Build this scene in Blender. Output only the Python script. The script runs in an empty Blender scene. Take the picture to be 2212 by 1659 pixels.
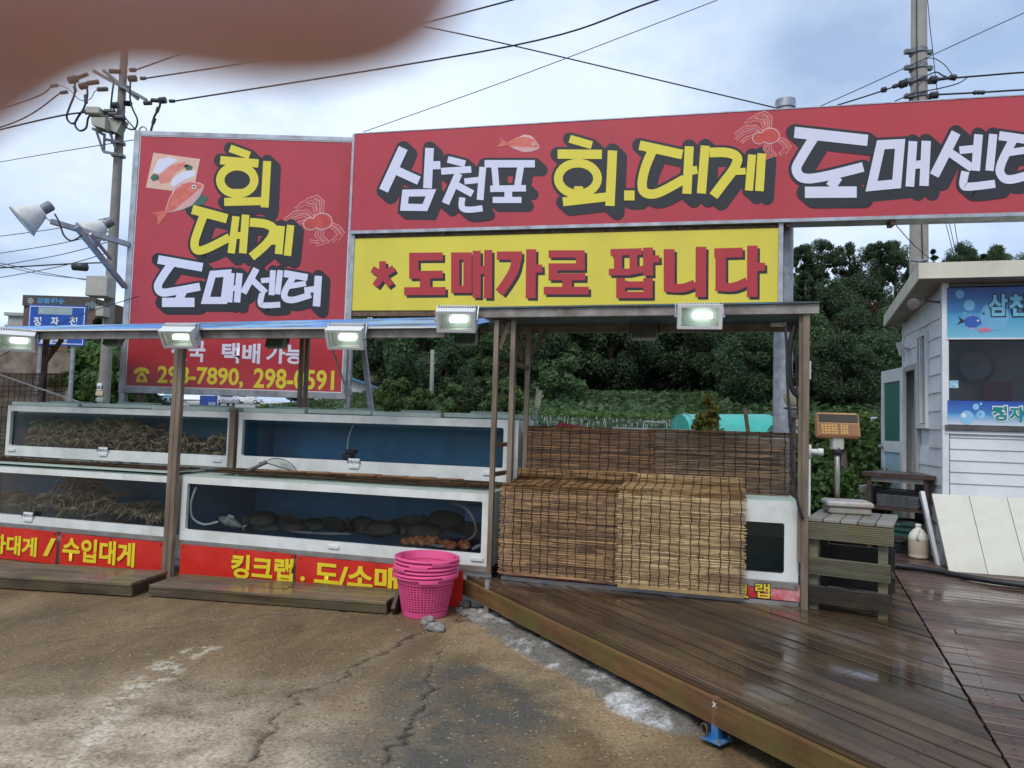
import bpy, math, random
import numpy as np
from mathutils import Vector, Matrix
R = math.radians
random.seed(7)
rng = np.random.default_rng(7)
scene = bpy.context.scene
col = scene.collection

# ------------------------------------------------------------------ camera
FPX, EYE, PITCH, ROLL = 1550.0, 1.55, R(3.3), 0.031          # focal length in pixels of a 2212 px wide frame
fw = np.array([0, math.cos(PITCH), math.sin(PITCH)])
u0 = np.array([0, -math.sin(PITCH), math.cos(PITCH)])
UPV = math.cos(ROLL) * u0 - math.sin(ROLL) * np.array([1., 0, 0])
RTV = math.cos(ROLL) * np.array([1., 0, 0]) + math.sin(ROLL) * u0
CAM = np.array([0, 0, EYE])
cd = bpy.data.cameras.new("camera")
cam = bpy.data.objects.new("camera", cd)
col.objects.link(cam)
cam.matrix_world = Matrix(((RTV[0], UPV[0], -fw[0], 0), (RTV[1], UPV[1], -fw[1], 0), (RTV[2], UPV[2], -fw[2], EYE), (0, 0, 0, 1)))
cd.sensor_width = 36.0
cd.lens = 36.0 * FPX / 2212.0
cd.clip_start = 0.004
cd.clip_end = 3000
cd.dof.use_dof = True
cd.dof.focus_distance = 7.5
cd.dof.aperture_fstop = 9.0
scene.camera = cam

# ------------------------------------------------------------------ sky, sun, exposure
SUN_EL, SUN_AZ = 52.0, 205.0      # degrees; azimuth clockwise from +Y (behind the viewer)
w = bpy.data.worlds.new("World")
scene.world = w
w.use_nodes = True
nt = w.node_tree
nt.nodes.clear()
def wn(t, **k):
    n = nt.nodes.new(t)
    for a, b in k.items():
        setattr(n, a, b)
    return n
wout = wn("ShaderNodeOutputWorld"); wbg = wn("ShaderNodeBackground")
sky = wn("ShaderNodeTexSky", sky_type='NISHITA', sun_disc=False)
sky.sun_elevation = R(SUN_EL); sky.sun_rotation = R(SUN_AZ); sky.air_density = 1.0; sky.dust_density = 2.0; sky.ozone_density = 1.0
tc = wn("ShaderNodeTexCoord")
sx = wn("ShaderNodeSeparateXYZ"); nt.links.new(tc.outputs['Generated'], sx.inputs[0])
zc = wn("ShaderNodeMath", operation='MAXIMUM'); zc.inputs[1].default_value = 0.0
nt.links.new(sx.outputs[2], zc.inputs[0])
za = wn("ShaderNodeMath", operation='ADD'); za.inputs[1].default_value = 0.28
nt.links.new(zc.outputs[0], za.inputs[0])
dv = wn("ShaderNodeVectorMath", operation='DIVIDE'); cz = wn("ShaderNodeCombineXYZ")
for i in range(3): nt.links.new(za.outputs[0], cz.inputs[i])
nt.links.new(tc.outputs['Generated'], dv.inputs[0]); nt.links.new(cz.outputs[0], dv.inputs[1])
n1 = wn("ShaderNodeTexNoise"); n1.inputs['Scale'].default_value = 1.35; n1.inputs['Detail'].default_value = 7; n1.inputs['Roughness'].default_value = 0.56; n1.inputs['Distortion'].default_value = 0.25
n2 = wn("ShaderNodeTexNoise"); n2.inputs['Scale'].default_value = 0.8; n2.inputs['Detail'].default_value = 4
mp = wn("ShaderNodeMapping"); mp.inputs['Location'].default_value = (3.1, 1.4, 0.6)
nt.links.new(dv.outputs[0], mp.inputs[0])
nt.links.new(mp.outputs[0], n1.inputs['Vector']); nt.links.new(mp.outputs[0], n2.inputs['Vector'])
cr = wn("ShaderNodeValToRGB")
cr.color_ramp.elements[0].position = 0.36; cr.color_ramp.elements[0].color = (4.3, 5.8, 8.5, 1)
cr.color_ramp.elements[1].position = 0.64; cr.color_ramp.elements[1].color = (9.2, 10.6, 12.8, 1)
nt.links.new(n1.outputs['Fac'], cr.inputs[0])
mr = wn("ShaderNodeMapRange"); mr.inputs['From Min'].default_value = 0.3; mr.inputs['From Max'].default_value = 0.65; mr.inputs['To Min'].default_value = 0.72; mr.inputs['To Max'].default_value = 1.0
nt.links.new(n2.outputs['Fac'], mr.inputs['Value'])
mx = wn("ShaderNodeMix", data_type='RGBA')
nt.links.new(mr.outputs[0], mx.inputs['Factor']); nt.links.new(sky.outputs[0], mx.inputs[6]); nt.links.new(cr.outputs[0], mx.inputs[7])
nt.links.new(mx.outputs[2], wbg.inputs['Color'])
wbg.inputs['Strength'].default_value = 0.08
nt.links.new(wbg.outputs[0], wout.inputs['Surface'])

sd = bpy.data.lights.new("sun", 'SUN'); sd.energy = 1.5; sd.angle = R(22); sd.color = (1.0, 0.97, 0.92)
so = bpy.data.objects.new("sun", sd); col.objects.link(so)
_d = Vector((math.sin(R(SUN_AZ)) * math.cos(R(SUN_EL)), math.cos(R(SUN_AZ)) * math.cos(R(SUN_EL)), math.sin(R(SUN_EL))))
so.rotation_euler = _d.to_track_quat('Z', 'Y').to_euler(); so.location = _d * 30
vs = scene.view_settings
vs.view_transform = 'Standard'; vs.look = 'None'; vs.exposure = 0.38; vs.gamma = 1.0; vs.use_curve_mapping = False
scene.render.engine = 'CYCLES'
scene.cycles.use_denoising = True
scene.cycles.max_bounces = 6; scene.cycles.transparent_max_bounces = 16; scene.cycles.diffuse_bounces = 3
scene.cycles.caustics_reflective = False; scene.cycles.caustics_refractive = False

# ------------------------------------------------------------------ geometry of the place
def ray(u, v): return fw + RTV * ((u - 1106) / FPX) + UPV * ((829.5 - v) / FPX)
def gz(u, v, z=0.0): d = ray(u, v); return Vector(CAM + d * ((z - EYE) / d[2]))
def gy(u, v, y): d = ray(u, v); return Vector(CAM + d * (y / d[1]))
def gp(u, v, P, n):
    d = ray(u, v); n = np.array(n, float); return Vector(CAM + d * (np.dot(np.array(P) - CAM, n) / np.dot(d, n)))
A0 = gz(372, 1245, 0)                                  # foot of the stall's front post
TH = R(16)
EX = Vector((math.cos(TH), -math.sin(TH), 0)); EY = Vector((math.sin(TH), math.cos(TH), 0)); EZ = Vector((0, 0, 1))
def L(s, t, z): return A0 + EX * s + EY * t + EZ * z    # stall frame: along the front, back, up
STALL = Matrix(((EX.x, EY.x, 0, A0.x), (EX.y, EY.y, 0, A0.y), (0, 0, 1, 0), (0, 0, 0, 1)))
def inS(P): q = Vector(P) - A0; return Vector((q.dot(EX), q.dot(EY), q.z))
def S(u, v, t): return inS(gp(u, v, A0 + EY * t, EY))
ZD = 0.26                                              # deck height

# ------------------------------------------------------------------ mesh helpers
ORG = {}
def _link(o):
    col.objects.link(o); return o
def tag(o, label=None, cat=None, group=None, kind=None):
    if label: o["label"] = label
    if cat: o["category"] = cat
    if group: o["group"] = group
    if kind: o["kind"] = kind
    return o
def thing(name, label, cat, loc=(0, 0, 0), group=None, rot=(0, 0, 0)):
    o = bpy.data.objects.new(name, None); o.empty_display_size = 0.1
    o.location = loc; o.rotation_euler = rot
    _link(o); ORG[o.name] = Vector(loc)
    return tag(o, label, cat, group)
class MB:
    def __init__(self, T=None):
        self.v = []; self.f = []; self.T = T; self.mi = []; self.m = 0
    def _add(self, vs, fs):
        b = len(self.v)
        if self.T is not None: vs = [self.T @ Vector(p) for p in vs]
        self.v.extend([tuple(p) for p in vs]); self.f.extend([tuple(i + b for i in f) for f in fs]); self.mi.extend([self.m] * len(fs))
        return self
    def box(self, x0, x1, y0, y1, z0, z1, b=0.0):
        if b > 0:
            return self.cbox(x0, x1, y0, y1, z0, z1, b)
        return self._add([(x0,y0,z0),(x1,y0,z0),(x1,y1,z0),(x0,y1,z0),(x0,y0,z1),(x1,y0,z1),(x1,y1,z1),(x0,y1,z1)],
                  [(0,3,2,1),(4,5,6,7),(0,1,5,4),(1,2,6,5),(2,3,7,6),(3,0,4,7)])
    def cbox(self, x0, x1, y0, y1, z0, z1, b):
        # box with chamfered vertical and horizontal edges (convex hull of three inset slabs)
        vs = []
        for (z, i) in ((z0, b), (z0 + b, 0), (z1 - b, 0), (z1, b)):
            vs += [(x0+i+b, y0+i, z), (x1-i-b, y0+i, z), (x1-i, y0+i+b, z), (x1-i, y1-i-b, z), (x1-i-b, y1-i, z), (x0+i+b, y1-i, z), (x0+i, y1-i-b, z), (x0+i, y0+i+b, z)]
        fs = [tuple(range(7, -1, -1)), tuple(range(24, 32))]
        for r in range(3):
            for k in range(8):
                fs.append((r*8+k, r*8+(k+1)%8, r*8+8+(k+1)%8, r*8+8+k))
        return self._add(vs, fs)
    def bar(self, a, b, w, h, up=(0, 0, 1), roll=0):
        a, b = Vector(a), Vector(b); d = (b - a)
        if d.length < 1e-6: return self
        d.normalize(); up = Vector(up)
        if abs(d.dot(up)) > 0.99: up = Vector((0, 1, 0))
        x = d.cross(up).normalized(); y = x.cross(d).normalized()
        if roll:
            q = Matrix.Rotation(roll, 3, d); x = q @ x; y = q @ y
        vs = []
        for p in (a, b):
            for (i, j) in ((-1, -1), (1, -1), (1, 1), (-1, 1)): vs.append(p + x * (i * w / 2) + y * (j * h / 2))
        return self._add(vs, [(3,2,1,0),(4,5,6,7),(0,1,5,4),(1,2,6,5),(2,3,7,6),(3,0,4,7)])
    def tube(self, pts, r, n=8, cap=True, r2=None):
        pts = [Vector(p) for p in pts]; m = len(pts)
        rs = r if isinstance(r, (list, tuple)) else ([r] * m if r2 is None else [r + (r2 - r) * i / (m - 1) for i in range(m)])
        vs = []; prev = None
        for i, p in enumerate(pts):
            d = (pts[min(i + 1, m - 1)] - pts[max(i - 1, 0)])
            if d.length < 1e-9: d = Vector((0, 0, 1))
            d.normalize()
            if prev is None:
                up = Vector((0, 0, 1)) if abs(d.z) < 0.95 else Vector((1, 0, 0)); x = d.cross(up).normalized()
            else:
                x = (prev - d * prev.dot(d))
                x = x.normalized() if x.length > 1e-6 else d.orthogonal().normalized()
            prev = x; y = d.cross(x)
            for k in range(n):
                a = 2 * math.pi * k / n; vs.append(p + (x * math.cos(a) + y * math.sin(a)) * rs[i])
        fs = []
        for i in range(m - 1):
            for k in range(n): fs.append((i*n+k, i*n+(k+1)%n, (i+1)*n+(k+1)%n, (i+1)*n+k))
        if cap: fs.append(tuple(range(n-1, -1, -1))); fs.append(tuple(range((m-1)*n, m*n)))
        return self._add(vs, fs)
    def lathe(self, prof, c=(0, 0, 0), n=24, cap=True, axis=None):
        vs = []; c = Vector(c); Q = Matrix.Identity(3)
        if axis is not None: Q = Vector(axis).normalized().to_track_quat('Z', 'Y').to_matrix()
        for (r, z) in prof:
            for k in range(n):
                a = 2 * math.pi * k / n; vs.append(c + Q @ Vector((r * math.cos(a), r * math.sin(a), z)))
        m = len(prof); fs = []
        for i in range(m - 1):
            for k in range(n): fs.append((i*n+k, i*n+(k+1)%n, (i+1)*n+(k+1)%n, (i+1)*n+k))
        if cap: fs.append(tuple(range(n-1, -1, -1))); fs.append(tuple(range((m-1)*n, m*n)))
        return self._add(vs, fs)
    def prism(self, poly, d):
        # poly: list of 3D points, extruded by vector d
        poly = [Vector(p) for p in poly]; n = len(poly); d = Vector(d)
        return self._add(poly + [p + d for p in poly], [tuple(range(n-1, -1, -1)), tuple(range(n, 2*n))] + [(i, (i+1)%n, n+(i+1)%n, n+i) for i in range(n)])
    def quad(self, *p): return self._add(p, [tuple(range(len(p)))])
    def ell(self, c, r, n=12, m=8, Q=None):
        c = Vector(c); vs = []; fs = []
        for i in range(m + 1):
            a = math.pi * i / m
            for k in range(n):
                b = 2 * math.pi * k / n; p = Vector((r[0]*math.sin(a)*math.cos(b), r[1]*math.sin(a)*math.sin(b), r[2]*math.cos(a)))
                if Q is not None: p = Q @ p
                vs.append(c + p)
        for i in range(m):
            for k in range(n): fs.append((i*n+k, (i+1)*n+k, (i+1)*n+(k+1)%n, i*n+(k+1)%n))
        return self._add(vs, fs)
    def mesh(self, name, org, mats, smooth):
        me = bpy.data.meshes.new(name)
        o = Vector(org)
        me.from_pydata([(p[0]-o.x, p[1]-o.y, p[2]-o.z) for p in self.v], [], self.f)
        for m in (mats if isinstance(mats, (list, tuple)) else [mats]): me.materials.append(m)
        if isinstance(mats, (list, tuple)): me.polygons.foreach_set("material_index", self.mi)
        if smooth:
            if smooth is True: me.polygons.foreach_set("use_smooth", [True] * len(me.polygons))
            else: me.shade_smooth() if False else me.polygons.foreach_set("use_smooth", [True] * len(me.polygons)); 
            if smooth is not True:
                try: me.set_sharp_from_angle(angle=R(smooth))
                except Exception: pass
        me.update()
        return me
    def build(self, name, mats, parent=None, smooth=False, label=None, cat=None, group=None, kind=None, org=None, fixn=True):
        if parent is not None: o_ = ORG[parent.name]
        elif org is not None: o_ = Vector(org)
        else:
            a = np.array(self.v); o_ = Vector((float((a[:,0].min()+a[:,0].max())/2), float((a[:,1].min()+a[:,1].max())/2), float(a[:,2].min())))
        me = self.mesh(name, o_, mats, smooth)
        ob = bpy.data.objects.new(name, me); _link(ob)
        if parent is not None: ob.parent = parent
        else: ob.location = o_
        ORG[ob.name] = Vector(o_)
        return tag(ob, label, cat, group, kind)
def copy_tree(o, parent=None, loc=None, rot=None, sc=None):
    c = o.copy(); _link(c); c.parent = parent
    if loc is not None: c.location = loc
    if rot is not None: c.rotation_euler = rot
    if sc is not None: c.scale = sc
    for ch in [k for k in bpy.data.objects if k.parent == o]: copy_tree(ch, c)
    return c
def children_map(o): return [k for k in bpy.data.objects if k.parent == o]
def fastmesh(name, V, F, mat, smooth=False):
    """V (n,3) array, F (m,k) int array"""
    me = bpy.data.meshes.new(name)
    V = np.asarray(V, dtype=np.float32); F = np.asarray(F, dtype=np.int32); k = F.shape[1]
    me.vertices.add(len(V)); me.vertices.foreach_set("co", V.ravel())
    me.loops.add(F.size); me.loops.foreach_set("vertex_index", F.ravel())
    me.polygons.add(len(F)); me.polygons.foreach_set("loop_start", np.arange(0, F.size, k, dtype=np.int32))
    if smooth: me.polygons.foreach_set("use_smooth", np.ones(len(F), dtype=bool))
    me.update(calc_edges=True); me.materials.append(mat); me.validate()
    return me
def curve_pts(P, n=8):
    """Catmull-Rom through points"""
    P = [Vector(p) for p in P]; out = []
    for i in range(len(P) - 1):
        p0 = P[max(i-1, 0)]; p1 = P[i]; p2 = P[i+1]; p3 = P[min(i+2, len(P)-1)]
        for k in range(n):
            t = k / n
            out.append(0.5 * ((2*p1) + (p2-p0)*t + (2*p0-5*p1+4*p2-p3)*t*t + (3*p1-p0-3*p2+p3)*t*t*t))
    out.append(P[-1]); return out
def sag(a, b, s, n=24):
    a, b = Vector(a), Vector(b)
    return [a.lerp(b, i/n) - Vector((0, 0, s * 4 * (i/n) * (1 - i/n))) for i in range(n + 1)]

# ------------------------------------------------------------------ materials
MATS = {}
class NB:
    def __init__(s, name):
        s.m = bpy.data.materials.new(name); s.m.use_nodes = True; s.t = s.m.node_tree
        s.b = s.t.nodes["Principled BSDF"]; s.o = s.t.nodes["Material Output"]
    def n(s, t, **k):
        x = s.t.nodes.new(t)
        for a, b in k.items(): setattr(x, a, b)
        return x
    def l(s, a, b): s.t.links.new(a, b)
    def co(s, sc=(1, 1, 1), kind='Object', rot=(0, 0, 0), loc=(0, 0, 0)):
        c = s.n("ShaderNodeTexCoord") if kind in ('Object', 'Generated') else s.n("ShaderNodeNewGeometry")
        m = s.n("ShaderNodeMapping"); m.inputs['Scale'].default_value = sc; m.inputs['Rotation'].default_value = rot; m.inputs['Location'].default_value = loc
        s.l(c.outputs[kind], m.inputs[0]); return m.outputs[0]
    def noise(s, vec, scale, det=5, rough=0.55, dist=0):
        x = s.n("ShaderNodeTexNoise"); x.inputs['Scale'].default_value = scale; x.inputs['Detail'].default_value = det; x.inputs['Roughness'].default_value = rough; x.inputs['Distortion'].default_value = dist
        if vec is not None: s.l(vec, x.inputs['Vector'])
        return x.outputs['Fac']
    def ramp(s, fac, p0, c0, p1, c1):
        x = s.n("ShaderNodeValToRGB"); e = x.color_ramp.elements
        e[0].position = p0; e[0].color = (*c0, 1) if len(c0) == 3 else c0; e[1].position = p1; e[1].color = (*c1, 1) if len(c1) == 3 else c1
        s.l(fac, x.inputs[0]); return x.outputs[0]
    def mr(s, fac, a, b, c, d):
        x = s.n("ShaderNodeMapRange"); 
        for i, q in zip((1, 2, 3, 4), (a, b, c, d)): x.inputs[i].default_value = q
        s.l(fac, x.inputs[0]); return x.outputs[0]
    def mix(s, fac, a, b, bt='MIX'):
        x = s.n("ShaderNodeMix", data_type='RGBA'); x.blend_type = bt
        for inp, q in ((x.inputs[0], fac), (x.inputs[6], a), (x.inputs[7], b)):
            if isinstance(q, (int, float)): inp.default_value = q
            elif isinstance(q, tuple): inp.default_value = (*q, 1) if len(q) == 3 else q
            else: s.l(q, inp)
        return x.outputs[2]
    def math(s, op, a, b):
        x = s.n("ShaderNodeMath", operation=op)
        for i, q in enumerate((a, b)):
            if isinstance(q, (int, float)): x.inputs[i].default_value = q
            else: s.l(q, x.inputs[i])
        return x.outputs[0]
    def bump(s, h, strength=0.3, dist=0.01):
        x = s.n("ShaderNodeBump"); x.inputs['Strength'].default_value = strength; x.inputs['Distance'].default_value = dist
        s.l(h, x.inputs['Height']); s.l(x.outputs[0], s.b.inputs['Normal'])
    def set(s, **k):
        for a, q in k.items():
            inp = s.b.inputs[a.replace('_', ' ')]
            if isinstance(q, (int, float)): inp.default_value = q
            elif isinstance(q, tuple): inp.default_value = (*q, 1) if len(q) == 3 else q
            else: s.l(q, inp)
        return s
def mat(name, c1, c2=None, scale=6, rough=0.6, rough2=None, metal=0.0, bump=0.0, bscale=60, stretch=(1, 1, 1), p=(0.35, 0.65), dirt=None, dirt_amt=0.4, dscale=2.5, spec=None, island=0.0, kind='Object', emit=None, es=1.0):
    if name in MATS: return MATS[name]
    N = NB(name); v = N.co(stretch, kind); c2 = c2 or tuple(x * 0.8 for x in c1)
    f = N.noise(v, scale, 6)
    cl = N.ramp(f, p[0], c2, p[1], c1)
    if dirt is not None:
        g = N.noise(N.co((1, 1, 1), kind), dscale, 8, 0.65)
        cl = N.mix(N.math('MULTIPLY', N.mr(g, 0.45, 0.7, 0, 1), dirt_amt), cl, dirt)
    if island > 0:
        gi = N.n("ShaderNodeNewGeometry"); k = N.mr(gi.outputs['Random Per Island'], 0, 1, 1 - island, 1 + island)
        hs = N.n("ShaderNodeHueSaturation"); N.l(k, hs.inputs['Value']); N.l(cl, hs.inputs['Color']); cl = hs.outputs[0]
    N.set(Base_Color=cl, Metallic=metal)
    if rough2 is not None: N.set(Roughness=N.mr(N.noise(v, scale * 1.7, 5), 0.35, 0.65, rough2, rough))
    else: N.set(Roughness=rough)
    if spec is not None: N.set(Specular_IOR_Level=spec)
    if bump: N.bump(N.noise(v, bscale, 6), bump)
    if emit: N.set(Emission_Color=emit, Emission_Strength=es)
    MATS[name] = N.m
    return N.m
# ------------------------------------------------------------------ SETTING
def sstep(a, b, x):
    t = np.clip((x - a) / (b - a), 0, 1); return t * t * (3 - 2 * t)
def terr(x, y):
    x = np.asarray(x, float); y = np.asarray(y, float)
    base = -0.12 + 1.72 * sstep(10, 31, y) + 0.5 * sstep(34, 75, y) + 1.9 * sstep(75, 125, y)
    right = sstep(-30, 2, x + 0.06 * (y - 60))
    bank = right * (1.6 * sstep(47, 58, y) + 15.0 * sstep(58, 108, y) + 8 * sstep(108, 190, y))
    return base + bank + 0.25 * np.sin(x * 0.21 + 1) * np.sin(y * 0.17) * sstep(20, 50, y)

# --- ground sheet reaching the horizon
gx = np.concatenate([np.linspace(-1500, -160, 14), np.linspace(-150, 150, 121), np.linspace(160, 1500, 14)])
gyy = np.concatenate([np.linspace(-300, -12, 6), np.linspace(-10, 200, 141), np.linspace(215, 1800, 16)])
X, Y = np.meshgrid(gx, gyy); Z = terr(X, Y)
nx, ny = len(gx), len(gyy); I = np.arange(nx * ny).reshape(ny, nx)
F = np.stack([I[:-1, :-1], I[:-1, 1:], I[1:, 1:], I[1:, :-1]], -1).reshape(-1, 4)
N = NB("ground_soil"); v = N.co((1, 1, 1), 'Position')
c = N.ramp(N.noise(v, 0.25, 8, 0.6), 0.35, (0.055, 0.06, 0.022), 0.7, (0.16, 0.125, 0.075))
c = N.mix(N.mr(N.noise(v, 3.0, 6), 0.4, 0.62, 0, 1), c, (0.035, 0.065, 0.016))
N.set(Base_Color=c, Roughness=0.95); N.bump(N.noise(v, 6, 8), 0.8, 0.1)
me = fastmesh("terrain", np.stack([X, Y, Z], -1).reshape(-1, 3), F, N.m, True)
tag(_link(bpy.data.objects.new("terrain", me)), "earth and weeds rising from the lot to the wooded hill", kind="structure")

# --- concrete yard with real cracks and a mortar ridge
def q5(x, y): return gz(x * 0.9042 / 1.8228, (2250 + y * 0.9042) / 1.8228, 0)
def qd(x, y): return gz((2000 + x * 0.4973) / 1.8228, (2200 + y * 0.4973) / 1.8228, 0)
def pl(pts): return np.array([(p.x, p.y) for p in pts])
def pdist(px, py, P):
    best = np.full(px.shape, 1e9)
    for a, b in zip(P[:-1], P[1:]):
        d = b - a; l2 = max((d ** 2).sum(), 1e-9)
        t = np.clip(((px - a[0]) * d[0] + (py - a[1]) * d[1]) / l2, 0, 1)
        best = np.minimum(best, np.hypot(px - a[0] - t * d[0], py - a[1] - t * d[1]))
    return best
def vnoise(x, y, s, seed):
    r = np.random.default_rng(seed); G = r.random((64, 64)); fx = x * s; fy = y * s
    ix = np.floor(fx).astype(int); iy = np.floor(fy).astype(int); tx = fx - ix; ty = fy - iy; tx = tx*tx*(3-2*tx); ty = ty*ty*(3-2*ty)
    g = lambda i, j: G[i % 64, j % 64]
    return (g(ix, iy)*(1-tx)+g(ix+1, iy)*tx)*(1-ty) + (g(ix, iy+1)*(1-tx)+g(ix+1, iy+1)*tx)*ty
def fbm(x, y, s, seed, o=4):
    a = 0; amp = 0.5; t = 0
    for k in range(o):
        a = a + amp * vnoise(x, y, s * 2 ** k, seed + k); t += amp; amp *= 0.5
    return a / t
cr1 = pl([q5(*p) for p in [(1850,262),(1810,285),(1700,345),(1600,400),(1500,450),(1330,525),(1250,590),(1160,670),(1185,720),(1120,800),(1080,856),(1000,960)]])
cr2 = pl([q5(*p) for p in [(1925,330),(1915,365),(1885,420),(1870,460),(1895,490),(1850,570),(1800,610),(1780,690),(1700,780),(1640,870),(1600,960)]])
cr3 = pl([q5(*p) for p in [(0,335),(250,300),(450,278),(700,240),(1000,205),(1250,185),(1500,178)]])
cr4 = pl([q5(*p) for p in [(0,225),(60,205),(300,180),(420,160)]])
streak = pl([q5(*p) for p in [(865,345),(760,400),(680,450),(580,530),(480,640),(350,760),(200,900)]])
ridge = pl([qd(*p) for p in [(-160,440),(0,535),(150,630),(320,735),(600,850),(850,985),(1080,1130),(1330,1255)]])
# uneven spacing: fine near the viewer and around cracks
xs = np.concatenate([np.linspace(-70, -12, 12), np.arange(-11, -5.2, 0.12), np.arange(-5.2, -3.2, .03), np.arange(-3.2, 2.0, 0.015), np.arange(2.0, 11, 0.12), np.linspace(12, 70, 12)])
ys = np.concatenate([np.linspace(-70, -4.5, 12), np.arange(-4, 2.2, 0.2), np.arange(2.2, 6.4, 0.015), np.arange(6.4, 9.6, 0.15)])
X, Y = np.meshgrid(xs, ys)
wob = (fbm(X, Y, 7, 3) - 0.5) * 0.16 + (fbm(X, Y, 22, 33) - 0.5) * 0.05; wob2 = (fbm(X, Y, 7, 23) - 0.5) * 0.16 + (fbm(X, Y, 22, 43) - 0.5) * 0.05
Xw, Yw = X + wob, Y + wob2
def groove(P, w, dep):
    d = pdist(Xw, Yw, P); return d, dep * np.exp(-(d / w) ** 2)
d1, g1 = groove(cr1, 0.009 + 0.03*np.clip(fbm(X,Y,2.1,31)-.5,0,1), 0.018); d2, g2 = groove(cr2, 0.008 + 0.014*np.clip(fbm(X,Y,2.1,37)-.5,0,1), 0.014); d3, g3 = groove(cr3, 0.02, 0.008); d4, g4 = groove(cr4, 0.015, 0.01)
wide = 0.4 + 1.2 * fbm(X, Y, 1.3, 41)
crack = np.clip(1.0 * np.exp(-(d1 / (0.010 * wide)) ** 2) + np.exp(-(d2 / (0.008 * wide)) ** 2) + 0.35 * np.exp(-(d3 / 0.02) ** 2) + 0.3 * np.exp(-(d4 / 0.02) ** 2), 0, 1)
edge = np.clip(np.exp(-((d1 - 0.05) / 0.04) ** 2) * 0.8 + np.exp(-((d2 - 0.04) / 0.03) ** 2) * 0.5 + 0.5 * np.exp(-(d3 / 0.05) ** 2), 0, 1)
dr = pdist(X + (fbm(X, Y, 4, 8) - .5) * 0.18, Y + (fbm(X, Y, 4, 18) - .5) * 0.18, ridge)
ridgeh = 0.055 * np.clip(1 - (dr / 0.21) ** 2, 0, 1) ** 0.8
cement = sstep(0.24, 0.18, dr)
Z = -(g1 + g2 + g3 + g4) * (0.5 + fbm(X, Y, 6, 5)) + ridgeh * (0.75 + 0.5 * fbm(X, Y, 7, 77)) + (fbm(X, Y, 1.1, 11) - 0.5) * 0.015 + (fbm(X, Y, 14, 12) - 0.5) * 0.004 * (1 - cement) + cement * (fbm(X, Y, 16, 66) - .5) * 0.03
Z = Z - 0.10 * sstep(0.1, 0.5, (X - (1.5026 - 0.553 * (Y - 2.881))) * 0.87 - 0.12)          # dug-out under the deck
dry = np.clip(sstep(1.35, 0.2, np.hypot((X + 1.75) * 0.62, (Y - 2.85) * 0.66)) * 1.1, 0, 1)
strk = sstep(0.16, 0.03, pdist(X + (fbm(X, Y, 3, 9) - .5) * .25, Y, streak))
gpat = np.maximum(sstep(0.75, 0.35, np.hypot((X + 0.15) * 1.0, (Y - 4.15) * 0.9)), sstep(0.6, 0.2, np.hypot((X + 0.35) * 0.9, (Y - 3.5))))
sand = sstep(0.30, 0.1, pdist(Xw, Yw, ridge + np.array([-0.28, -0.2])))
nx, ny = len(xs), len(ys); I = np.arange(nx * ny).reshape(ny, nx)
F = np.stack([I[:-1, :-1], I[:-1, 1:], I[1:, 1:], I[1:, :-1]], -1).reshape(-1, 4)
N = NB("yard_concrete"); v = N.co((1, 1, 1), 'Position')
def attr(n):
    a = N.n("ShaderNodeAttribute"); a.attribute_name = n; return a.outputs['Fac']
big = N.noise(v, 0.9, 7, 0.6, 0.4); mid = N.noise(v, 4.0, 7, 0.65); fine = N.noise(v, 45, 6, 0.7)
vs_ = N.co((1, 0.35, 1), 'Position'); strm = N.noise(vs_, 2.2, 6, 0.6, 0.6)
c = N.ramp(strm, 0.28, (0.120, 0.078, 0.036), 0.72, (0.325, 0.220, 0.115))
c = N.mix(N.mr(big, 0.5, 0.68, 0, 0.7), c, (0.125, 0.092, 0.052))
dn = N.math('MULTIPLY', attr("dry"), N.mr(mid, 0.33, 0.6, 0.15, 1.0))
c = N.mix(dn, c, (0.62, 0.50, 0.36))
c = N.mix(N.math('MULTIPLY', attr("streak"), N.mr(N.noise(v, 9, 7, 0.7), 0.49, 0.56, 0.0, 0.9)), c, (0.68, 0.60, 0.46))
c = N.mix(N.math('MULTIPLY', attr("grey"), N.mr(mid, 0.35, 0.55, 0.3, 1.0)), c, (0.105, 0.098, 0.080))
c = N.mix(N.math('MULTIPLY', attr("sand"), N.mr(mid, 0.35, 0.6, 0.1, 0.85)), c, (0.42, 0.30, 0.165))
c = N.mix(N.math('MULTIPLY', attr("edge"), N.mr(mid, 0.4, 0.6, 0.1, 0.8)), c, (0.27, 0.215, 0.15))
cem = N.ramp(N.noise(v, 3.6, 7, 0.62), 0.50, (0.19, 0.172, 0.145), 0.63, (0.60, 0.59, 0.56))
c = N.mix(attr("cement"), c, cem)
c = N.mix(N.mr(fine, 0.38, 0.60, 0.5, 0.0), c, (0.045, 0.033, 0.018))
vo = N.n("ShaderNodeTexVoronoi"); vo.inputs['Scale'].default_value = 34; N.l(v, vo.inputs['Vector'])
grit = N.math('MULTIPLY', N.mr(vo.outputs['Distance'], 0.26, 0.18, 0, 1), N.mr(N.noise(v, 11, 4), 0.50, 0.58, 0, 0.75))
c = N.mix(grit, c, (0.46, 0.37, 0.25))
vo2 = N.n("ShaderNodeTexVoronoi"); vo2.inputs["Scale"].default_value = 26; N.l(N.co((1, 1, 1), "Position", loc=(5, 3, 0)), vo2.inputs["Vector"])
pit = N.math("MULTIPLY", N.mr(vo2.outputs["Distance"], 0.24, 0.15, 0, 1), N.mr(N.noise(v, 6, 4), 0.47, 0.56, 0, 0.8)); c = N.mix(pit, c, (0.05, 0.036, 0.02))
c = N.mix(attr("crack"), c, (0.030, 0.026, 0.02))
wet = N.mr(N.noise(v, 1.3, 6, 0.6), 0.38, 0.62, 0.42, 0.85)
N.set(Base_Color=c, Roughness=N.mix(dn, wet, (0.9, 0.9, 0.9)), Specular_IOR_Level=0.25)
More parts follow.
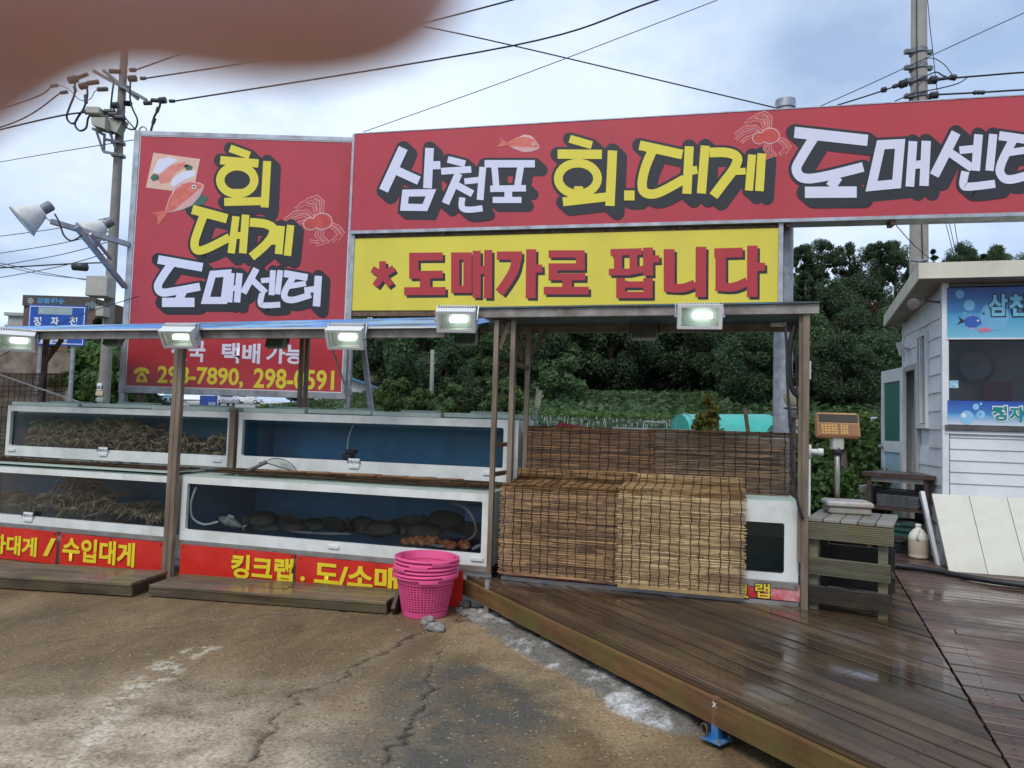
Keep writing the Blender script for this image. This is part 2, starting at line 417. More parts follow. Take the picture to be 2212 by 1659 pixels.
N.bump(N.math('ADD', N.math('MULTIPLY', fine, 0.6), N.math('ADD', mid, N.math('MULTIPLY', grit, 0.3))), 0.55, 0.012)
me = fastmesh("yard", np.stack([X, Y, Z], -1).reshape(-1, 3), F, N.m, True)
for n_, a_ in (("crack", crack), ("dry", dry), ("streak", strk), ("grey", gpat), ("cement", cement), ("edge", edge), ("sand", sand)):
    at = me.attributes.new(n_, 'FLOAT', 'POINT'); at.data.foreach_set("value", a_.astype(np.float32).ravel())
tag(_link(bpy.data.objects.new("yard", me)), "cracked stained concrete yard", kind="structure")

# --- timber deck
def wood(name, ang, ca, cb, moss=0.0, wetp=0.5, rand=0.25, kind='Position', grain=1.0):
    N = NB(name); v = N.co((1, 1, 1), kind)
    oi = N.n("ShaderNodeObjectInfo")
    m0 = N.n("ShaderNodeMapping"); m0.inputs['Rotation'].default_value = (0, 0, -ang); N.l(v, m0.inputs[0])
    m1 = N.n("ShaderNodeMapping"); m1.inputs['Scale'].default_value = (0.9, 16, 16); N.l(m0.outputs[0], m1.inputs[0])
    ad = N.n("ShaderNodeVectorMath", operation='ADD'); cx = N.n("ShaderNodeCombineXYZ")
    N.l(N.math('MULTIPLY', oi.outputs['Random'], 37.0), cx.inputs[0]); N.l(m1.outputs[0], ad.inputs[0]); N.l(cx.outputs[0], ad.inputs[1])
    g = N.noise(ad.outputs[0], 1.6, 8, 0.62, 0.3); big = N.noise(v, 1.5, 6, 0.6)
    c = N.ramp(g, 0.3, cb, 0.72, ca)
    c = N.mix(N.mr(big, 0.42, 0.7, 0, 0.55), c, tuple(x * 0.45 for x in cb))
    if moss: c = N.mix(N.mr(N.noise(v, 3.2, 6), 0.46, 0.62, 0, moss), c, (0.16, 0.13, 0.035))
    hs = N.n("ShaderNodeHueSaturation"); N.l(N.mr(oi.outputs['Random'], 0, 1, 1 - rand, 1 + rand), hs.inputs['Value']); N.l(c, hs.inputs['Color'])
    wn_ = N.noise(N.co((1, 1, 1), 'Position', loc=(2.3, 0.7, 0)), 1.15, 5, 0.55)
    N.set(Base_Color=hs.outputs[0], Roughness=N.math('ADD', N.mr(wn_, wetp - 0.06, wetp + 0.10, 0.46, 0.04), N.mr(g, 0.3, 0.7, 0.05, 0.0)))
    N.bump(N.math('MULTIPLY', g, N.mr(wn_, wetp - 0.06, wetp + 0.10, 1.0, 0.12)), 0.4 * grain, 0.006)
    return N.m
AA, AB = R(-62), R(-26)
W_A = wood("deck_wood_grey", AA, (0.135, 0.082, 0.048), (0.038, 0.024, 0.015), 0.15, 0.50, 0.42)
W_B = wood("deck_wood_red", AB, (0.165, 0.095, 0.068), (0.058, 0.034, 0.025), 0.0, 0.50, 0.36)
W_F = wood("fascia_wood", R(-61), (0.30, 0.155, 0.060), (0.11, 0.055, 0.024), 0.7, 0.8, 0.2)
W_OLD = wood("weathered_wood", R(-10), (0.21, 0.150, 0.098), (0.065, 0.046, 0.030), 0.5, 0.56, 0.25)
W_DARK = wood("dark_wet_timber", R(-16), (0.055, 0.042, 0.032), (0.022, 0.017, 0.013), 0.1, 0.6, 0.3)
def clip(poly, a, b):
    """keep the side to the left of a->b"""
    out = []
    sd = lambda p: (b[0]-a[0])*(p[1]-a[1]) - (b[1]-a[1])*(p[0]-a[0])
    for i in range(len(poly)):
        p, q = poly[i], poly[(i+1) % len(poly)]; sp, sq = sd(p), sd(q)
        if sp >= 0: out.append(p)
        if sp * sq < 0:
            t = sp / (sp - sq); out.append((p[0]+(q[0]-p[0])*t, p[1]+(q[1]-p[1])*t))
    return out
fl = lambda y: (1.5026 - 0.553 * (y - 2.881), y)          # fascia line
sl = lambda y: (2.002 + 0.42 * (y - 2.91), y)            # seam between the two decks
deck = bpy.data.objects.new("deck", None); _link(deck); deck.location = (0.5, 6, 0); ORG["deck"] = Vector((0.5, 6, 0))
tag(deck, "wet brown timber deck around the tanks and shed", kind="structure")
SCREWS = []
def planks(poly, ang, w_, mt, gap, joints, rs):
    r = random.Random(rs); d = (math.cos(ang), math.sin(ang)); n = (-d[1], d[0])
    o = poly[0]; us = [(p[0]-o[0])*n[0]+(p[1]-o[1])*n[1] for p in poly]; k0 = int(math.floor(min(us)/w_)); k1 = int(math.ceil(max(us)/w_))
    for k in range(k0, k1):
        a, b = k*w_+gap/2, (k+1)*w_-gap/2
        seg = [-14] + sorted(r.uniform(-6, 6) for _ in range(joints)) + [14]
        for j in range(len(seg)-1):
            q = [(o[0]+d[0]*e+n[0]*f_, o[1]+d[1]*e+n[1]*f_) for e, f_ in ((seg[j]+.004, a), (seg[j+1]-.004, a), (seg[j+1]-.004, b), (seg[j]+.004, b))]
            for i in range(len(poly)):
                q = clip(q, poly[i], poly[(i+1) % len(poly)])
                if len(q) < 3: break
            if len(q) < 3: continue
            area = abs(sum(q[i][0]*q[(i+1)%len(q)][1]-q[(i+1)%len(q)][0]*q[i][1] for i in range(len(q))))/2
            if area < 0.01: continue
            m = MB(); dz = r.uniform(-0.003, 0.003); cxm = sum(p[0] for p in q)/len(q); cym = sum(p[1] for p in q)/len(q)
            top = [(cxm+(p[0]-cxm), cym+(p[1]-cym)) for p in q]
            nq = len(q); ins = []
            for p in q:                                    # eased top edge
                l = math.hypot(p[0]-cxm, p[1]-cym); u_ = ((p[0]-cxm)*d[0]+(p[1]-cym)*d[1]); t_ = ((p[0]-cxm)*n[0]+(p[1]-cym)*n[1])
                t2 = t_ - math.copysign(min(0.004, abs(t_)), t_); ins.append((cxm+d[0]*u_+n[0]*t2, cym+d[1]*u_+n[1]*t2))
            vs = [(p[0], p[1], ZD-0.028+dz) for p in q] + [(p[0], p[1], ZD-0.004+dz) for p in q] + [(p[0], p[1], ZD+dz) for p in ins]
            fs = [tuple(range(nq-1, -1, -1)), tuple(range(2*nq, 3*nq))]
            for l in range(2):
                for i in range(nq): fs.append((l*nq+i, l*nq+(i+1)%nq, (l+1)*nq+(i+1)%nq, (l+1)*nq+i))
            m._add(vs, fs); m.build("plank", mt, deck)
            es = [((p[0]-o[0])*d[0]+(p[1]-o[1])*d[1]) for p in q]; e_ = math.ceil((min(es)+.03)/.6)*.6
            while e_ < max(es)-.03:
                for f_ in (a+.025, b-.025):
                    px, py = o[0]+d[0]*e_+n[0]*f_, o[1]+d[1]*e_+n[1]*f_
                    if py < 8.5: SCREWS.append((px+r.uniform(-.006, .006), py+r.uniform(-.006, .006), ZD+dz+.0006))
                e_ += .6
off = 0.02
polyA = [(fl(2.379)[0]+0.0, 2.379), sl(11.0), fl(11.0)]
polyB = [(sl(2.2)[0]+0.018, 2.2), (sl(0.6)[0]+.018, 0.6), (9.5, 0.6), (9.5, 11.0), (sl(11.0)[0]+0.018, 11.0)]
planks(polyA, AA, 0.132, W_A, 0.014, 1, 5)
planks(polyB, AB, 0.128, W_B, 0.012, 1, 6)
m = MB()
for (px, py, pz) in SCREWS: m.quad(*[(px+.0065*math.cos(k*math.pi/3), py+.0065*math.sin(k*math.pi/3), pz) for k in range(6)])
sc0 = m.build("deck_screws", mat("screw_dark", (.02, .016, .013), None, 5, .6), deck); sc0["kind"] = "stuff"
# grooved fascia board and the joists behind it
def ribbed(m, a, b, nrm, z0, z1, th=0.03, ribs=14):
    a, b, nrm = Vector(a), Vector(b), Vector(nrm); prof = [(0, z0)]
    h = (z1 - z0) / ribs
    for i in range(ribs): prof += [(th, z0+h*(i+.12)), (th, z0+h*(i+.62)), (th-.004, z0+h*(i+.74)), (th-.004, z0+h*(i+.98))]
    prof += [(0, z1)]
    m.prism([a + nrm * p[0] + EZ * p[1] for p in prof][::-1], b - a)
fd = Vector((0.4846, -0.8747, 0)); fn = Vector((-0.8747, -0.4846, 0))
f0 = Vector((*fl(9.5), 0)); f1 = Vector((*fl(5.62), 0)); f2 = Vector((*fl(2.0), 0))
m = MB(); ribbed(m, f0, f1 - fd * 0.003, fn, 0.105, ZD-0.029); m.build("fascia_board", W_F, deck)
m = MB(); ribbed(m, f1 + fd * 0.003, f2, fn, 0.100, ZD-0.029); m.build("fascia_board", W_F, deck)
for i in range(9):
    p = Vector((*fl(2.5 + i * 0.75), 0)) - fn * 0.12
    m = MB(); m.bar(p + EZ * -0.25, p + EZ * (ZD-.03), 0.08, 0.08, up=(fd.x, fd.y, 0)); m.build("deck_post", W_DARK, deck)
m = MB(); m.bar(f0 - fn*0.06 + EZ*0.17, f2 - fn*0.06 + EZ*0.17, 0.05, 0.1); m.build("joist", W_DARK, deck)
# ------------------------------------------------------------------ SIGNS
M_RED = mat("sign_red", (0.52, 0.052, 0.066), (0.47, 0.045, 0.057), 1.2, 0.34, 0.26, bump=0.05, bscale=2.5, stretch=(1, 1, .25), dirt=(0.30, 0.05, 0.055), dirt_amt=0.25, dscale=1.5)
M_YEL = mat("sign_yellow", (0.79, 0.67, 0.065), (0.73, 0.61, 0.058), 1.2, 0.36, 0.28, bump=0.05, bscale=2.5, stretch=(1, 1, .25), dirt=(0.52, 0.42, 0.08), dirt_amt=0.25, dscale=1.5)
M_LY = mat("letter_yellow", (0.80, 0.68, 0.06), (0.78, 0.65, 0.055), 3, 0.4)
M_LW = mat("letter_white", (0.74, 0.74, 0.86), (0.71, 0.71, 0.84), 3, 0.4)
M_LB = mat("letter_black", (0.020, 0.021, 0.026), (0.018, 0.018, 0.022), 3, 0.42)
M_LR = mat("letter_red", (0.47, 0.035, 0.045), (0.45, 0.033, 0.04), 3, 0.4)
M_GALV = mat("galvanised_steel", (0.42, 0.44, 0.46), (0.26, 0.28, 0.31), 9, 0.5, 0.38, 0.55, 0.05, 40, dirt=(0.12, 0.075, 0.045), dirt_amt=0.35, dscale=3)
M_ALU = mat("sign_frame", (0.52, 0.54, 0.57), (0.36, 0.38, 0.42), 6, 0.45, 0.35, 0.5, dirt=(0.16, 0.08, 0.04), dirt_amt=0.45, dscale=5)
M_RUST = mat("rusty_steel", (0.20, 0.135, 0.09), (0.10, 0.062, 0.042), 14, 0.75, 0.55, 0.25, 0.25, 50)
M_WHT = mat("white_print", (0.80, 0.80, 0.80), (0.76, 0.76, 0.77), 3, 0.45)
R1 = lambda x, y: ((x * 0.63291) / 1.8228, (400 + y * 0.63291) / 1.8228)
R2 = lambda x, y: ((1350 + x * 0.63291) / 1.8228, (380 + y * 0.63291) / 1.8228)
R3 = lambda x, y: ((2632 + x * 0.63291) / 1.8228, (380 + y * 0.63291) / 1.8228)
class Face:
    """a flat sign face: pixel -> point on its plane, lifted h metres towards its front"""
    def __init__(s, P, n): s.P = Vector(P); s.n = Vector(n).normalized()
    def __call__(s, u, v, h=0.0): return gp(u, v, s.P + s.n * 0, s.n) + s.n * h
def ring(cx, cy, rx, ry, n=28): return [(cx + rx*math.cos(2*math.pi*i/n), cy + ry*math.sin(2*math.pi*i/n)) for i in range(n)] 
def strip(pts, w, closed=False):
    P = [Vector((p[0], p[1])) for p in pts]; n = len(P); out = []
    for i in range(n):
        a = P[i-1] if (i > 0 or closed) else None; b = P[(i+1) % n] if (i < n-1 or closed) else None
        d1 = (P[i]-a).normalized() if a is not None else None; d2 = (b-P[i]).normalized() if b is not None else None
        if d1 is None: t = d2; k = 1
        elif d2 is None: t = d1; k = 1
        else:
            t = (d1+d2); t = t.normalized() if t.length > 1e-4 else d1; k = min(1/max(t.dot(d1), 0.35), 1.8)
        nn = Vector((-t.y, t.x)) * (w/2*k); out.append((P[i]+nn, P[i]-nn))
    q = []
    rng_ = range(n) if closed else range(n-1)
    for i in rng_:
        j = (i+1) % n; q.append((out[i][0], out[j][0], out[j][1], out[i][1]))
    return q
def cr2d(pts, n=5): return [(p.x, p.y) for p in curve_pts([(a, b, 0) for a, b in pts], n)]
SYL = [0]
def letter(parent, face, rmap, strokes, mt, outline=0, shadow=None, h=0.004, lay=[0]):
    """strokes: (points, width[, 'o' closed | 'c' curved])"""
    m = MB(); k = MB(); lay[0] = 0; SYL[0] += 1; par_ = SYL[0] % 2; h = .0085 + par_ * .0012 if outline else h
    for st in strokes:
        pts, w_ = st[0], st[1]; fl_ = st[2] if len(st) > 2 else ''
        cl = 'o' in fl_
        if 'c' in fl_: pts = cr2d(pts)
        lay[0] += 1; e = 0.00012 * lay[0]
        if cl and outline: k.quad(*[face(*rmap(p[0], p[1]), .0072) for p in pts])
        for q in strip(pts, w_, cl): m.quad(*[face(*rmap(p.x, p.y), h + e) for p in q])
        if shadow:
            steps = 4 if outline else 1
            for s_ in range(steps + 1 if outline else 1):
                f_ = s_ / steps if outline else 1.0
                ox, oy = shadow[0]*f_, shadow[1]*f_; e2 = (0.0006 + par_ * 0.0033 + 0.00008 * (lay[0] * 5 + s_)) if outline else (0.0008 + 0.00012 * lay[0])
                for q in strip(pts, w_ + 2*outline, cl): k.quad(*[face(*rmap(p.x+ox, p.y+oy), e2) for p in q])
                if outline:
                    for pi_, p in enumerate((pts if "c" not in fl_ else [pts[0], pts[-1]]) if not cl else []):
                        rr = w_/2 + outline
                        k.quad(*[face(*rmap(p[0]+ox+rr*math.cos(a*math.pi/6), p[1]+oy+rr*math.sin(a*math.pi/6)), e2 + 0.00002 + 0.00001 * pi_) for a in range(12)])
    m.build("letter", mt, parent)
    if shadow: k.build("letter_shadow", M_LB, parent)
FONT_CACHE = {}
def text(parent, body, P, ux, uy, size, mt, bold=0.0, name="lettering", sx=1.0, align='CENTER', h=0.003, depth=0.0):
    """flat printed words; P centre, ux/uy unit directions of the face"""
    cu = bpy.data.curves.new("t", 'FONT'); cu.body = body; cu.size = size; cu.align_x = align; cu.align_y = 'CENTER'; cu.offset = bold * size; cu.resolution_u = 3; cu.extrude = depth
    cu.fill_mode = 'FRONT' if depth == 0 else 'BOTH'
    ob = bpy.data.objects.new("t", cu); col.objects.link(ob)
    bpy.context.view_layer.update()
    dg = bpy.context.evaluated_depsgraph_get()
    me = bpy.data.meshes.new_from_object(ob.evaluated_get(dg))
    bpy.data.objects.remove(ob); bpy.data.curves.remove(cu)
    ux, uy = Vector(ux).normalized(), Vector(uy).normalized(); nn = ux.cross(uy)
    P = Vector(P) + nn * h
    o_ = ORG[parent.name] if parent is not None else P
    for vtx in me.vertices:
        c_ = vtx.co; q = P + ux * (c_.x * sx) + uy * c_.y + nn * c_.z - o_; vtx.co = q
    me.materials.clear(); me.materials.append(mt)
    o = bpy.data.objects.new(name, me); _link(o); o.parent = parent; ORG[o.name] = o_
    if parent is None: o.location = P
    return o

# --- tall red signboard
YS = 9.25
xl = (gy(303, 292, YS).x + gy(270, 836, YS).x) / 2; xr = (gy(757, 308, YS).x + gy(745, 848, YS).x) / 2
zt = (gy(303, 292, YS).z + gy(757, 306, YS).z) / 2; zb = (gy(270, 836, YS).z + gy(745, 848, YS).z) / 2
sb = thing("tall_signboard", "tall red seafood signboard with yellow and white letters above phone numbers", "signboard", ((xl+xr)/2, YS+.06, terr(0, YS).item()))
m = MB(); m.box(xl, xr, YS, YS+0.10, zb, zt); m.build("panel", M_RED, sb)
fr = 0.055
for (x0, x1, z0, z1, y0) in ((xl-fr, xr+fr, zt+.001, zt+fr, -.012), (xl-fr, xr+fr, zb-fr*1.4, zb-.001, -.012), (xl-fr*1.3, xl-.001, zb-fr*1.4, zt+fr, -.018), (xr+.001, xr+fr*0.8, zb-fr*1.4, zt+fr, -.018)):
    m = MB(); m.box(x0, x1, YS+y0, YS+0.13, z0, z1); m.build("frame", M_ALU, sb)
for (x0, x1, z0, z1) in ((xl, xr, zt-.012, zt-.0005), (xl, xr, zb+.0005, zb+.012), (xl+.0005, xl+.012, zb+.013, zt-.013), (xr-.012, xr-.0005, zb+.013, zt-.013)):
    m = MB(); m.box(x0, x1, YS-.006, YS-.0005, z0, z1); m.build("edge_trim", M_WHT, sb)
for x in (xl-.045, xl+0.16, xr+.06):
    m = MB(); m.box(x-.035, x+.035, YS+.02, YS+.11, terr(x, YS).item()-.1, zb+.0 if x > xl and x < xr else zt-.5); m.build("post", M_RUST if x > xl and x < xr else M_GALV, sb)
m = MB(); m.tube([Vector((xl-.02, YS, zt+fr)) + Vector((0.05*math.cos(a/8*math.pi)+.05, 0, .06*math.sin(a/8*math.pi))) for a in range(9)], 0.009, 6); m.build("lifting_eye", M_GALV, sb)
FS = Face((0, YS, 0), (0, -1, 0))
def LT(fc, mp, par, sh, out, mt): return lambda *st: letter(par, fc, mp, st, mt, out, sh)
y1 = LT(FS, R1, sb, (42, 38), 16, M_LY); w1 = LT(FS, R1, sb, (36, 32), 15, M_LW)
y1(([(1433,292),(1555,337)],48), ([(1372,366),(1610,387)],52), (ring(1478,490,106,86),52,'o'), ([(1480,545),(1480,618)],54), ([(1397,626),(1655,620)],50), ([(1664,372),(1648,660)],50))
y1(([(1198,672),(1415,730)],58), ([(1270,705),(1235,800),(1212,880),(1228,925),(1290,915),(1430,845)],52,'c'), ([(1470,715),(1440,945)],46), ([(1460,836),(1520,832)],42), ([(1530,705),(1512,945)],48))
y1(([(1556,752),(1650,762),(1702,792),(1688,850),(1640,905),(1566,968)],54,'c'), ([(1650,872),(1745,868)],42), ([(1750,775),(1735,950)],48), ([(1810,770),(1790,960)],46))
w1(([(985,983),(1262,1032)],54), ([(1072,1005),(1010,1095),(984,1150),(1010,1188),(1090,1180),(1246,1152)],50,'c'), ([(1142,1178),(1112,1240)],52), ([(1010,1250),(1212,1250)],58))
w1(([(1325,1075),(1418,1068),(1396,1238),(1280,1238)],44,'o'), ([(1445,1068),(1430,1250)],34), ([(1435,1165),(1480,1160)],34), ([(1492,1068),(1476,1250)],40))
w1(([(1597,1040),(1515,1192)],42), ([(1572,1112),(1655,1190)],38), ([(1625,1115),(1690,1110)],32), ([(1700,1050),(1690,1205)],36), ([(1745,1050),(1727,1200)],36), ([(1632,1195),(1622,1250),(1645,1268),(1745,1264)],36,'c'))
w1(([(1768,1070),(1915,1096)],44), ([(1800,1150),(1905,1132)],34), ([(1830,1085),(1775,1180),(1778,1225),(1830,1234),(1935,1202)],40,'c'), ([(1895,1176),(1965,1166)],38), ([(1982,1085),(1970,1275)],46))
# lower lines
zoom4 = lambda x, y: (x * 0.45208 / 1.8228, (1250 + y * 0.45208) / 1.8228)
zoom5 = lambda x, y: ((900 + x * 0.45208) / 1.8228, (1200 + y * 0.45208) / 1.8228)
ux_, uz_ = (1, 0, 0), (0, 0, 1)
def word(body, fc, c, wpx, hpx, mt, parent, bold=0.03, ux=ux_, hscale=1.0):
    """word centred at display pixel c, about wpx wide and hpx tall"""
    p = fc(*c); depth = (p - Vector(CAM)).length
    o = text(parent, body, p, ux, uz_, 1.0, mt, bold)
    co = np.array([v.co[:] for v in o.data.vertices]); uxv = np.array(Vector(ux).normalized()); o_ = np.array(ORG[parent.name]); pc = np.array(p) - o_
    a = (co - pc) @ uxv; b = (co - pc)[:, 2]; nrm = np.array(fc.n)
    pa = fc(c[0]-wpx/2, c[1]); pb = fc(c[0]+wpx/2, c[1]); W = (pb-pa).length; H_ = (fc(c[0], c[1]-hpx/2)-fc(c[0], c[1]+hpx/2)).length
    a = (a - (a.max()+a.min())/2) * W/(a.max()-a.min()); b = (b - (b.max()+b.min())/2) * H_/(b.max()-b.min())
    co = pc + a[:, None]*uxv + b[:, None]*np.array([0, 0, 1.]) + nrm*0.003
    o.data.vertices.foreach_set("co", co.astype(np.float32).ravel()); o.data.update()
    return o
word("전국", FS, zoom4(1640, 290), 74, 48, M_LW, sb); word("택배", FS, zoom4(2100, 312), 83, 44, M_LW, sb)
word("가능", FS, zoom5(492, 430), 81, 42, M_LW, sb)
word("298-7890,", FS, zoom4(1745, 520), 186, 44, M_LY, sb, 0.025); word("298-0591", FS, zoom5(570, 650), 174, 44, M_LY, sb, 0.025)
tp = zoom4(1235, 500)
m = MB()
def fpoly(m, fc, c, pts, s, h): m.quad(*[fc(c[0]+x*s, c[1]+y*s, h) for x, y in pts])
fpoly(m, FS, tp, [(-17,-2),(-16,-10),(-9,-15),(0,-16.5),(9,-15),(16,-10),(17,-2),(9,-2),(8,-7),(-8,-7),(-9,-2)], 1, .003)
fpoly(m, FS, tp, [(-5,-5),(5,-5),(6,-1),(10,4),(13,16),(-13,16),(-10,4),(-6,-1)], 1, .0032); m.build("telephone_symbol", M_LY, sb)
m = MB(); fpoly(m, FS, tp, [(4.5*math.cos(a*math.pi/8), 7+5*math.sin(a*math.pi/8)) for a in range(16)], 1, .0036); m.build("telephone_dial", M_RED, sb)
# printed pictures
M_FISH = mat("print_fish", (0.72, 0.20, 0.13), (0.62, 0.12, 0.09), 9, 0.45, stretch=(1, 1, 2)); M_FISHB = mat("print_fish_belly", (0.72, 0.42, 0.40), (0.66, 0.33, 0.32), 9, 0.45)
M_PK = mat("print_line_pink", (0.80, 0.50, 0.50), None, 3, 0.45); M_CRABP = mat("print_crab", (0.62, 0.08, 0.06), (0.50, 0.05, 0.045), 8, 0.45)
M_TRAY = mat("print_board", (0.80, 0.55, 0.40), (0.74, 0.45, 0.34), 5, 0.45); M_SAL = mat("print_salmon", (0.78, 0.28, 0.22), (0.70, 0.20, 0.17), 7, 0.45); M_LEAFP = mat("print_leaf", (0.05, 0.16, 0.10), None, 9, 0.45)
def fishpic(par, fc, c, s, ang, flip=1):
    ca, sa = math.cos(ang), math.sin(ang); T = lambda pts: [(x*flip*ca - y*sa, x*flip*sa + y*ca) for x, y in pts]
    body = [(-52,0),(-40,-9),(-22,-20),(0,-27),(20,-26),(38,-18),(50,-4),(55,6),(48,12),(30,20),(5,24),(-20,18),(-40,9)]
    for k_, (pp, mt_, h_, nm) in enumerate((([(x*1.05, y*1.07) for x, y in body], M_PK, .0030, "fish_picture_outline"), (body, M_FISH, .0036, "fish_picture"),
        ([(54,6),(48,12),(30,20),(5,24),(-20,18),(-40,9),(-10,9),(20,8)], M_FISHB, .0040, "fish_picture_belly"), ([(-46,3),(-60,-7),(-82,-20),(-74,-6),(-78,2),(-88,14),(-62,9)], M_FISH, .0033, "fish_picture_tail"),
        ([(-20,-21),(0,-34),(22,-33),(40,-22),(20,-26),(0,-27)], M_PK, .0027, "fish_picture_fin"))):
        m = MB(); fpoly(m, fc, c, T(pp), s, h_); m.build(nm, mt_, par)
    for rr, mt_, h_ in ((5, M_WHT, .0046), (2.7, M_LB, .0052)):
        m = MB(); fpoly(m, fc, c, T([(36+rr*math.cos(a*math.pi/6), -5+rr*math.sin(a*math.pi/6)) for a in range(12)]), s, h_); m.build("fish_picture_eye", mt_, par)
def crabpic(par, fc, c, s, flip=1):
    mo = MB(); mi = MB(); n_ = [0]
    def leg(pts, w_):
        n_[0] += 1; e = n_[0]*0.00002
        pts = [(x*flip, y) for x, y in pts]
        for q in strip(pts, w_+3.0): mo.quad(*[fc(c[0]+p.x*s, c[1]+p.y*s, .0028+e) for p in q])
        for q in strip(pts, w_): mi.quad(*[fc(c[0]+p.x*s, c[1]+p.y*s, .0036+e) for p in q])
    for a in ([(5,-12),(-4,-48),(-32,-52),(-60,-36)], [(8,-14),(10,-56),(-12,-68),(-48,-48)], [(2,-6),(-24,-30),(-62,-26),(-92,-2)], [(0,0),(-30,-18),(-60,-10),(-88,14)], [(0,4),(-34,0),(-58,10),(-70,24)],
              [(14,16),(4,42),(18,62),(-16,60)], [(22,16),(22,46),(36,60),(4,72)], [(36,8),(60,24),(72,40),(50,62)], [(40,4),(70,16),(84,34),(66,58)], [(20,-14),(24,-58),(6,-74),(-24,-64)]): leg(a, 7)
    for (cx, cy, rx, ry, mm, h_) in ((22,0,31,26,mo,.0042), (22,0,28,23,mi,.0048), (-14,8,22,20,mo,.0038), (-14,8,19,17,mi,.0044)):
        fpoly(mm, fc, c, [((cx+rx*math.cos(a*math.pi/8))*flip, cy+ry*math.sin(a*math.pi/8)) for a in range(16)], s, h_)
    mo.build("crab_picture_outline", M_PK, par); mi.build("crab_picture", M_CRABP, par)
tc_ = R1(1075, 440)
m = MB(); m.quad(*[FS(*R1(*p), .0022) for p in ((955,318),(1245,358),(1200,572),(908,535))]); m.build("platter_picture", M_TRAY, sb)
for pts, mt_ in (([(950,440),(985,360),(1060,345),(1110,365),(1050,400),(990,450)], M_LW), ([(978,470),(1060,400),(1150,375),(1170,400),(1100,440),(1055,500),(1000,515)], M_SAL), ([(1060,520),(1075,480),(1130,440),(1215,425),(1215,460),(1140,490),(1080,530)], M_LW), ([(1145,400),(1170,390),(1200,405),(1195,425),(1160,428)], M_LEAFP), ([(935,475),(955,448),(985,455),(988,485),(955,498)], M_LEAFP), ([(1120,685),(1180,620),(1240,570),(1300,600),(1270,640),(1200,650)], M_LEAFP)):
    m = MB(); m.quad(*[FS(*R1(*p), .0026) for p in pts]); m.build("platter_picture_piece", mt_, sb)
fishpic(sb, FS, R1(1140, 600), 0.92, R(-38)); crabpic(sb, FS, R1(1960, 745), 0.72)

# --- long red banner sign and the yellow sign under it
B0 = gy(764, 400, 9.12); BD = Vector((math.cos(R(12)), -math.sin(R(12)), 0)); BN = Vector((-math.sin(R(12)), -math.cos(R(12)), 0))
FB = Face(B0, BN)
def bz(u, v): return FB(u, v).z
def bs(u, v): return (FB(u, v) - B0).dot(BD)
zbt = (bz(764, 292) + bz(1500, 247) + bz(2212, 205)) / 3; zbb = (bz(762, 500) + bz(1700, 482) + bz(2212, 470)) / 3
BT = Matrix(((BD.x, -BN.x, 0, B0.x), (BD.y, -BN.y, 0, B0.y), (0, 0, 1, 0), (0, 0, 0, 1)))     # local x along, y back
sE = 9.1; s0 = bs(762, 400)
bn = thing("long_signboard", "long red signboard with fish, crab and thick outlined letters above the yellow sign", "signboard", B0 - EZ * (B0.z - zbb))
m = MB(BT); m.box(s0, sE, 0, 0.22, zbb+.04, zbt); m.build("panel", M_RED, bn)
m = MB(BT); m.box(s0-.004, sE, -0.008, 0.24, zbb, zbb+.039); m.build("frame", M_ALU, bn)
m = MB(BT); m.box(s0-.03, s0-.001, -0.006, 0.22, zbb+.03, zbt+.006); m.build("frame", M_ALU, bn)
m = MB(BT); m.box(s0, sE, -0.006, 0.22, zbt+.0005, zbt+.012); m.build("frame", M_ALU, bn)
for s_ in (0.25, 1.35, 2.9, 4.4, 6.2, 8.2):
    m = MB(BT); m.prism([(s_, .1, zbt+.012), (s_+.05, .1, zbt+.012), (s_+.01, .1, zbt+.06)], (0, .01, 0)); m.build("bracket", M_ALU, bn)
for s_ in (1.2, 2.6, 4.1, 5.3, 6.4):
    m = MB(BT); m.box(s_, s_+.05, .03, .2, zbb-.045, zbb-.0005); m.build("bracket", M_RUST, bn)
yb = LT(FB, R2, bn, (44, 40), 17, M_LY); wb = LT(FB, R2, bn, (42, 38), 16, M_LW); yb3 = LT(FB, R3, bn, (48, 42), 17, M_LY); wb3 = LT(FB, R3, bn, (52, 44), 18, M_LW)
wb(([(377,322),(255,587)],60), ([(320,455),(475,525)],54), ([(541,322),(528,572)],54), ([(560,430),(608,428)],50), ([(392,602),(550,600),(512,692),(382,690)],44,'o'))
wb(([(654,393),(762,420)],42), ([(613,467),(800,455)],42), ([(722,480),(640,667)],48), ([(700,548),(808,607)],44), ([(758,530),(850,520)],38), ([(872,440),(855,645)],42), ([(745,630),(742,690),(785,706),(870,697)],38,'c'))
wb(([(883,420),(1195,420)],46), ([(945,440),(955,562)],40), ([(1107,440),(1087,562)],42), ([(918,576),(1140,572)],40), ([(1030,590),(1030,632)],48), ([(933,645),(1112,645)],38))
yb(([(1412,265),(1550,305)],50), ([(1337,360),(1612,362)],58), (ring(1463,512,122,96),54,'o'), ([(1468,560),(1465,632)],55), ([(1370,657),(1650,625)],55), ([(1678,338),(1662,682)],58))
yb(([(1750,617),(1815,617)],62),)
yb(([(1846,305),(2112,363)],60), ([(1930,330),(1885,435),(1862,540),(1880,598),(1960,602),(2125,515)],58,'c'), ([(2155,312),(2140,607)],56), ([(2140,468),(2205,458)],50), ([(2254,308),(2230,605)],56))
yb3(([(255,350),(370,352),(428,385),(405,455),(345,535),(280,622)],60,'c'), ([(390,470),(480,466)],42), ([(520,363),(500,587)],50), ([(580,356),(565,590)],54))
wb3(([(783,225),(1238,275)],70), ([(905,255),(825,385),(795,455),(835,508),(950,503),(1210,440)],60,'c'), ([(1052,500),(1008,565)],66), ([(848,598),(1170,596)],70))
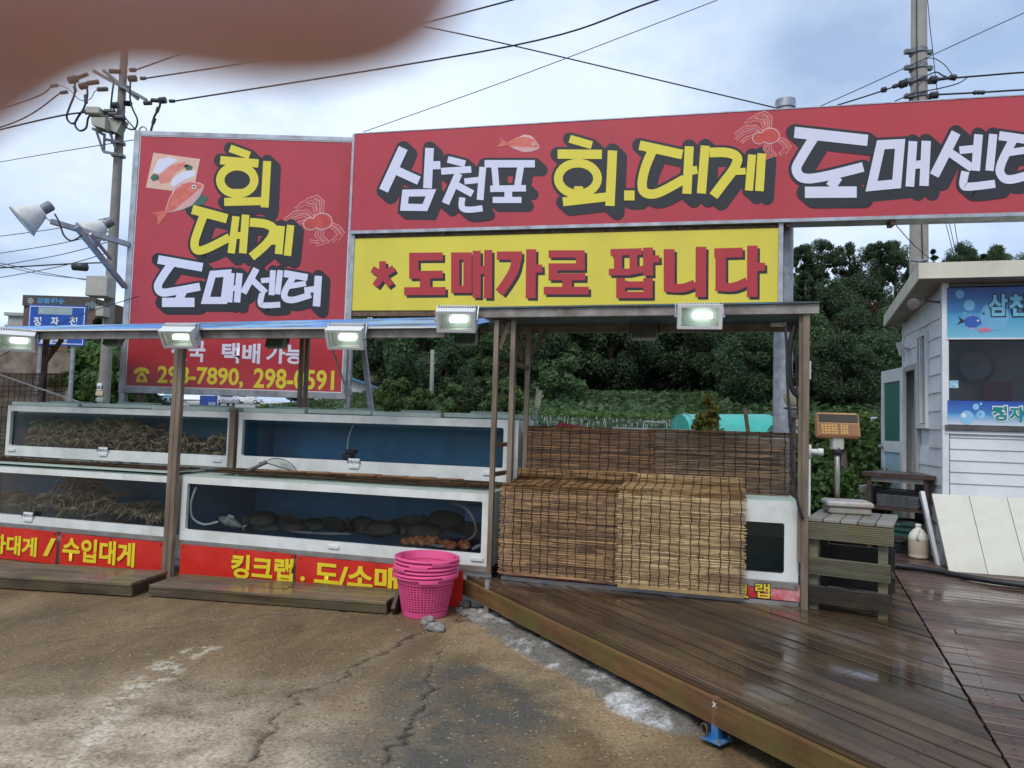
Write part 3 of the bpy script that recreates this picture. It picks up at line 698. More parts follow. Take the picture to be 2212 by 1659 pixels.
wb3(([(1320,302),(1440,296),(1418,545),(1262,560)],58,'o'), ([(1520,280),(1500,562)],54), ([(1500,430),(1590,422)],50), ([(1602,278),(1588,558)],58))
wb3(([(1787,226),(1652,494)],60), ([(1740,345),(1887,447)],52), ([(1808,337),(1920,325)],48), ([(1927,238),(1908,464)],54), ([(2018,236),(1995,464)],52), ([(1845,468),(1832,548),(1870,563),(2030,545)],50,'c'))
wb3(([(2055,245),(2265,275)],56), ([(2110,352),(2255,330)],44), ([(2145,265),(2068,420),(2068,490),(2130,518),(2300,470)],54,'c'), ([(2240,405),(2340,392)],48), ([(2362,262),(2345,562)],56))
fishpic(bn, FB, R2(1120, 300), 0.64, R(4)); crabpic(bn, FB, R3(590, 245), 0.68)

YO = 0.035; FY = Face(B0 - BN * YO, BN)
zyt = (FY(765, 512).z + FY(1680, 497).z) / 2; zyb = (FY(762, 676).z + FY(1680, 662).z) / 2; sy0 = (FY(763, 600) - B0).dot(BD); sy1 = (FY(1681, 580) - B0).dot(BD)
ys_ = thing("yellow_signboard", "yellow signboard with bold red letters and black shadows", "signboard", B0 - EZ * (B0.z - zyb))
m = MB(BT); m.box(sy0, sy1, YO, YO+.12, zyb, zyt); m.build("panel", M_YEL, ys_)
for (a, b, c_, d) in ((sy0-.045, sy0-.001, zyb-.12, zyt+.1), (sy1+.001, sy1+.05, zyb-.05, zyt+.12)):
    m = MB(BT); m.box(a, b, YO-.012, YO+.14, c_, d); m.build("frame", M_ALU, ys_)
m = MB(BT); m.box(sy0, sy1, YO+.01, YO+.12, zyb-.07, zyb-.001); m.build("frame", M_RUST, ys_)
m = MB(BT); m.box(sy0-.04, sy1+.04, YO+.03, YO+.10, zyt+.012, zyt+.05); m.build("frame", M_RUST, ys_)
for i in range(7):
    m = MB(BT); sx_ = sy0 + (sy1-sy0)*(i+.5)/7; m.box(sx_-.02, sx_+.02, YO+.04, YO+.09, zyt, zbb+.01); m.build("bracket", M_RUST, ys_)
ry = LT(FY, R2, ys_, (15, 16), 0, M_LR); ry3 = LT(FY, R3, ys_, (15, 16), 0, M_LR)
ry(([(248,1112),(248,1025)],42), ([(250,1110),(182,1074)],42), ([(250,1110),(318,1068)],42), ([(252,1105),(202,1178)],42), ([(248,1105),(300,1176)],42))
ry(([(415,997),(622,995)],50), ([(442,975),(442,1130)],58), ([(415,1110),(622,1107)],48), ([(512,1110),(512,1200)],65), ([(382,1212),(640,1210)],50))
ry(([(700,970),(700,1222)],52), ([(776,970),(776,1222)],52), ([(675,993),(803,993)],45), ([(675,1200),(803,1200)],45), ([(833,960),(833,1252)],50), ([(835,1080),(900,1080)],50), ([(905,955),(903,1255)],50))
ry(([(958,990),(1115,990)],52), ([(1085,985),(1065,1080),(1015,1165),(975,1220)],60,'c'), ([(1172,950),(1168,1255)],62), ([(1190,1072),(1242,1070)],50))
ry(([(1280,980),(1505,980)],46), ([(1478,980),(1478,1080)],55), ([(1280,1060),(1505,1060)],44), ([(1308,1060),(1308,1140)],55), ([(1280,1122),(1508,1122)],44), ([(1395,1122),(1395,1200)],60), ([(1250,1208),(1530,1208)],48))
ry(([(1665,970),(1860,965)],42), ([(1712,985),(1712,1080)],50), ([(1808,985),(1808,1075)],48), ([(1655,1092),(1780,1092),(1885,1070)],42), ([(1898,940),(1900,1115)],62), ([(1925,1012),(1970,1010)],45), ([(1728,1130),(1728,1252)],55), ([(1898,1130),(1898,1252)],58), ([(1730,1170),(1900,1170)],40), ([(1705,1235),(1925,1235)],40))
ry(([(2030,950),(2030,1190)],68), ([(1998,1188),(2110,1192),(2190,1165)],54,'c'), ([(2228,935),(2226,1248)],66))
ry3(([(285,975),(462,970)],60), ([(325,950),(325,1190)],65), ([(292,1182),(400,1186),(490,1152)],55,'c'), ([(522,928),(520,1248)],65), ([(550,1060),(600,1060)],52))

# --- galvanised round pole carrying the signs
pp = gp(1692, 700, B0 - BN * 0.45, BN); g0 = terr(pp.x, pp.y).item() - 0.2
pm = thing("steel_pole", "thick galvanised round steel pole behind the reed blinds holding the long sign", "pole", (pp.x, pp.y, g0))
ptop = gp(1695, 218, B0 - BN * 0.45, BN).z
m = MB(); m.lathe([(0.112, g0), (0.108, 3.0), (0.102, ptop-.08)], (pp.x, pp.y, 0), 28); m.build("shaft", M_GALV, pm, 40)
m = MB(); m.lathe([(0.118, ptop-.10), (0.118, ptop)], (pp.x, pp.y, 0), 28); m.build("cap", M_GALV, pm, 40)
for z_ in (zbb+.12, zbt-.12):
    m = MB(); m.bar(Vector((pp.x, pp.y, z_)) - BN*0.05, Vector((pp.x, pp.y, z_)) + BN*0.26, .09, .09); m.build("bracket", M_GALV, pm)
# ------------------------------------------------------------------ STALL
M_FRP = mat("tank_white", (0.78, 0.79, 0.75), (0.70, 0.71, 0.66), 3, 0.38, 0.28, dirt=(0.42, 0.40, 0.32), dirt_amt=0.5, dscale=3.5)
M_TEAL = mat("tank_liner_grey", (0.50, 0.53, 0.48), (0.40, 0.45, 0.43), 2, 0.6)
M_LID = mat("lid_pale_green", (0.66, 0.78, 0.68), (0.58, 0.70, 0.61), 4, 0.5, dirt=(0.45, 0.47, 0.4), dirt_amt=0.5)
def let_through(mt, amt):      # thin fibreglass lets daylight into the tank
    t_ = mt.node_tree; b_ = t_.nodes["Principled BSDF"]; tr_ = t_.nodes.new("ShaderNodeBsdfTranslucent"); mx_ = t_.nodes.new("ShaderNodeMixShader"); mx_.inputs[0].default_value = amt
    src = b_.inputs['Base Color'].links[0].from_socket; t_.links.new(src, tr_.inputs[0]); t_.links.new(b_.outputs[0], mx_.inputs[1]); t_.links.new(tr_.outputs[0], mx_.inputs[2]); t_.links.new(mx_.outputs[0], t_.nodes["Material Output"].inputs[0])
let_through(M_LID, 0.3); let_through(M_TEAL, 0.5)
M_FRPT = mat("tank_white_thin", (0.78, 0.79, 0.75), (0.70, 0.71, 0.66), 3, 0.38, 0.28, dirt=(0.42, 0.40, 0.32), dirt_amt=0.5, dscale=3.5); let_through(M_FRPT, 0.45)
M_BLUE = mat("tank_liner_blue", (0.125, 0.36, 0.56), (0.09, 0.28, 0.46), 2, 0.6, dirt=(0.10, 0.16, 0.18), dirt_amt=0.5)
M_STEEL = mat("stainless_dull", (0.44, 0.42, 0.39), (0.30, 0.27, 0.24), 12, 0.5, 0.32, 0.6, 0.06, 60, dirt=(0.15, 0.09, 0.05), dirt_amt=0.6, dscale=6)
M_POST = mat("brown_stained_post", (0.30, 0.235, 0.17), (0.17, 0.12, 0.08), 10, 0.55, 0.4, 0.35, 0.08, 60, stretch=(1, 1, .2))
M_BEAM = mat("canopy_beam", (0.34, 0.31, 0.28), (0.22, 0.195, 0.17), 8, 0.6, 0.45, 0.25, 0.12, 40, dirt=(0.09, 0.06, 0.04), dirt_amt=0.7, dscale=5)
def glassm(name, tint, ior=1.33, f=0.0):
    N = NB(name); N.t.nodes.remove(N.b)
    tr = N.n("ShaderNodeBsdfTransparent"); tr.inputs[0].default_value = (*tint, 1); gl = N.n("ShaderNodeBsdfGlossy"); gl.inputs['Roughness'].default_value = 0.03
    fr_ = N.n("ShaderNodeFresnel"); fr_.inputs[0].default_value = ior
    ms = N.n("ShaderNodeMixShader"); N.l(fr_.outputs[0], ms.inputs[0]); N.l(tr.outputs[0], ms.inputs[1]); N.l(gl.outputs[0], ms.inputs[2]); N.l(ms.outputs[0], N.o.inputs[0])
    return N.m
M_GLASS = glassm("tank_glass", (0.98, 0.99, 0.99), 1.28)
M_WATER = glassm("tank_water", (0.86, 0.93, 0.95), 1.12)
M_WATERG = glassm("tank_water_grey", (0.72, 0.86, 0.86), 1.15)
M_PAPER = mat("paper_card", (0.80, 0.80, 0.80), (0.75, 0.75, 0.76), 3, 0.7)
M_INK = mat("ink", (0.05, 0.05, 0.07), None, 3, 0.7)
def tank(label, s0, s1, t0, dep, z0, z1, mg, lids=0, liner=M_BLUE, tags=(), wl=0.9, water=M_WATER, notch=True):
    """mg: left, right, bottom, top frame margins"""
    root = thing("fish_tank", label, "fish tank", L((s0+s1)/2, t0+dep/2, z0), "stacked glass fronted tanks of the stall")
    a, b, c, d = s0+mg[0], s1-mg[1], z0+mg[2], z1-mg[3]; w_ = 0.035
    m = MB(STALL)
    m.box(s0, a, t0, t0+w_, z0, z1); m.box(b, s1, t0, t0+w_, z0, z1); m.box(a, b, t0, t0+w_, z0, c); m.box(a, b, t0, t0+w_, d, z1)
    m.build("front_frame", M_FRP, root)
    m = MB(STALL); m.box(s0, s0+w_, t0+w_, t0+dep, z0, z1); m.box(s1-w_, s1, t0+w_, t0+dep, z0, z1); m.box(s0+w_, s1-w_, t0+dep-w_, t0+dep, z0, z1); m.box(s0+w_, s1-w_, t0+w_, t0+dep-w_, z0, z0+w_)
    m.build("shell", M_FRPT if liner is M_TEAL else M_FRP, root)
    i = w_ + .004; m = MB(STALL); x0, x1, y0, y1, q0, q1 = s0+i, s1-i, t0+w_+.03, t0+dep-i, z0+i, z1-i
    m._add([(x0,y0,q0),(x1,y0,q0),(x1,y1,q0),(x0,y1,q0),(x0,y0,q1),(x1,y0,q1),(x1,y1,q1),(x0,y1,q1)], [(0,1,2,3),(1,5,6,2),(2,6,7,3),(3,7,4,0)])
    m.build("liner", liner, root)
    m = MB(STALL); m.box(a-.01, b+.01, t0+w_+.002, t0+w_+.010, c-.01, d+.01); m.build("glass_pane", M_GLASS, root)
    zw = c + (d-c)*wl
    m = MB(STALL); m.box(x0+.006, x1-.006, t0+w_+.014, y1-.006, q0+.006, zw); m.build("water", water, root)
    if notch:
        for (px, pz) in ((a, c), (b, c), (a, d), (b, d)):
            m = MB(STALL); r_ = .016; sx_ = 1 if px == a else -1; sz_ = 1 if pz == c else -1
            m.prism([(px-sx_*.002, t0+.004, pz-sz_*.002), (px+sx_*r_, t0+.004, pz-sz_*.002), (px-sx_*.002, t0+.004, pz+sz_*r_)], (0, .028, 0)); m.build("corner_fillet", M_FRP, root)
    if not lids:
        m = MB(STALL); m.box(s0+.002, s1-.002, t0+w_+.001, t0+dep-.002, z1+.0005, z1+.008); m.build("top_panel", M_LID, root)
    if lids:
        n = lids; ww = (s1-s0-.06)/n
        for k in range(n):
            m = MB(STALL); q = s0+.04+k*ww; zz = z1+.001+(k % 2)*.006; m.cbox(q, q+ww-.02, t0+.008+(.03 if k % 2 else 0), t0+dep-.03, zz, zz+.046, .006); lid = m.build("lid", M_LID, root)
            m = MB(STALL); m.cbox(q+ww*.25, q+ww*.75, t0+dep*.45, t0+dep*.7, zz+.047, zz+.07, .006); m.build("lid_grip", M_LID, lid)
    for (sp, card) in tags:
        m = MB(STALL); zz = z0+mg[2]*.52; m.cbox(sp-.055, sp+.055, t0-.014, t0-.0005, zz-.012, zz+.020, .003); hd = m.build("label_holder", M_FRP, root)
        if card:
            m = MB(STALL); m.box(sp-.06, sp+.062, t0-.011, t0-.008, zz+.012, zz+.085); cd_ = m.build("card", M_PAPER, hd)
            text(hd, card, L(sp, t0-.0115, zz+.048), EX, EZ, 0.036, M_INK, .02, "card_writing", h=.001)
    return root
T_UL = tank("upper fish tank packed with brown crabs", -2.82, 0.17, 0.5, 0.62, 1.03, 1.60, (.05, .02, .115, .062), 3, tags=((-1.42, "대게(러시아)"), (-2.72, None), (0.05, None)))
T_UM = tank("long upper fish tank of empty blue water", 0.28, 3.27, 0.5, 0.62, 1.03, 1.60, (.05, .14, .125, .075), 4, tags=((1.62, "대게(국내)"), (3.0, None)))
T_LL = tank("lower fish tank with crabs heaped on its floor", -4.1, -0.085, 0.0, 1.15, 0.37, 0.95, (.05, .03, .085, .06), 0, tags=((-1.82, "대게(러시아)"),), wl=.97)
T_LM = tank("lower fish tank holding dark flatfish and eels", 0.055, 3.20, 0.0, 1.15, 0.355, 0.965, (.06, .09, .10, .07), 0, tags=((1.72, None), (3.08, None)), wl=.97)
T_RL = tank("low white tank half full of grey water beside the pale reed blind", 3.30, 5.62, 0.02, 0.75, 0.435, 1.03, (.06, .10, .055, .16), 0, M_TEAL, wl=.48, water=M_WATERG)
T_RU = tank("upper tank hidden behind the hanging dark reed blinds", 3.38, 5.58, 0.52, 0.55, 1.0, 1.50, (.06, .06, .1, .1), 0, M_BLUE, notch=False)
# stand rails, legs and back boards under the lower tanks
for (a, b, zz, lab) in ((-4.1, -0.085, .37, "steel stand carrying the crab tank above the red strips"), (0.055, 3.20, .355, "steel stand carrying the flatfish tank above the red strips"), (3.30, 5.62, .435, "steel stand on the deck under the half full grey tank")):
    zf = 0.0 if a < 3 else ZD
    root = thing("tank_stand", lab, "stand", L((a+b)/2, .5, zf))
    m = MB(STALL); m.box(a, b, -.012, .04, zz-.046, zz-.001); m.build("rail", M_STEEL, root)
    m = MB(STALL); m.box(a, b, 1.05 if a < 3 else .7, 1.10 if a < 3 else .75, zz-.046, zz-.001); m.build("rail", M_STEEL, root)
    if a < 3:
        m = MB(STALL); m.box(a, b, 0.03, .045, .0, zz-.047); m.build("back_board", M_FRP, root)
    else:
        m = MB(STALL); m.box(a, b, -.012, .03, zf+.001, zf+.032); m.build("rail", M_STEEL, root)
    for q in (a+.03, b-.03):
        for tt in (.02, .70):
            m = MB(STALL); m.box(q-.022, q+.022, tt-.01+.035, tt+.06, zf, zz-.047); m.build("leg", M_STEEL, root)
    if a < 3:
        m = MB(STALL); m.box(a+.0, b-.0, .0, .50, zz+.612, zz+.622) ; m.build("top_sheet", M_LID, root)
# uprights at the ends of the upper tanks
m = MB(STALL); m.box(0.19, 0.255, .47, .52, .98, 1.63); m.build("tank_divider", M_POST, None, label="brown steel upright between the two upper tanks", cat="post")

# --- crabs
M_CRAB = mat("crab_shell", (0.52, 0.37, 0.215), (0.27, 0.175, 0.10), 16, 0.5, 0.35, 0, .25, 60, island=0.25)
def crab_mesh(seed, span=0.27):
    r = random.Random(seed); m = MB()
    m.ell((0, 0, 0), (.082, .072, .036), 14, 8)
    for _ in range(12):
        a = r.uniform(0, 6.28); q = r.uniform(0, .055); m.ell((q*math.cos(a), q*math.sin(a), .029), (.008, .008, .009), 5, 4)
    for sgn in (-1, 1):
        for k in range(4):
            an = R(62 - k*38 + r.uniform(-8, 8)); d = Vector((sgn*math.cos(an), math.sin(an), 0)); lift = r.uniform(.02, .07); l1 = span*(.44 + r.uniform(-.04, .05)); l2 = span*(.36+r.uniform(-.05, .05))
            p0 = d*.055; p1 = p0 + d*l1 + Vector((0, r.uniform(-.03, .03), lift)); p2 = p1 + d*l2*.8 + Vector((0, r.uniform(-.05, .05), -lift*1.2 - r.uniform(0, .03))); p3 = p2 + Vector((sgn*.03*r.uniform(.2, 1), -.04*r.uniform(-.5, 1), -.045))
            m.tube([p0, p0.lerp(p1, .9), p1], [.0125, .014, .011], 6); m.tube([p1, p1.lerp(p2, .85), p2], [.011, .010, .007], 6); m.tube([p2, p3], [.0065, .0015], 5)
        p0 = Vector((sgn*.04, .045, 0)); p1 = p0+Vector((sgn*.06, .06, .01)); p2 = p1+Vector((-sgn*.02, .07, 0))
        m.tube([p0, p1], .011, 6); m.tube([p1, p1.lerp(p2, .6), p2], [.012, .017, .010], 6); m.tube([p2, p2+Vector((-sgn*.005, .045, .006))], [.008, .002], 5); m.tube([p2, p2+Vector((-sgn*.018, .04, -.004))], [.006, .0015], 5)
    return m.mesh("crab", (0, 0, 0), M_CRAB, True)
CR = [crab_mesh(i) for i in range(6)]
def put_crab(i, s, t, z, rx, ry_, rz, sc, label, group):
    o = bpy.data.objects.new("crab", CR[i % 6]); _link(o); o.location = L(s, t, z); o.rotation_euler = (rx, ry_, rz - TH); o.scale = (sc,)*3
    tag(o, label, "crab", group)
r = random.Random(12); n = 0
def heap(s):   # height of the upper heap along the tank
    h = 0.29 + .04*math.sin(s*3.1) + .03*math.sin(s*7.3+1)
    if s < -1.75: h += .05*math.sin((s+2.8)*2.9)
    if -0.98 < s < -0.80: h -= .14
    if s > -.8: h -= .055
    return h
for layer, tt in ((0, .755), (1, .86), (2, .97)):
    for row in range(5):
        s = -2.70 + r.uniform(0, .1)
        while s < 0.10:
            z = 1.155 + row*.075 + r.uniform(-.02, .02)
            if z < 1.10 + heap(s):
                top = (1.10+heap(s)-z) < .09
                if r.random() < (.97 if layer == 0 else .8):
                    put_crab(r.randrange(6), min(max(s, -2.58), -.03) if layer == 0 else s, tt + r.uniform(-.02, .03), z, r.uniform(-.5, .35) + (.9 if r.random() < .12 else 0), r.uniform(-.25, .25), r.uniform(-.5, .5) + (math.pi if r.random() < .5 else 0), r.uniform(.60, .72), "brown long legged crab heaped in the upper tank", "crabs heaped in the upper tank")
            s += r.uniform(.155, .21)
r = random.Random(5)
def low(s): return .045 + .32*math.exp(-((s+1.55)/.28)**2) + .05*math.exp(-((s+.45)/.4)**2) + .06*math.exp(-((s+2.4)/.3)**2)
for layer, tt in ((0, .31), (1, .45), (2, .60)):
    s = -3.4
    while s < -.25:
        zz = 0.50
        while zz < .46 + low(s):
            put_crab(r.randrange(6), s+r.uniform(-.05, .05), tt+r.uniform(-.04, .04), zz+r.uniform(0, .03), r.uniform(-.6, .6), r.uniform(-.4, .4), r.uniform(0, 6.28), r.uniform(.66, .84), "orange brown crab on the floor of the lower tank", "crabs in the lower tank")
            zz += .10
        s += r.uniform(.16, .24)
# --- fish in the lower middle tank
M_FLAT = mat("flatfish_skin", (0.042, 0.036, 0.028), (0.020, 0.017, 0.013), 12, 0.75)
M_SILV = mat("fish_silver", (0.42, 0.42, 0.38), (0.14, 0.13, 0.11), 14, 0.3, dirt=(0.08, 0.07, 0.06), dirt_amt=.8, dscale=9)
M_EEL = mat("eel_skin", (0.20, 0.19, 0.17), (0.10, 0.095, 0.088), 10, 0.4); M_SQ = mat("sea_squirt", (0.50, 0.14, 0.035), (0.22, 0.05, 0.02), 12, 0.45, 0.3, 0, .5, 30, dirt=(.62, .40, .18), dirt_amt=.7, dscale=8)
def flatfish(s, t, z, ln, rz, tilt, label):
    m = MB(); out = []
    for i in range(20):
        a = 2*math.pi*i/20; out.append((ln*.5*math.cos(a), ln*.27*math.sin(a)*(1-.25*math.cos(a)), 0))
    Q = Matrix.Rotation(rz, 4, 'Z') @ Matrix.Rotation(tilt, 4, 'X')
    m.T = STALL @ Matrix.Translation((s, t, z)) @ Q
    n_ = len(out); m._add([(p[0], p[1], 0) for p in out] + [(p[0]*.6, p[1]*.6, .022) for p in out] + [(p[0]*.6, p[1]*.6, -.016) for p in out] + [(0, 0, .026), (0, 0, -.018)],
        [(i, (i+1) % n_, n_+(i+1) % n_, n_+i) for i in range(n_)] + [(n_+i, n_+(i+1) % n_, 3*n_) for i in range(n_)] + [((i+1) % n_, i, 2*n_+i, 2*n_+(i+1) % n_) for i in range(n_)] + [(2*n_+(i+1) % n_, 2*n_+i, 3*n_+1) for i in range(n_)])
    m.prism([(-ln*.48, -.02, 0), (-ln*.66, -.06, 0), (-ln*.66, .06, 0), (-ln*.48, .02, 0)], (0, 0, .008))
    for e in (-.02, .03): m.ell((ln*.36, e, .024), (.008, .008, .007), 6, 4)
    m.build("flatfish", M_FLAT, None, True, label, "fish", "dark flatfish in the lower tank")
for a in ((.75,.28,.58,.30,.3,.9), (.95,.42,.60,.34,2.9,.8), (1.30,.35,.57,.30,.2,.7), (1.50,.30,.60,.30,3.0,1.0), (1.78,.40,.62,.28,.1,1.1), (2.05,.25,.60,.34,.2,.8), (2.30,.35,.70,.32,3.1,1.2), (2.48,.25,.62,.34,.4,.8), (2.62,.40,.76,.36,.2,1.1), (.62,.5,.56,.32,.1,.9), (1.42,.5,.58,.34,2.8,.8), (1.62,.45,.50,.3,.4,.3), (2.15,.5,.60,.34,.2,.9), (2.75,.5,.62,.32,2.9,.9), (.9,.22,.49,.26,.2,.2), (2.4,.2,.50,.28,3.3,.25), (1.15,.2,.53,.26,.5,.4), (1.9,.2,.53,.3,2.7,.35)):
    a = (a[0], a[1]+.05, .475+(a[2]-.475)*.62) + a[3:]; flatfish(*a, "dark flatfish resting in the lower tank")
def eel(pts, rad, label, mt=M_EEL):
    P = curve_pts([L(*p) for p in pts], 6); n_ = len(P)
    m = MB(); m.tube(P, [rad*(.55+.45*min(1, i/4))*min(1, (n_-i)/(n_*.55)+.05) for i in range(n_)], 8)
    return m.build("eel", mt, None, True, label, "eel")
eel([(2.78,.12,.86),(2.92,.11,.82),(3.0,.11,.72),(3.02,.12,.62),(2.96,.12,.55),(2.86,.12,.52)], .017, "pale eel curling up against the tank glass")
eel([(1.2,.1,.50),(1.5,.1,.50),(1.75,.1,.515),(1.85,.1,.52)], .014, "brown eel lying straight on the tank floor"); eel([(2.55,.09,.49),(2.7,.09,.475),(2.85,.1,.48)], .016, "short dark eel beside the orange sea squirts")
eel([(3.0,.09,.47),(3.05,.1,.50),(3.09,.12,.52)], .02, "silver tailed eel in the corner of the flatfish tank", M_SILV)
m = MB(STALL @ Matrix.Translation((.50, .16, .53)) @ Matrix.Rotation(R(15), 4, 'Y'))
m.lathe([(.004, -.14), (.03, -.10), (.046, -.03), (.042, .05), (.018, .12), (.008, .15)], (0, 0, 0), 12, True, (1, 0, 0)); m.prism([(.13, -.004, .0), (.19, -.004, .045), (.17, -.004, 0), (.19, -.004, -.045)], (0, .008, 0)); m.prism([(-.06, -.003, .04), (.05, -.003, .04), (.02, -.003, .07), (-.04, -.003, .068)], (0, .006, 0))
m.build("rockfish", M_SILV, None, True, "speckled silver rockfish behind the white air hose", "fish")
for i, (s, t, z, k) in enumerate(((2.50,.13,.50,.05),(2.62,.11,.515,.05),(2.42,.15,.49,.04),(2.74,.12,.495,.04),(2.80,.10,.485,.045),(2.92,.11,.50,.045),(2.36,.12,.485,.035))):
    m = MB(STALL); rr = random.Random(i); Q = Matrix.Rotation(rr.uniform(-.6, .6), 3, 'Y')
    m.ell((s, t, z), (k*1.35, k, k*.85), 12, 8, Q)
    for _ in range(16):
        a = rr.uniform(0, 6.28); b = rr.uniform(-1, 1); cc = math.sqrt(1-b*b); m.ell((s+k*1.3*cc*math.cos(a), t+k*cc*math.sin(a), z+k*.85*b), (k*.22,)*3, 6, 4)
    m.build("sea_squirt", M_SQ, None, True, "knobbly orange sea squirt on the floor of the flatfish tank", "sea squirt", "orange sea squirts")
M_HOSEW = mat("white_hose", (.70, .70, .66), None, 5, .5); M_BLK = mat("black_rubber", (.022, .022, .024), (.015, .015, .017), 20, .5)
m = MB(); m.tube(curve_pts([L(.17,.06,.86), L(.12,.06,.70), L(.14,.07,.56), L(.25,.1,.50), L(.38,.14,.53)], 6), .012, 8); m.build("air_hose", M_HOSEW, None, True, "white air hose curling down inside the flatfish tank", "hose")
m = MB(); m.tube(curve_pts([L(1.50,.66,1.50), L(1.46,.66,1.38), L(1.45,.66,1.28), L(1.47,.66,1.22)], 6), .007, 6); m.build("air_hose", M_HOSEW, None, True, "thin clear air hose hanging in the empty blue tank", "hose")
m = MB(STALL); m.cbox(1.43, 1.53, .60, .69, 1.15, 1.22, .01); m.cbox(1.45, 1.56, .60, .68, 1.22, 1.26, .008); m.build("water_pump", M_BLK, None, label="small black pump on the floor of the blue tank", cat="pump")
m = MB(STALL); m.cbox(2.86, 3.06, .25, .40, .68, .83, .01); m.build("blue_crate", mat("crate_blue", (.05, .13, .28), None, 5, .5), None, label="blue plastic crate inside the flatfish tank", cat="crate")

# --- red hanging strips with yellow words
M_STRIP = mat("banner_red", (0.66, 0.032, 0.018), (0.60, 0.026, 0.016), 2.2, 0.35, 0.25, dirt=(.42, .02, .02), dirt_amt=.4); M_SY = mat("banner_yellow", (0.80, 0.62, 0.02), (0.78, 0.58, 0.02), 4, 0.45)
def hang(sa, sb_, z0, z1, label, words, t=-.03, curl=.0, mt=M_STRIP, name="banner_strip"):
    root = thing(name, label, "banner", L((sa+sb_)/2, t, z0), "red banner strips under the tanks")
    nS, nZ = 28, 6; V = []; F_ = []
    for j in range(nZ+1):
        for i in range(nS+1):
            s = sa+(sb_-sa)*i/nS; z = z0+(z1-z0)*j/nZ
            wv = .006*math.sin(i*.9+sa)*math.sin(j*.7) + .004*math.sin(i*.37+j)
            if j == nZ: z += -.006*abs(math.sin(i*.55))
            V.append(L(s, t+wv*0.5, z))
    for j in range(nZ):
        for i in range(nS): a = j*(nS+1)+i; F_.append((a, a+1, a+nS+2, a+nS+1))
    m = MB(); m._add(V, F_); m.build("sheet", mt, root, True)
    fc = Face(A0 + EY*(t-.006), -EY)
    for (body, c, wpx, hpx) in words: word(body, fc, c, wpx, hpx, M_SY, root, .034, EX)
    for s in (sa+.03, (sa+sb_)/2, sb_-.03):
        m = MB(); m.lathe([(.009, 0), (.009, .006)], L(s, t-.007, z1-.02), 8, True, -EY); m.build("screw", M_RUST, root)
    return root
hang(-3.6, S(122,1180,-.03).x, .005, .335, "red banner strip with yellow letters ending in a slash", [("정자대게", (12,1176), 134, 42), ("/", (195/1.0*1.0-0, 1188), 1, 1)][:1] + [("/", ((432*.45208)/1.8228, (1700+1005*.45208)/1.8228), 26, 40)])
hang(S(130,1180,-.03).x, -.10, .005, .325, "red banner strip with four yellow letters beside the post", [("수입대게", (212,1192), 156, 52)])
hang(S(389,1200,-.03).x, S(635,1220,-.03).x, .005, .325, "red banner strip with three yellow letters on its far half", [("킹크랩", (565.7,1228), 134, 53)])
hang(S(640,1220,-.03).x, 2.97, .005, .315, "red banner strip with a dot and slash partly behind the pink baskets", [(".", (654,1250), 10, 11), ("도/소매", (768,1246), 181, 55)])
M_OLDRED = mat("banner_old_red", (0.55, 0.03, 0.04), (0.48, 0.025, 0.03), 3, 0.45, dirt=(.75, .62, .60), dirt_amt=.9, dscale=4.5)
o = hang(3.32, 5.63, .300, .428, "faded torn red strip with yellow letters under the grey tank", [], t=-.006, mt=M_OLDRED)
fcr = Face(A0 + EY*(-.0095), -EY)
word("랩", fcr, (1647, 1277), 36, 36, M_LB, o, .06, EX); wd = word("랩", Face(A0 + EY*(-.012), -EY), (1647, 1276), 31, 31, M_SY, o, .012, EX)
word("크", fcr, (1602, 1277), 34, 34, M_LB, o, .06, EX); word("크", Face(A0 + EY*(-.012), -EY), (1602, 1276), 29, 29, M_SY, o, .012, EX)

# --- canopies
M_SHEET = NB("blue_painted_sheet"); v_ = M_SHEET.co((1, 1, 1)); nn_ = M_SHEET.noise(M_SHEET.co((.35, 1.6, 1)), 3.2, 8, .65)
cc_ = M_SHEET.mix(M_SHEET.mr(nn_, .50, .54, 0, 1), (.07, .31, .72), (.09, .13, .13)); cc_ = M_SHEET.mix(M_SHEET.mr(M_SHEET.noise(v_, 1.1, 4), .54, .6, 0, .6), cc_, (.35, .58, .82))
M_SHEET.set(Base_Color=cc_, Roughness=.45); M_SHEET = M_SHEET.m
cl_ = thing("stall_canopy", "canopy with a peeling blue sloping sheet over the tanks", "canopy", L(0, 0, 0))
m = MB(STALL); m.prism([(-4.6, -.14, 2.366), (2.98, -.14, 2.366), (2.98, 1.35, 2.69), (-4.6, 1.35, 2.625)], (0, 0, .012)); m.build("roof_sheet", M_SHEET, cl_)
m = MB(STALL); m.box(-4.6, 2.75, -.10, -.05, 2.29, 2.364); m.build("front_beam", M_BEAM, cl_)
m = MB(STALL); m.box(-4.6, 2.98, -.15, -.1405, 2.364, 2.380) ; m.build("edge_trim", M_FRP, cl_)
m = MB(STALL); m.box(-4.6, 2.9, 1.25, 1.31, 2.52, 2.59); m.build("rear_beam", M_BEAM, cl_)
for q in (-3.3, -2.1, -.9, .35, 1.5, 2.6):
    m = MB(); m.bar(L(q, -.05, 2.335), L(q, 1.28, 2.585), .04, .04); m.build("rafter", M_BEAM, cl_)
for (q, tt) in ((-.030, -.06), (.022, -.06)):
    m = MB(STALL); m.box(q-.024, q+.024, tt-.025, tt+.025, 0.0, 2.29); m.build("post", M_POST, cl_)
for (u, tt) in ((650, 1.27), (662, 1.27)):
    q = S(u, 800, tt).x; m = MB(STALL); m.box(q-.02, q+.02, tt-.02, tt+.02, 0, 2.53); m.build("post", M_POST, cl_)
m = MB(); m.bar(gp(783, 735, A0+EY*1.3, EY), gp(802, 885, A0+EY*1.3, EY), .05, .05); m.build("brace", M_GALV, cl_)
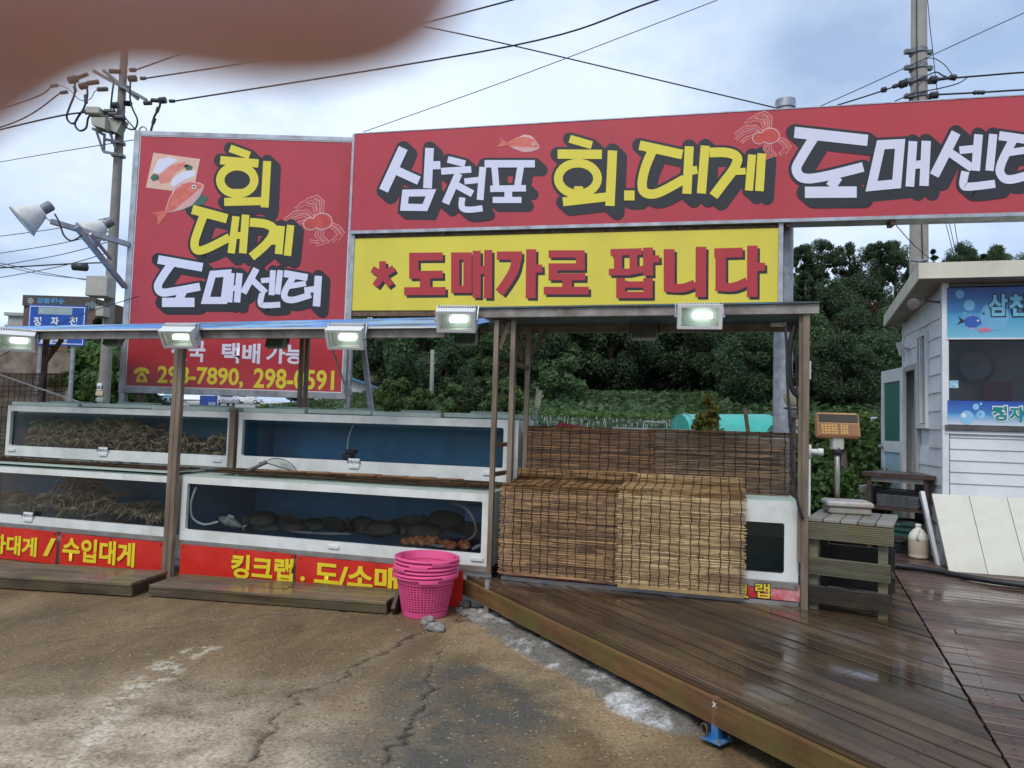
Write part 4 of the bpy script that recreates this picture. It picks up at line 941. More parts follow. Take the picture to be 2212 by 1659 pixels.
m = MB(); m.tube([gp(707, 722, A0+EY*.9, EY), gp(748, 840, A0+EY*1.6, EY), gp(752, 880, A0+EY*1.6, EY)], .013, 6); m.build("rope", M_HOSEW, cl_)
m = MB(); m.ell(gp(752, 845, A0+EY*1.58, EY), (.05, .04, .07), 8, 6); m.build("rope_knot", M_HOSEW, cl_)
q = S(104, 800, 1.22).x; m = MB(STALL); m.box(q-.025, q+.025, 1.14, 1.19, 0, 2.50); m.build("post", M_RUST, cl_)
m = MB(); m.bar(L(q, 1.165, 2.15), L(q+.25, 1.165, 2.45), .04, .04); m.build("brace", M_RUST, cl_)
cr_ = thing("stall_canopy", "flat brown steel canopy frame standing on the deck over the reed blinds", "canopy", L(4.4, .5, ZD))
M_ROOF = mat("dark_roof_sheet", (.10, .12, .13), (.05, .07, .08), 5, .55, dirt=(.08, .30, .42), dirt_amt=.5, dscale=3)
m = MB(STALL); m.box(3.02, 5.74, -.12, 1.05, 2.532, 2.546); m.build("roof_sheet", M_ROOF, cr_)
m = MB(STALL); m.box(3.02, 5.74, -.10, -.05, 2.458, 2.530); m.build("front_beam", M_BEAM, cr_)
m = MB(STALL); m.box(3.02, 5.70, .92, .97, 2.46, 2.530); m.build("rear_beam", M_BEAM, cr_)
for q in (3.06, 5.68): m = MB(STALL); m.box(q, q+.04, -.049, .919, 2.47, 2.53); m.build("side_beam", M_BEAM, cr_)
m = MB(STALL); m.box(5.632, 5.678, -.075, -.025, ZD, 2.457); m.build("post", M_POST, cr_)
m = MB(STALL); m.box(5.606, 5.6315, -.055, -.02, .6, 2.457); m.build("post", M_POST, cr_)
frp = []
s1_ = S(1066, 950, -.03).x; s2_ = S(1094, 950, -.03).x
lad = thing("post_frame", "brown ladder-like steel frame of four thin posts between the two canopies", "post frame", L(s1_, .2, .33))
for (q, tt, zb_, ztp) in ((s1_, -.03, .3, 2.44), (s2_+.02, .02, 1.0, 2.44), (s1_+.015, .47, 1.0, 2.44), (s2_+.03, .49, 1.0, 2.44)):
    m = MB(STALL); m.box(q-.02, q+.02, tt-.02, tt+.02, zb_, ztp); m.build("post", M_POST, lad)
for zz in (1.13, 1.38, 2.08):
    m = MB(); m.bar(L(s1_, -.01, zz), L(s1_+.015, .45, zz), .035, .035); m.build("rung", M_RUST, lad)
for zz in (2.08,):
    m = MB(); m.bar(L(s2_+.02, .04, zz), L(s2_+.03, .47, zz), .035, .035); m.build("rung", M_RUST, lad)
for (a, b) in (((s1_+.02, 0, 2.2), (s1_+.09, .02, 2.43)), ((s2_+.05, .49, 2.2), (s2_+.2, .5, 2.43)), ((s2_-.02, .47, 2.15), (s2_-.09, .47, 2.43))):
    m = MB(); m.bar(L(*a), L(*b), .035, .035); m.build("brace", M_RUST, lad)

# --- lit floodlights
M_LAMPW = mat("lamp_white", (.74, .74, .72), (.66, .66, .63), 4, .45, dirt=(.4, .38, .33), dirt_amt=.5); M_REFL = mat("lamp_reflector", (.80, .84, .81), (.66, .70, .67), 60, .35)
M_TUBE = mat("lamp_tube", (.9, 1, .92), None, 3, .3, emit=(.90, 1.0, .95), es=2.4); M_PANE = glassm("lamp_pane", (.93, .97, .94), 1.3)
def floodlight():
    root = thing("floodlight", "", "floodlight", (0, 0, 0), "lit white floodlights on the canopy edge")
    w_, h, d = .165, .092, .05
    m = MB(); m.box(-w_, w_, .02, d, -h, h); m.box(-w_, w_, -d, .02, h-.022, h); m.box(-w_, w_, -d, .02, -h, -h+.022); m.box(-w_, -w_+.028, -d, .02, -h+.022, h-.022); m.box(w_-.028, w_, -d, .02, -h+.022, h-.022); m.build("housing", M_LAMPW, root)
    m = MB(); m._add([(-w_+.03, .018, -h+.024), (w_-.03, .018, -h+.024), (w_-.03, .018, h-.024), (-w_+.03, .018, h-.024)], [(0, 1, 2, 3)]); m.build("reflector", M_REFL, root)
    m = MB(); m.tube([(-.05, -.012, .01), (.09, -.012, .01)], .024, 10); m.build("lamp_tube", M_TUBE, root)
    m = MB(); m.box(-w_+.02, w_-.02, -d+.012, -d+.018, -h+.016, h-.016); m.build("glass_pane", M_PANE, root)
    for k in range(15):
        x = -w_+.02+k*(2*w_-.04)/14; m = MB(); m.box(x-.004, x+.004, d, d+.05, -h+.01, h+.012); m.build("cooling_fin", M_LAMPW, root)
    m = MB(); m.bar((w_+.012, 0, 0), (w_+.012, .10, .09), .008, .03); m.bar((-w_-.012, 0, 0), (-w_-.012, .10, .09), .008, .03); m.bar((-w_-.012, .10, .09), (w_+.012, .10, .09), .03, .008); m.build("bracket", M_GALV, root)
    for sg in (-1, 1):
        m = MB(); m.tube([(sg*(w_-.001), 0, 0), (sg*(w_+.022), 0, 0)], .012, 8); m.build("bolt", M_GALV, root)
    return root
fl0 = floodlight()
for i, (u, v, tt, tilt, yaw, lab) in enumerate(((36, 737, -.24, 30, 1.9, "lit white floodlight on the canopy above the crab tank's far end"), (388, 729, -.24, 36, .12, "lit white floodlight at the top of the canopy's middle post"), (747, 730, -.22, 30, .10, "lit white floodlight on the blue canopy over the phone number sign"), (986, 692, -.24, 26, .08, "lit white floodlight where the two canopies meet below the yellow sign"), (1511, 684, -.24, 12, .0, "lit white floodlight on the deck canopy under the yellow sign"))):
    P = gp(u, v, A0+EY*tt, EY); o = fl0 if i == 0 else copy_tree(fl0)
    o.location = P; o.rotation_euler = (R(tilt), 0, -TH*.6 + yaw*.3); o["label"] = lab
# unlit lamps under the roofs
M_GRN = mat("lamp_green_glass", (.36, .46, .40), (.26, .34, .29), 8, .25)
for (u, v, tt, lab) in ((248, 738, .9, "unlit greenish lamp under the canopy beside the blue road sign"), (600, 742, .9, "unlit greenish lamp under the canopy in front of the tall sign"), (1008, 735, 1.0, "unlit greenish lamp under the end of the blue sheet"), (1392, 722, .8, "unlit wire caged lamp hanging under the deck canopy")):
    P = gp(u, v, A0+EY*tt, EY); root = thing("unlit_lamp", lab, "lamp", P, "unlit lamps under the canopies", (R(75), 0, -TH))
    m = MB(); m.cbox(P.x-.12, P.x+.12, P.y-.06, P.y+.06, P.z-.02, P.z+.03, .012); m.build("housing", M_GRN, root)
    m = MB(); m.bar(P+Vector((-.125, 0, 0)), P+Vector((-.125, .14, 0)), .02, .006); m.build("bracket", M_RUST, root); m = MB(); m.bar(P+Vector((.125, 0, 0)), P+Vector((.125, .14, 0)), .02, .006); m.build("bracket", M_RUST, root)
    for k in range(10):
        x = P.x-.108+k*.024; m = MB(); m.box(x-.003, x+.003, P.y-.055, P.y+.055, P.z+.031, P.z+.06); m.build("cooling_fin", M_GRN, root)
# ------------------------------------------------------------------ REED MATS
def reedmat(name, dark, lite, bands=None):
    N = NB(name); gi = N.n("ShaderNodeNewGeometry"); v = N.co((1, 1, 1), 'Position')
    c = N.ramp(gi.outputs['Random Per Island'], 0.15, dark, 0.85, lite)
    f = N.noise(N.co((3, 3, 20), 'Position'), 2.2, 4)
    c = N.mix(N.mr(f, .45, .62, 0, .6), c, tuple(x*.55 for x in dark))
    if bands:
        b = N.noise(N.co((.5, .5, 4.5), 'Position', loc=(0, 0, .35)), 2.0, 3); c = N.mix(N.mr(b, .50, .58, 0, .8), c, bands)
    N.set(Base_Color=c, Roughness=.6, Specular_IOR_Level=.3); N.bump(N.noise(N.co((8, 8, 60), 'Position'), 9, 3), .3, .002)
    return N.m
RM_DARK = reedmat("reed_dark", (.050, .023, .010), (.27, .135, .052)); RM_GREY = reedmat("reed_grey_brown", (.052, .030, .016), (.25, .150, .078))
RM_BRN = reedmat("reed_brown", (.095, .043, .016), (.42, .235, .095)); RM_PALE = reedmat("reed_pale", (.22, .125, .048), (.58, .405, .19), (.17, .085, .034))
RM_MAT = reedmat("reed_mat_dark", (.032, .018, .010), (.16, .092, .045))
M_CORD = mat("dark_cord", (.018, .015, .012), None, 5, .8)
def reed_blind(name, label, s0, s1, path, mt, pitch=.0058, rad=.0042, cords=12, seed=1, group=None, wav=.006, jag=.012, frame=None, cat="reed blind"):
    r = np.random.default_rng(seed); P = [Vector((0, a, b)) for a, b in path]; P = curve_pts(P, 12); pts = np.array([(p.y, p.z) for p in P])
    dl = np.hypot(*np.diff(pts, axis=0).T); cum = np.concatenate([[0], np.cumsum(dl)]); n = int(cum[-1]/pitch)
    sv = np.linspace(0, cum[-1], n); tt = np.interp(sv, cum, pts[:, 0]); zz = np.interp(sv, cum, pts[:, 1])
    tg = np.stack([np.gradient(tt), np.gradient(zz)], 1); tg /= np.maximum(np.linalg.norm(tg, axis=1, keepdims=True), 1e-9); nr = np.stack([tg[:, 1], -tg[:, 0]], 1)   # towards the front for a hanging blind (z falling)
    fr_ = frame if frame is not None else L
    Vs = []; Fs = []; k = 0
    for i in range(n):
        a, b = s0 + r.uniform(-jag, jag), s1 + r.uniform(-jag, jag); tilt = r.uniform(-.004, .004)
        cuts = np.sort(r.uniform(a, b, r.integers(2, 5))); ed = np.concatenate([[a], cuts, [b]])
        for j in range(len(ed)-1):
            q0, q1 = ed[j], ed[j+1]-.001
            if q1 - q0 < .02: continue
            rr = rad*r.uniform(.7, 1.1); off = r.uniform(-.0015, .0015)
            for q in (q0, q1):
                w_ = wav*math.sin(q*5+seed)*math.sin(sv[i]*4+seed); f_ = (q-s0)/(s1-s0)-.5
                t_ = tt[i]+nr[i, 0]*(off+w_); z_ = zz[i]+nr[i, 1]*(off+w_)+tilt*f_*2*abs(tg[i, 1])
                for an in (0.5, 2.6, 4.7):
                    cx, cy = rr*math.cos(an), rr*math.sin(an); Vs.append((q, t_+nr[i, 0]*cx+tg[i, 0]*cy, z_+nr[i, 1]*cx+tg[i, 1]*cy))
            Fs += [(k, k+1, k+4, k+3), (k+1, k+2, k+5, k+4), (k+2, k, k+3, k+5)]; k += 6
    root = thing(name, label, cat, fr_(( s0+s1)/2, float(tt.mean()), float(zz.min())), group)
    m = MB(); m._add([fr_(*p) for p in Vs], Fs); o = m.build("reeds", mt, root); o["kind"] = "stuff"
    for c in range(cords):
        q = s0 + (s1-s0)*(c+.5)/cords + r.uniform(-.008, .008)
        m = MB(); m.tube([fr_(q + .004*math.sin(i*.3+c), float(tt[i]+nr[i, 0]*(.006+wav*math.sin(q*5+seed)*math.sin(sv[i]*4+seed))), float(zz[i]+nr[i, 1]*(.006+wav*math.sin(q*5+seed)*math.sin(sv[i]*4+seed)))) for i in range(0, n, 4)], .0034, 4); m.build("cord", M_CORD, root)
    return root
reed_blind("reed_blind", "dark brown reed blind hanging over the upper tank by the ladder-like posts", 3.37, 4.50, [(.56,1.545),(.51,1.545),(.475,1.52),(.465,1.3),(.455,1.10),(.44,1.06)], RM_DARK, cords=13, seed=2, group="reed blinds over the tanks")
reed_blind("reed_blind", "greyish brown reed blind hanging over the upper tank by the right canopy post".replace("right ", "deck "), 4.44, 5.60, [(.585,1.55),(.53,1.55),(.495,1.53),(.485,1.3),(.475,1.10),(.47,1.045)], RM_GREY, cords=12, seed=3, group="reed blinds over the tanks")
reed_blind("reed_blind", "brown reed blind folded over the low tank beside the ladder-like posts", 3.29, 4.36, [(.43,1.17),(.41,1.10),(.34,1.075),(.15,1.062),(.02,1.06),(-.035,1.045),(-.058,.99),(-.062,.7),(-.058,.325)], RM_BRN, cords=14, seed=4, group="reed blinds over the tanks")
reed_blind("reed_blind", "pale straw coloured reed blind folded over the low tank", 4.27, 5.235, [(.44,1.17),(.42,1.11),(.36,1.09),(.15,1.08),(.0,1.078),(-.055,1.06),(-.08,1.0),(-.085,.7),(-.08,.325)], RM_PALE, cords=13, seed=6, group="reed blinds over the tanks")
m = MB(STALL); m.box(4.28, 5.23, -.096, -.074, .305, .33); m.build("batten", mat("bamboo", (.42, .28, .12), (.30, .19, .08), 8, .5), None, label="bamboo batten along the foot of the pale reed blind", cat="batten")
wavy = lambda n, z0, a: [(.13 + .35*i/n, z0 + (a*abs(math.sin(i*1.9)) if i else 0)) for i in range(n+1)]
reed_blind("reed_mat", "brown reed mat lying on the crab tank's lid", -4.0, -.12, wavy(5, .985, .022)[::-1], RM_MAT, .009, .005, 26, 8, "reed mats on the lower tanks", .01, .05, cat="reed mat")
reed_blind("reed_mat", "wrinkled brown reed mat lying on the flatfish tank's lid", .30, 3.12, wavy(9, 1.0, .03)[::-1], RM_MAT, .009, .005, 20, 9, "reed mats on the lower tanks", .012, .05, cat="reed mat")
# folded rolls lying across the wrinkled mat
for i, (sa, sb2, tt) in enumerate(((.75, 1.45, .20), (1.25, 1.95, .25), (1.70, 2.25, .22), (2.0, 2.5, .24), (2.3, 2.78, .22))):
    m = MB(); rr = random.Random(i); ang = R(12)
    for k in range(16):
        a = k*.39; c = L(sa, tt, 1.028); e = L(sb2, tt+.12, 1.033); off = EY*(.022*math.cos(a))+EZ*(.016*math.sin(a)); m.tube([c+off+EX*rr.uniform(-.04, .02), e+off+EX*rr.uniform(-.02, .05)], .0042, 4)
    m.build("reed_roll", RM_DARK, None, label="rolled bundle of reeds lying on the wrinkled mat", cat="reed roll", group="rolled reeds on the flatfish tank")
# old reed fence at the end of the stall
reed_blind("reed_fence", "old dark reed screen at the far end of the stall behind a rusty post", S(-60,850,1.2).x, S(140,850,1.2).x, [(1.2, 2.02), (1.2, 1.5), (1.2, .9)], RM_GREY, .011, .0055, 16, 12, wav=.01, cat="reed screen")

# ------------------------------------------------------------------ STEPS
def step(P0, P1, L_, dep, h, label, left):
    P0, P1 = Vector(P0), Vector(P1); x = (P1-P0).normalized(); y = Vector((-x.y, x.x, 0)); a = P1 - x*L_ if left else P0; b = P1 if left else P0 + x*L_
    T = Matrix(((x.x, y.x, 0, a.x), (x.y, y.y, 0, a.y), (0, 0, 1, 0), (0, 0, 0, 1)))
    root = thing("wooden_step", label, "step", (a+b)/2, "low wooden steps before the tanks"); n = 3; w_ = dep/n
    for k in range(n):
        cut = [0, L_] if k != 1 else [0, L_*.55, L_]
        for j in range(len(cut)-1):
            m = MB(T); m.cbox(cut[j]+.003, cut[j+1]-.003, k*w_+.004-(.02 if k == 0 else 0), (k+1)*w_-.004, h-.028+.003*((k+j) % 2), h+.003*((k+j) % 2), .004); m.build("board", W_OLD, root)
    m = MB(); ribbed(m, a + y*.02, b + y*.02, -y, .012, h-.030, .03, 9); m.build("front_board", W_OLD, root)
    for q in (.02, L_*.5, L_-.05):
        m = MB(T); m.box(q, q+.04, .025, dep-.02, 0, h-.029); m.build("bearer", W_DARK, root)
step(gz(0, 1272), gz(285, 1290), 4.2, .52, .12, "low wooden step with ribbed front before the crab tank", True)
step(gz(322, 1289), gz(835, 1328), (gz(835,1328)-gz(322,1289)).length, .45, .105, "low wooden step before the flatfish tank next to the pink baskets", False)
p = gz(852, 1328); m = MB(); m.bar(p+Vector((0, 0, .002)), p+Vector((.02, .14, .13)), .03, .16); m.build("loose_board", W_DARK, None, label="loose dark board leaning on the step end by the pink baskets", cat="board")

# ------------------------------------------------------------------ PINK BASKETS
M_PINK = mat("pink_plastic", (.83, .115, .29), (.76, .09, .25), 5, .38, .30, dirt=(.45, .06, .13), dirt_amt=.35)
pb = gz(917, 1326)
def basket(ins):
    m = MB(); h, rb, rt, th_ = .31, .180, .240, .010; rw = rt; n = 48; rad = lambda z: rb-ins+(rt-rb)*z/h; th = .006
    def hoop(z0, z1, t0=th): m.lathe([(rad(z0), z0), (rad(z1), z1), (rad(z1)-t0, z1), (rad(z0)-t0, z0), (rad(z0), z0)], (0, 0, 0), n, False)
    hoop(0, .045); hoop(h-.05, h)
    for i in range(10): z = .045 + (h-.095)*(i+1)/11; hoop(z-.0042, z+.0042, .010)
    for k in range(n):
        a = 2*math.pi*(k+.5)/n; d = Vector((math.cos(a), math.sin(a), 0)); m.bar(d*(rad(.03)-.005)+EZ*.03, d*(rad(h-.04)-.005)+EZ*(h-.04), .0075, .0095, up=d)
    m.lathe([(.0, .004), (rb-ins-.004, .004), (rb-ins-.004, .010), (.0, .010)], (0, 0, 0), n, False)
    m.lathe([(rt-.004, h-.005), (rt+.020, h-.008), (rt+.026, h-.002), (rt+.024, h+.006), (rt+.012, h+.012), (rt-.004, h+.008), (rt-.006, h-.005)], (0, 0, 0), n, False)
    for sg in (0, 1):
        for k in range(4):
            a = R(-20 + k*8) + sg*math.pi - R(75); a2 = a+R(8); m.bar(Vector((math.cos(a), math.sin(a), 0))*(rt+.028)+EZ*(h-.012), Vector((math.cos(a2), math.sin(a2), 0))*(rt+.028)+EZ*(h-.012), .008, .018)
    return m.mesh("pink_basket", (0, 0, 0), M_PINK, 40)
bme = basket(0.0); bme2 = basket(0.017)
for k in range(6):
    o = bpy.data.objects.new("plastic_basket", bme if k == 0 else bme2); _link(o); o.location = pb + Vector((.003*math.sin(k*2), .003*math.cos(k*3), .003+k*.029)); o.rotation_euler = (R(.6*math.sin(k)), R(-1.0*(k > 0)), k*.7)
    tag(o, ["pink mesh basket at the foot of the stack, its whole lattice side showing", "pink mesh basket second from the foot of the stack", "pink mesh basket third from the foot of the stack", "pink mesh basket fourth from the foot of the stack", "pink mesh basket just under the topmost of the stack", "pink mesh basket on top of the stack, open and empty"][k], "basket", "stacked pink baskets")

# ------------------------------------------------------------------ SCOOP NET, GLOVES, SMALL THINGS
M_NETG = mat("net_handle", (.10, .12, .11), (.06, .07, .065), 8, .5); M_NET = mat("net_mesh", (.45, .46, .42), None, 6, .7); M_GLOVE = mat("latex_glove", (.80, .74, .55), (.74, .67, .47), 6, .5)
P = lambda u, v, t: gp(u, v, A0+EY*t, EY)
net = thing("scoop_net", "scoop net with dark handle lying on the reed mat", "net", P(510, 1030, .18))
m = MB(); m.tube([P(507,1030,.12), P(573,1000,.30)], .016, 8); m.build("handle", M_NETG, net)
m = MB(); m.tube([P(560,1004,.28), P(576,998,.31)], .021, 8); m.build("ferrule", M_NETG, net)
hp = [P(574,999,.31), P(585,992,.36), P(602,991,.45), P(620,996,.46), P(635,1008,.44), P(638,1018,.30), P(610,1010,.22), P(585,1003,.26), P(574,999,.31)]
hq = curve_pts(hp, 5); m = MB(); m.tube(hq, .005, 6); m.build("hoop", M_NETG, net)
m = MB(); c0 = sum(hq, Vector())/len(hq) + EZ*(-.02)
for k in range(0, len(hq)-1, 1): m.tube([hq[k], hq[k].lerp(c0, .5)-EZ*.008, c0], .0016, 4, False)
for f_ in (.2, .35, .5, .65, .8): m.tube([h_.lerp(c0, f_)-EZ*.01*math.sin(f_*3.1) for h_ in hq], .0016, 4, False)
m.build("mesh_bag", M_NET, net)
def glove(m, p, up, side, s):
    up, side = Vector(up).normalized(), Vector(side).normalized(); w_ = up.cross(side)
    m.tube([p, p+up*.09*s, p+up*.17*s], [.040*s, .045*s, .05*s], 10)
    m.tube([p+up*.16*s, p+up*.25*s], [.05*s, .045*s], 10)
    for k, ln in enumerate((.09, .05, .04, .035)): b = p+up*.24*s+side*((k-1.5)*.022*s); m.tube([b, b+up*ln*s*.7+side*(k-1.5)*.004, b+up*ln*s+w_*.01], [.013*s, .012*s, .007*s], 8)
    b = p+up*.17*s+side*.05*s; m.tube([b, b+up*.04*s+side*.03*s], [.014*s, .009*s], 8)
gl = thing("rubber_glove", "cream rubber glove drying on an upright stick", "glove", P(1158, 900, .9))
m = MB(); glove(m, P(1160, 882, .9), (.10, 0, 1), EX, .62); m.build("glove", M_GLOVE, gl, True)
m = MB(); m.tube([P(1154, 935, .9), P(1162, 868, .9)], .014, 8); m.build("stick", M_GALV, gl)
m = MB(); glove(m, P(1148, 937, 1.4), (-.1, 0, 1), EX, .5); m.build("rubber_glove", M_GLOVE, None, True, "cream rubber glove peeping over the dark reed blind", "glove")
m = MB(STALL); q = S(1215, 925, 1.6); m.prism([(q.x-.15, 1.5, 1.40), (q.x+.33, 1.5, 1.40), (q.x+.30, 1.5, 1.555), (q.x-.02, 1.5, 1.60)], (0, .3, -.02)); m.build("red_box", M_LR, None, label="red box standing behind the dark reed blind", cat="box")
m = MB(STALL); m.box(q.x+.55, q.x+1.35, 1.45, 1.8, 1.42, 1.565); m.tube([(q.x+.85, 1.5, 1.56), (q.x+.86, 1.5, 1.63), (q.x+1.08, 1.5, 1.63), (q.x+1.09, 1.5, 1.56)], .008, 6); m.build("cool_box", M_FRP, None, label="white box with a handle behind the reed blinds", cat="box")
# deck's small ground posts and stones
m = MB(); a = gz(1050, 1335); m.bar(a, a+Vector((0, 0, .30)), .035, .035); m.build("short_post", M_STEEL, None, label="short thin steel post at the deck corner beside the stones", cat="post")
bp = thing("anchor_post", "short rusty square post on a blue base plate before the deck edge", "post", gz(1545, 1600, .03)); a = gz(1548, 1597, .03) 
M_BLUEP = mat("blue_paint", (.03, .19, .44), (.02, .13, .32), 9, .5, dirt=(.25, .24, .22), dirt_amt=.6, dscale=9); M_RW = mat("rust_wood", (.27, .13, .07), (.14, .065, .035), 12, .7, stretch=(1, 1, .15))
Tq = Matrix.Translation(a) @ Matrix.Rotation(R(-50), 4, 'Z')
m = MB(Tq); m.box(-.019, .019, -.019, .019, .075, .205); m.build("post", M_RW, bp)
m = MB(Tq); m.box(-.0192, .0192, -.0192, .0192, .008, .075); m.build("post_foot", M_BLUEP, bp)
m = MB(Tq); m.box(-.056, .056, -.056, .056, .0, .008); m.build("base_plate", M_BLUEP, bp)
for sx_ in (-1, 1):
    for sy_ in (-1, 1): m = MB(Tq); m.lathe([(.008, .008), (.008, .018), (.004, .024)], (sx_*.043, sy_*.043, 0), 6); m.build("bolt", M_RUST, bp)
m = MB(Tq); m.tube([Vector((-.05+.018*math.cos(t_), -.035, .04+.028*math.sin(t_))) for t_ in [k*math.pi/6 for k in range(13)]], .005, 6); m.build("shackle", M_RUST, bp)
text(bp, "x", Tq @ Vector((0, -.0194, .175)), Tq.to_3x3() @ Vector((1, 0, 0)), EZ, .05, M_PAPER, .02, "paint_mark", h=.001)
M_STONE = mat("stone", (.34, .32, .29), (.13, .12, .105), 14, .8, bump=.6, bscale=22)
def stone(u, v, r_, fl_, seed, label, z=0):
    rr = np.random.default_rng(seed); p = gz(u, v, z); m = MB(); m.ell((0, 0, 0), (1, 1, 1), 14, 9)
    out = []
    for q in m.v:
        d = np.array(q); k = 1 + .22*math.sin(3*d[0]+seed)*math.cos(4*d[1]+seed*2) + .12*math.sin(7*d[2]+5*d[0]); out.append((p.x+d[0]*r_*k, p.y+d[1]*r_*.75*k, p.z+r_*fl_*.55+d[2]*r_*fl_*k))
    m.v = out; m.build("stone", M_STONE, None, True, label, "stone", "loose stones by the deck corner")
for i, (u, v, r_, f_) in enumerate(((942,1362,.075,.5),(925,1342,.05,.5),(1003,1312,.06,.6),(1012,1328,.075,.4),(992,1322,.04,.6),(1022,1340,.04,.5),(916,1349,.03,.7),(1035,1338,.03,.6))):
    stone(u, v, r_, f_, i+3, ["pale broken stone in the crack before the pink baskets", "flat stone chip under the pink baskets", "rounded grey stone near the deck corner", "flat grey stone lying before the short steel post", "small stone beside the rounded grey stone", "small stone at the foot of the short steel post", "tiny pale stone beside the broken stone", "tiny stone on the white mortar edge"][i])
m = MB(); a = gz(985, 1345)
for k in range(4): 
    c = a+Vector((.0+.012*k, .01*k, .012+.018*k)); m.tube([c+Vector((.012*math.cos(t_), .004*math.sin(t_+k), .018*math.sin(t_))) for t_ in [j*math.pi/5 for j in range(11)]], .004, 5)
m.build("chain", M_RUST, None, True, "short rusty chain beside the grey stones", "chain")

# ------------------------------------------------------------------ TABLE, SCALE, RACK
k5 = .45208/1.8228
g4 = lambda x, y: (3032/1.8228 + x*k5, 1600/1.8228 + y*k5)
W_TAB = wood("table_wood", R(-28), (.33, .31, .26), (.14, .125, .095), 0.0, .7, .2); W_MOSS = wood("mossy_board", R(-28), (.22, .20, .125), (.085, .075, .045), .6, .8, .2)
TZ = .935
a = gz(*g4(318, 965), TZ); b = gz(*g4(1078, 1030), TZ); x = (b-a).normalized(); y = Vector((-x.y, x.x, 0)); W = (b-a).length; D_ = .74
TT = Matrix(((x.x, y.x, 0, a.x), (x.y, y.y, 0, a.y), (0, 0, 1, 0), (0, 0, 0, 1)))
tb = thing("wooden_table", "small mossy wooden table with ribbed boards carrying the scale", "table", TT @ Vector((W/2, D_/2, ZD)))
for k in range(5): m = MB(TT); m.cbox(k*W/5+.003, (k+1)*W/5-.003, -.01, D_, TZ-.026, TZ, .004); m.build("top_board", W_TAB, tb)
def rb(p, q, z0, z1, mt, n_=9, th=.03): m = MB(); ribbed(m, TT @ Vector(p), TT @ Vector(q), -y, z0, z1, th, n_); m.build("ribbed_board", mt, tb)
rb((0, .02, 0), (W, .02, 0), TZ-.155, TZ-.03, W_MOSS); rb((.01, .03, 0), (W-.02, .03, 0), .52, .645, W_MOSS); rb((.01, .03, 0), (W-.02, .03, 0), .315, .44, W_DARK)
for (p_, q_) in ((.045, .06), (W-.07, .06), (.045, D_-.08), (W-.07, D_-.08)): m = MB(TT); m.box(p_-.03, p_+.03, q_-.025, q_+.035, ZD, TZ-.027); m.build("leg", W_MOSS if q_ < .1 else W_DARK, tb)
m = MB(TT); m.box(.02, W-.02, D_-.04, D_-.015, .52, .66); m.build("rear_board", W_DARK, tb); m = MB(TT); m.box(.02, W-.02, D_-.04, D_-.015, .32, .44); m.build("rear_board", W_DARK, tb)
# weighing scale
M_SCB = mat("scale_body", (.34, .33, .29), (.25, .24, .2), 8, .5, dirt=(.28, .15, .06), dirt_amt=.6, dscale=7); M_SCP = mat("scale_pan", (.52, .50, .46), (.42, .40, .36), 8, .4, metal=.3, dirt=(.36, .18, .08), dirt_amt=.6, dscale=5)
M_SCO = mat("scale_casing", (.55, .29, .12), (.46, .22, .085), 6, .45); M_DISP = mat("scale_display", (.055, .045, .025), None, 4, .25); M_KEY = mat("scale_keys", (.72, .42, .12), None, 4, .5); M_KPAD = mat("scale_keypad", (.33, .15, .06), None, 4, .5)
pc = gz(*g4(670, 930), TZ); ST = Matrix.Translation(pc) @ Matrix.Rotation(R(-15), 4, 'Z')
sc_ = thing("weighing_scale", "worn digital weighing scale with orange display head on a pole", "scale", pc)
m = MB(ST); m.cbox(-.155, .155, -.13, .16, .001, .055, .012); m.build("base", M_SCB, sc_)
m = MB(ST); m.cbox(-.17, .17, -.145, .175, .057, .10, .012); m.build("weighing_pan", M_SCP, sc_)
ph = ST @ Vector((-.04, .20, 0)); zt_ = gp(*g4(645, 330), ph, (0, 1, 0)).z
m = MB(); m.tube([ph+EZ*.03, Vector((ph.x, ph.y, zt_))], .021, 12); m.build("pole", M_STEEL, sc_, True)
m = MB(ST); m.cbox(-.09, .01, .15, .23, .001, .05, .01); m.build("pole_foot", M_SCB, sc_)
m = MB(); m.tube([Vector((ph.x, ph.y, zt_-.09)), Vector((ph.x, ph.y, zt_-.03))], .032, 12); m.build("collar", M_BLK, sc_, True)
hz = gp(*g4(645, 170), ph, (0, 1, 0)); HT = Matrix.Translation((ph.x, ph.y, hz.z)) @ Matrix.Rotation(R(-4), 4, 'Z') @ Matrix.Rotation(R(-14), 4, 'X')
m = MB(Matrix.Translation((ph.x, ph.y, hz.z)) @ Matrix.Rotation(R(-4), 4, 'Z')); m.cbox(-.045, .045, -.03, .05, -.20, -.085, .008); m.build("neck", mat("scale_neck", (.55, .53, .46), None, 5, .5), sc_)
m = MB(HT); m.cbox(-.172, .172, -.03, .045, -.105, .105, .012); m.build("head", M_SCO, sc_)
m = MB(HT); m.box(-.157, .157, -.034, -.0305, .02, .088); m.build("display", M_DISP, sc_)
m = MB(HT); m.box(-.157, .157, -.0335, -.0305, -.092, .008); kp = m.build("keypad", M_KPAD, sc_)
for iy in range(4):
    for ix in range(5): m = MB(HT); m.box(-.145+ix*.027, -.123+ix*.027, -.037, -.0336, -.016-iy*.021, .0-iy*.021); m.build("key", M_KEY, kp)
    for ix in range(3): m = MB(HT); m.box(.008+ix*.022, .026+ix*.022, -.037, -.0336, -.016-iy*.021, .0-iy*.021); m.build("key", M_KEY, kp)
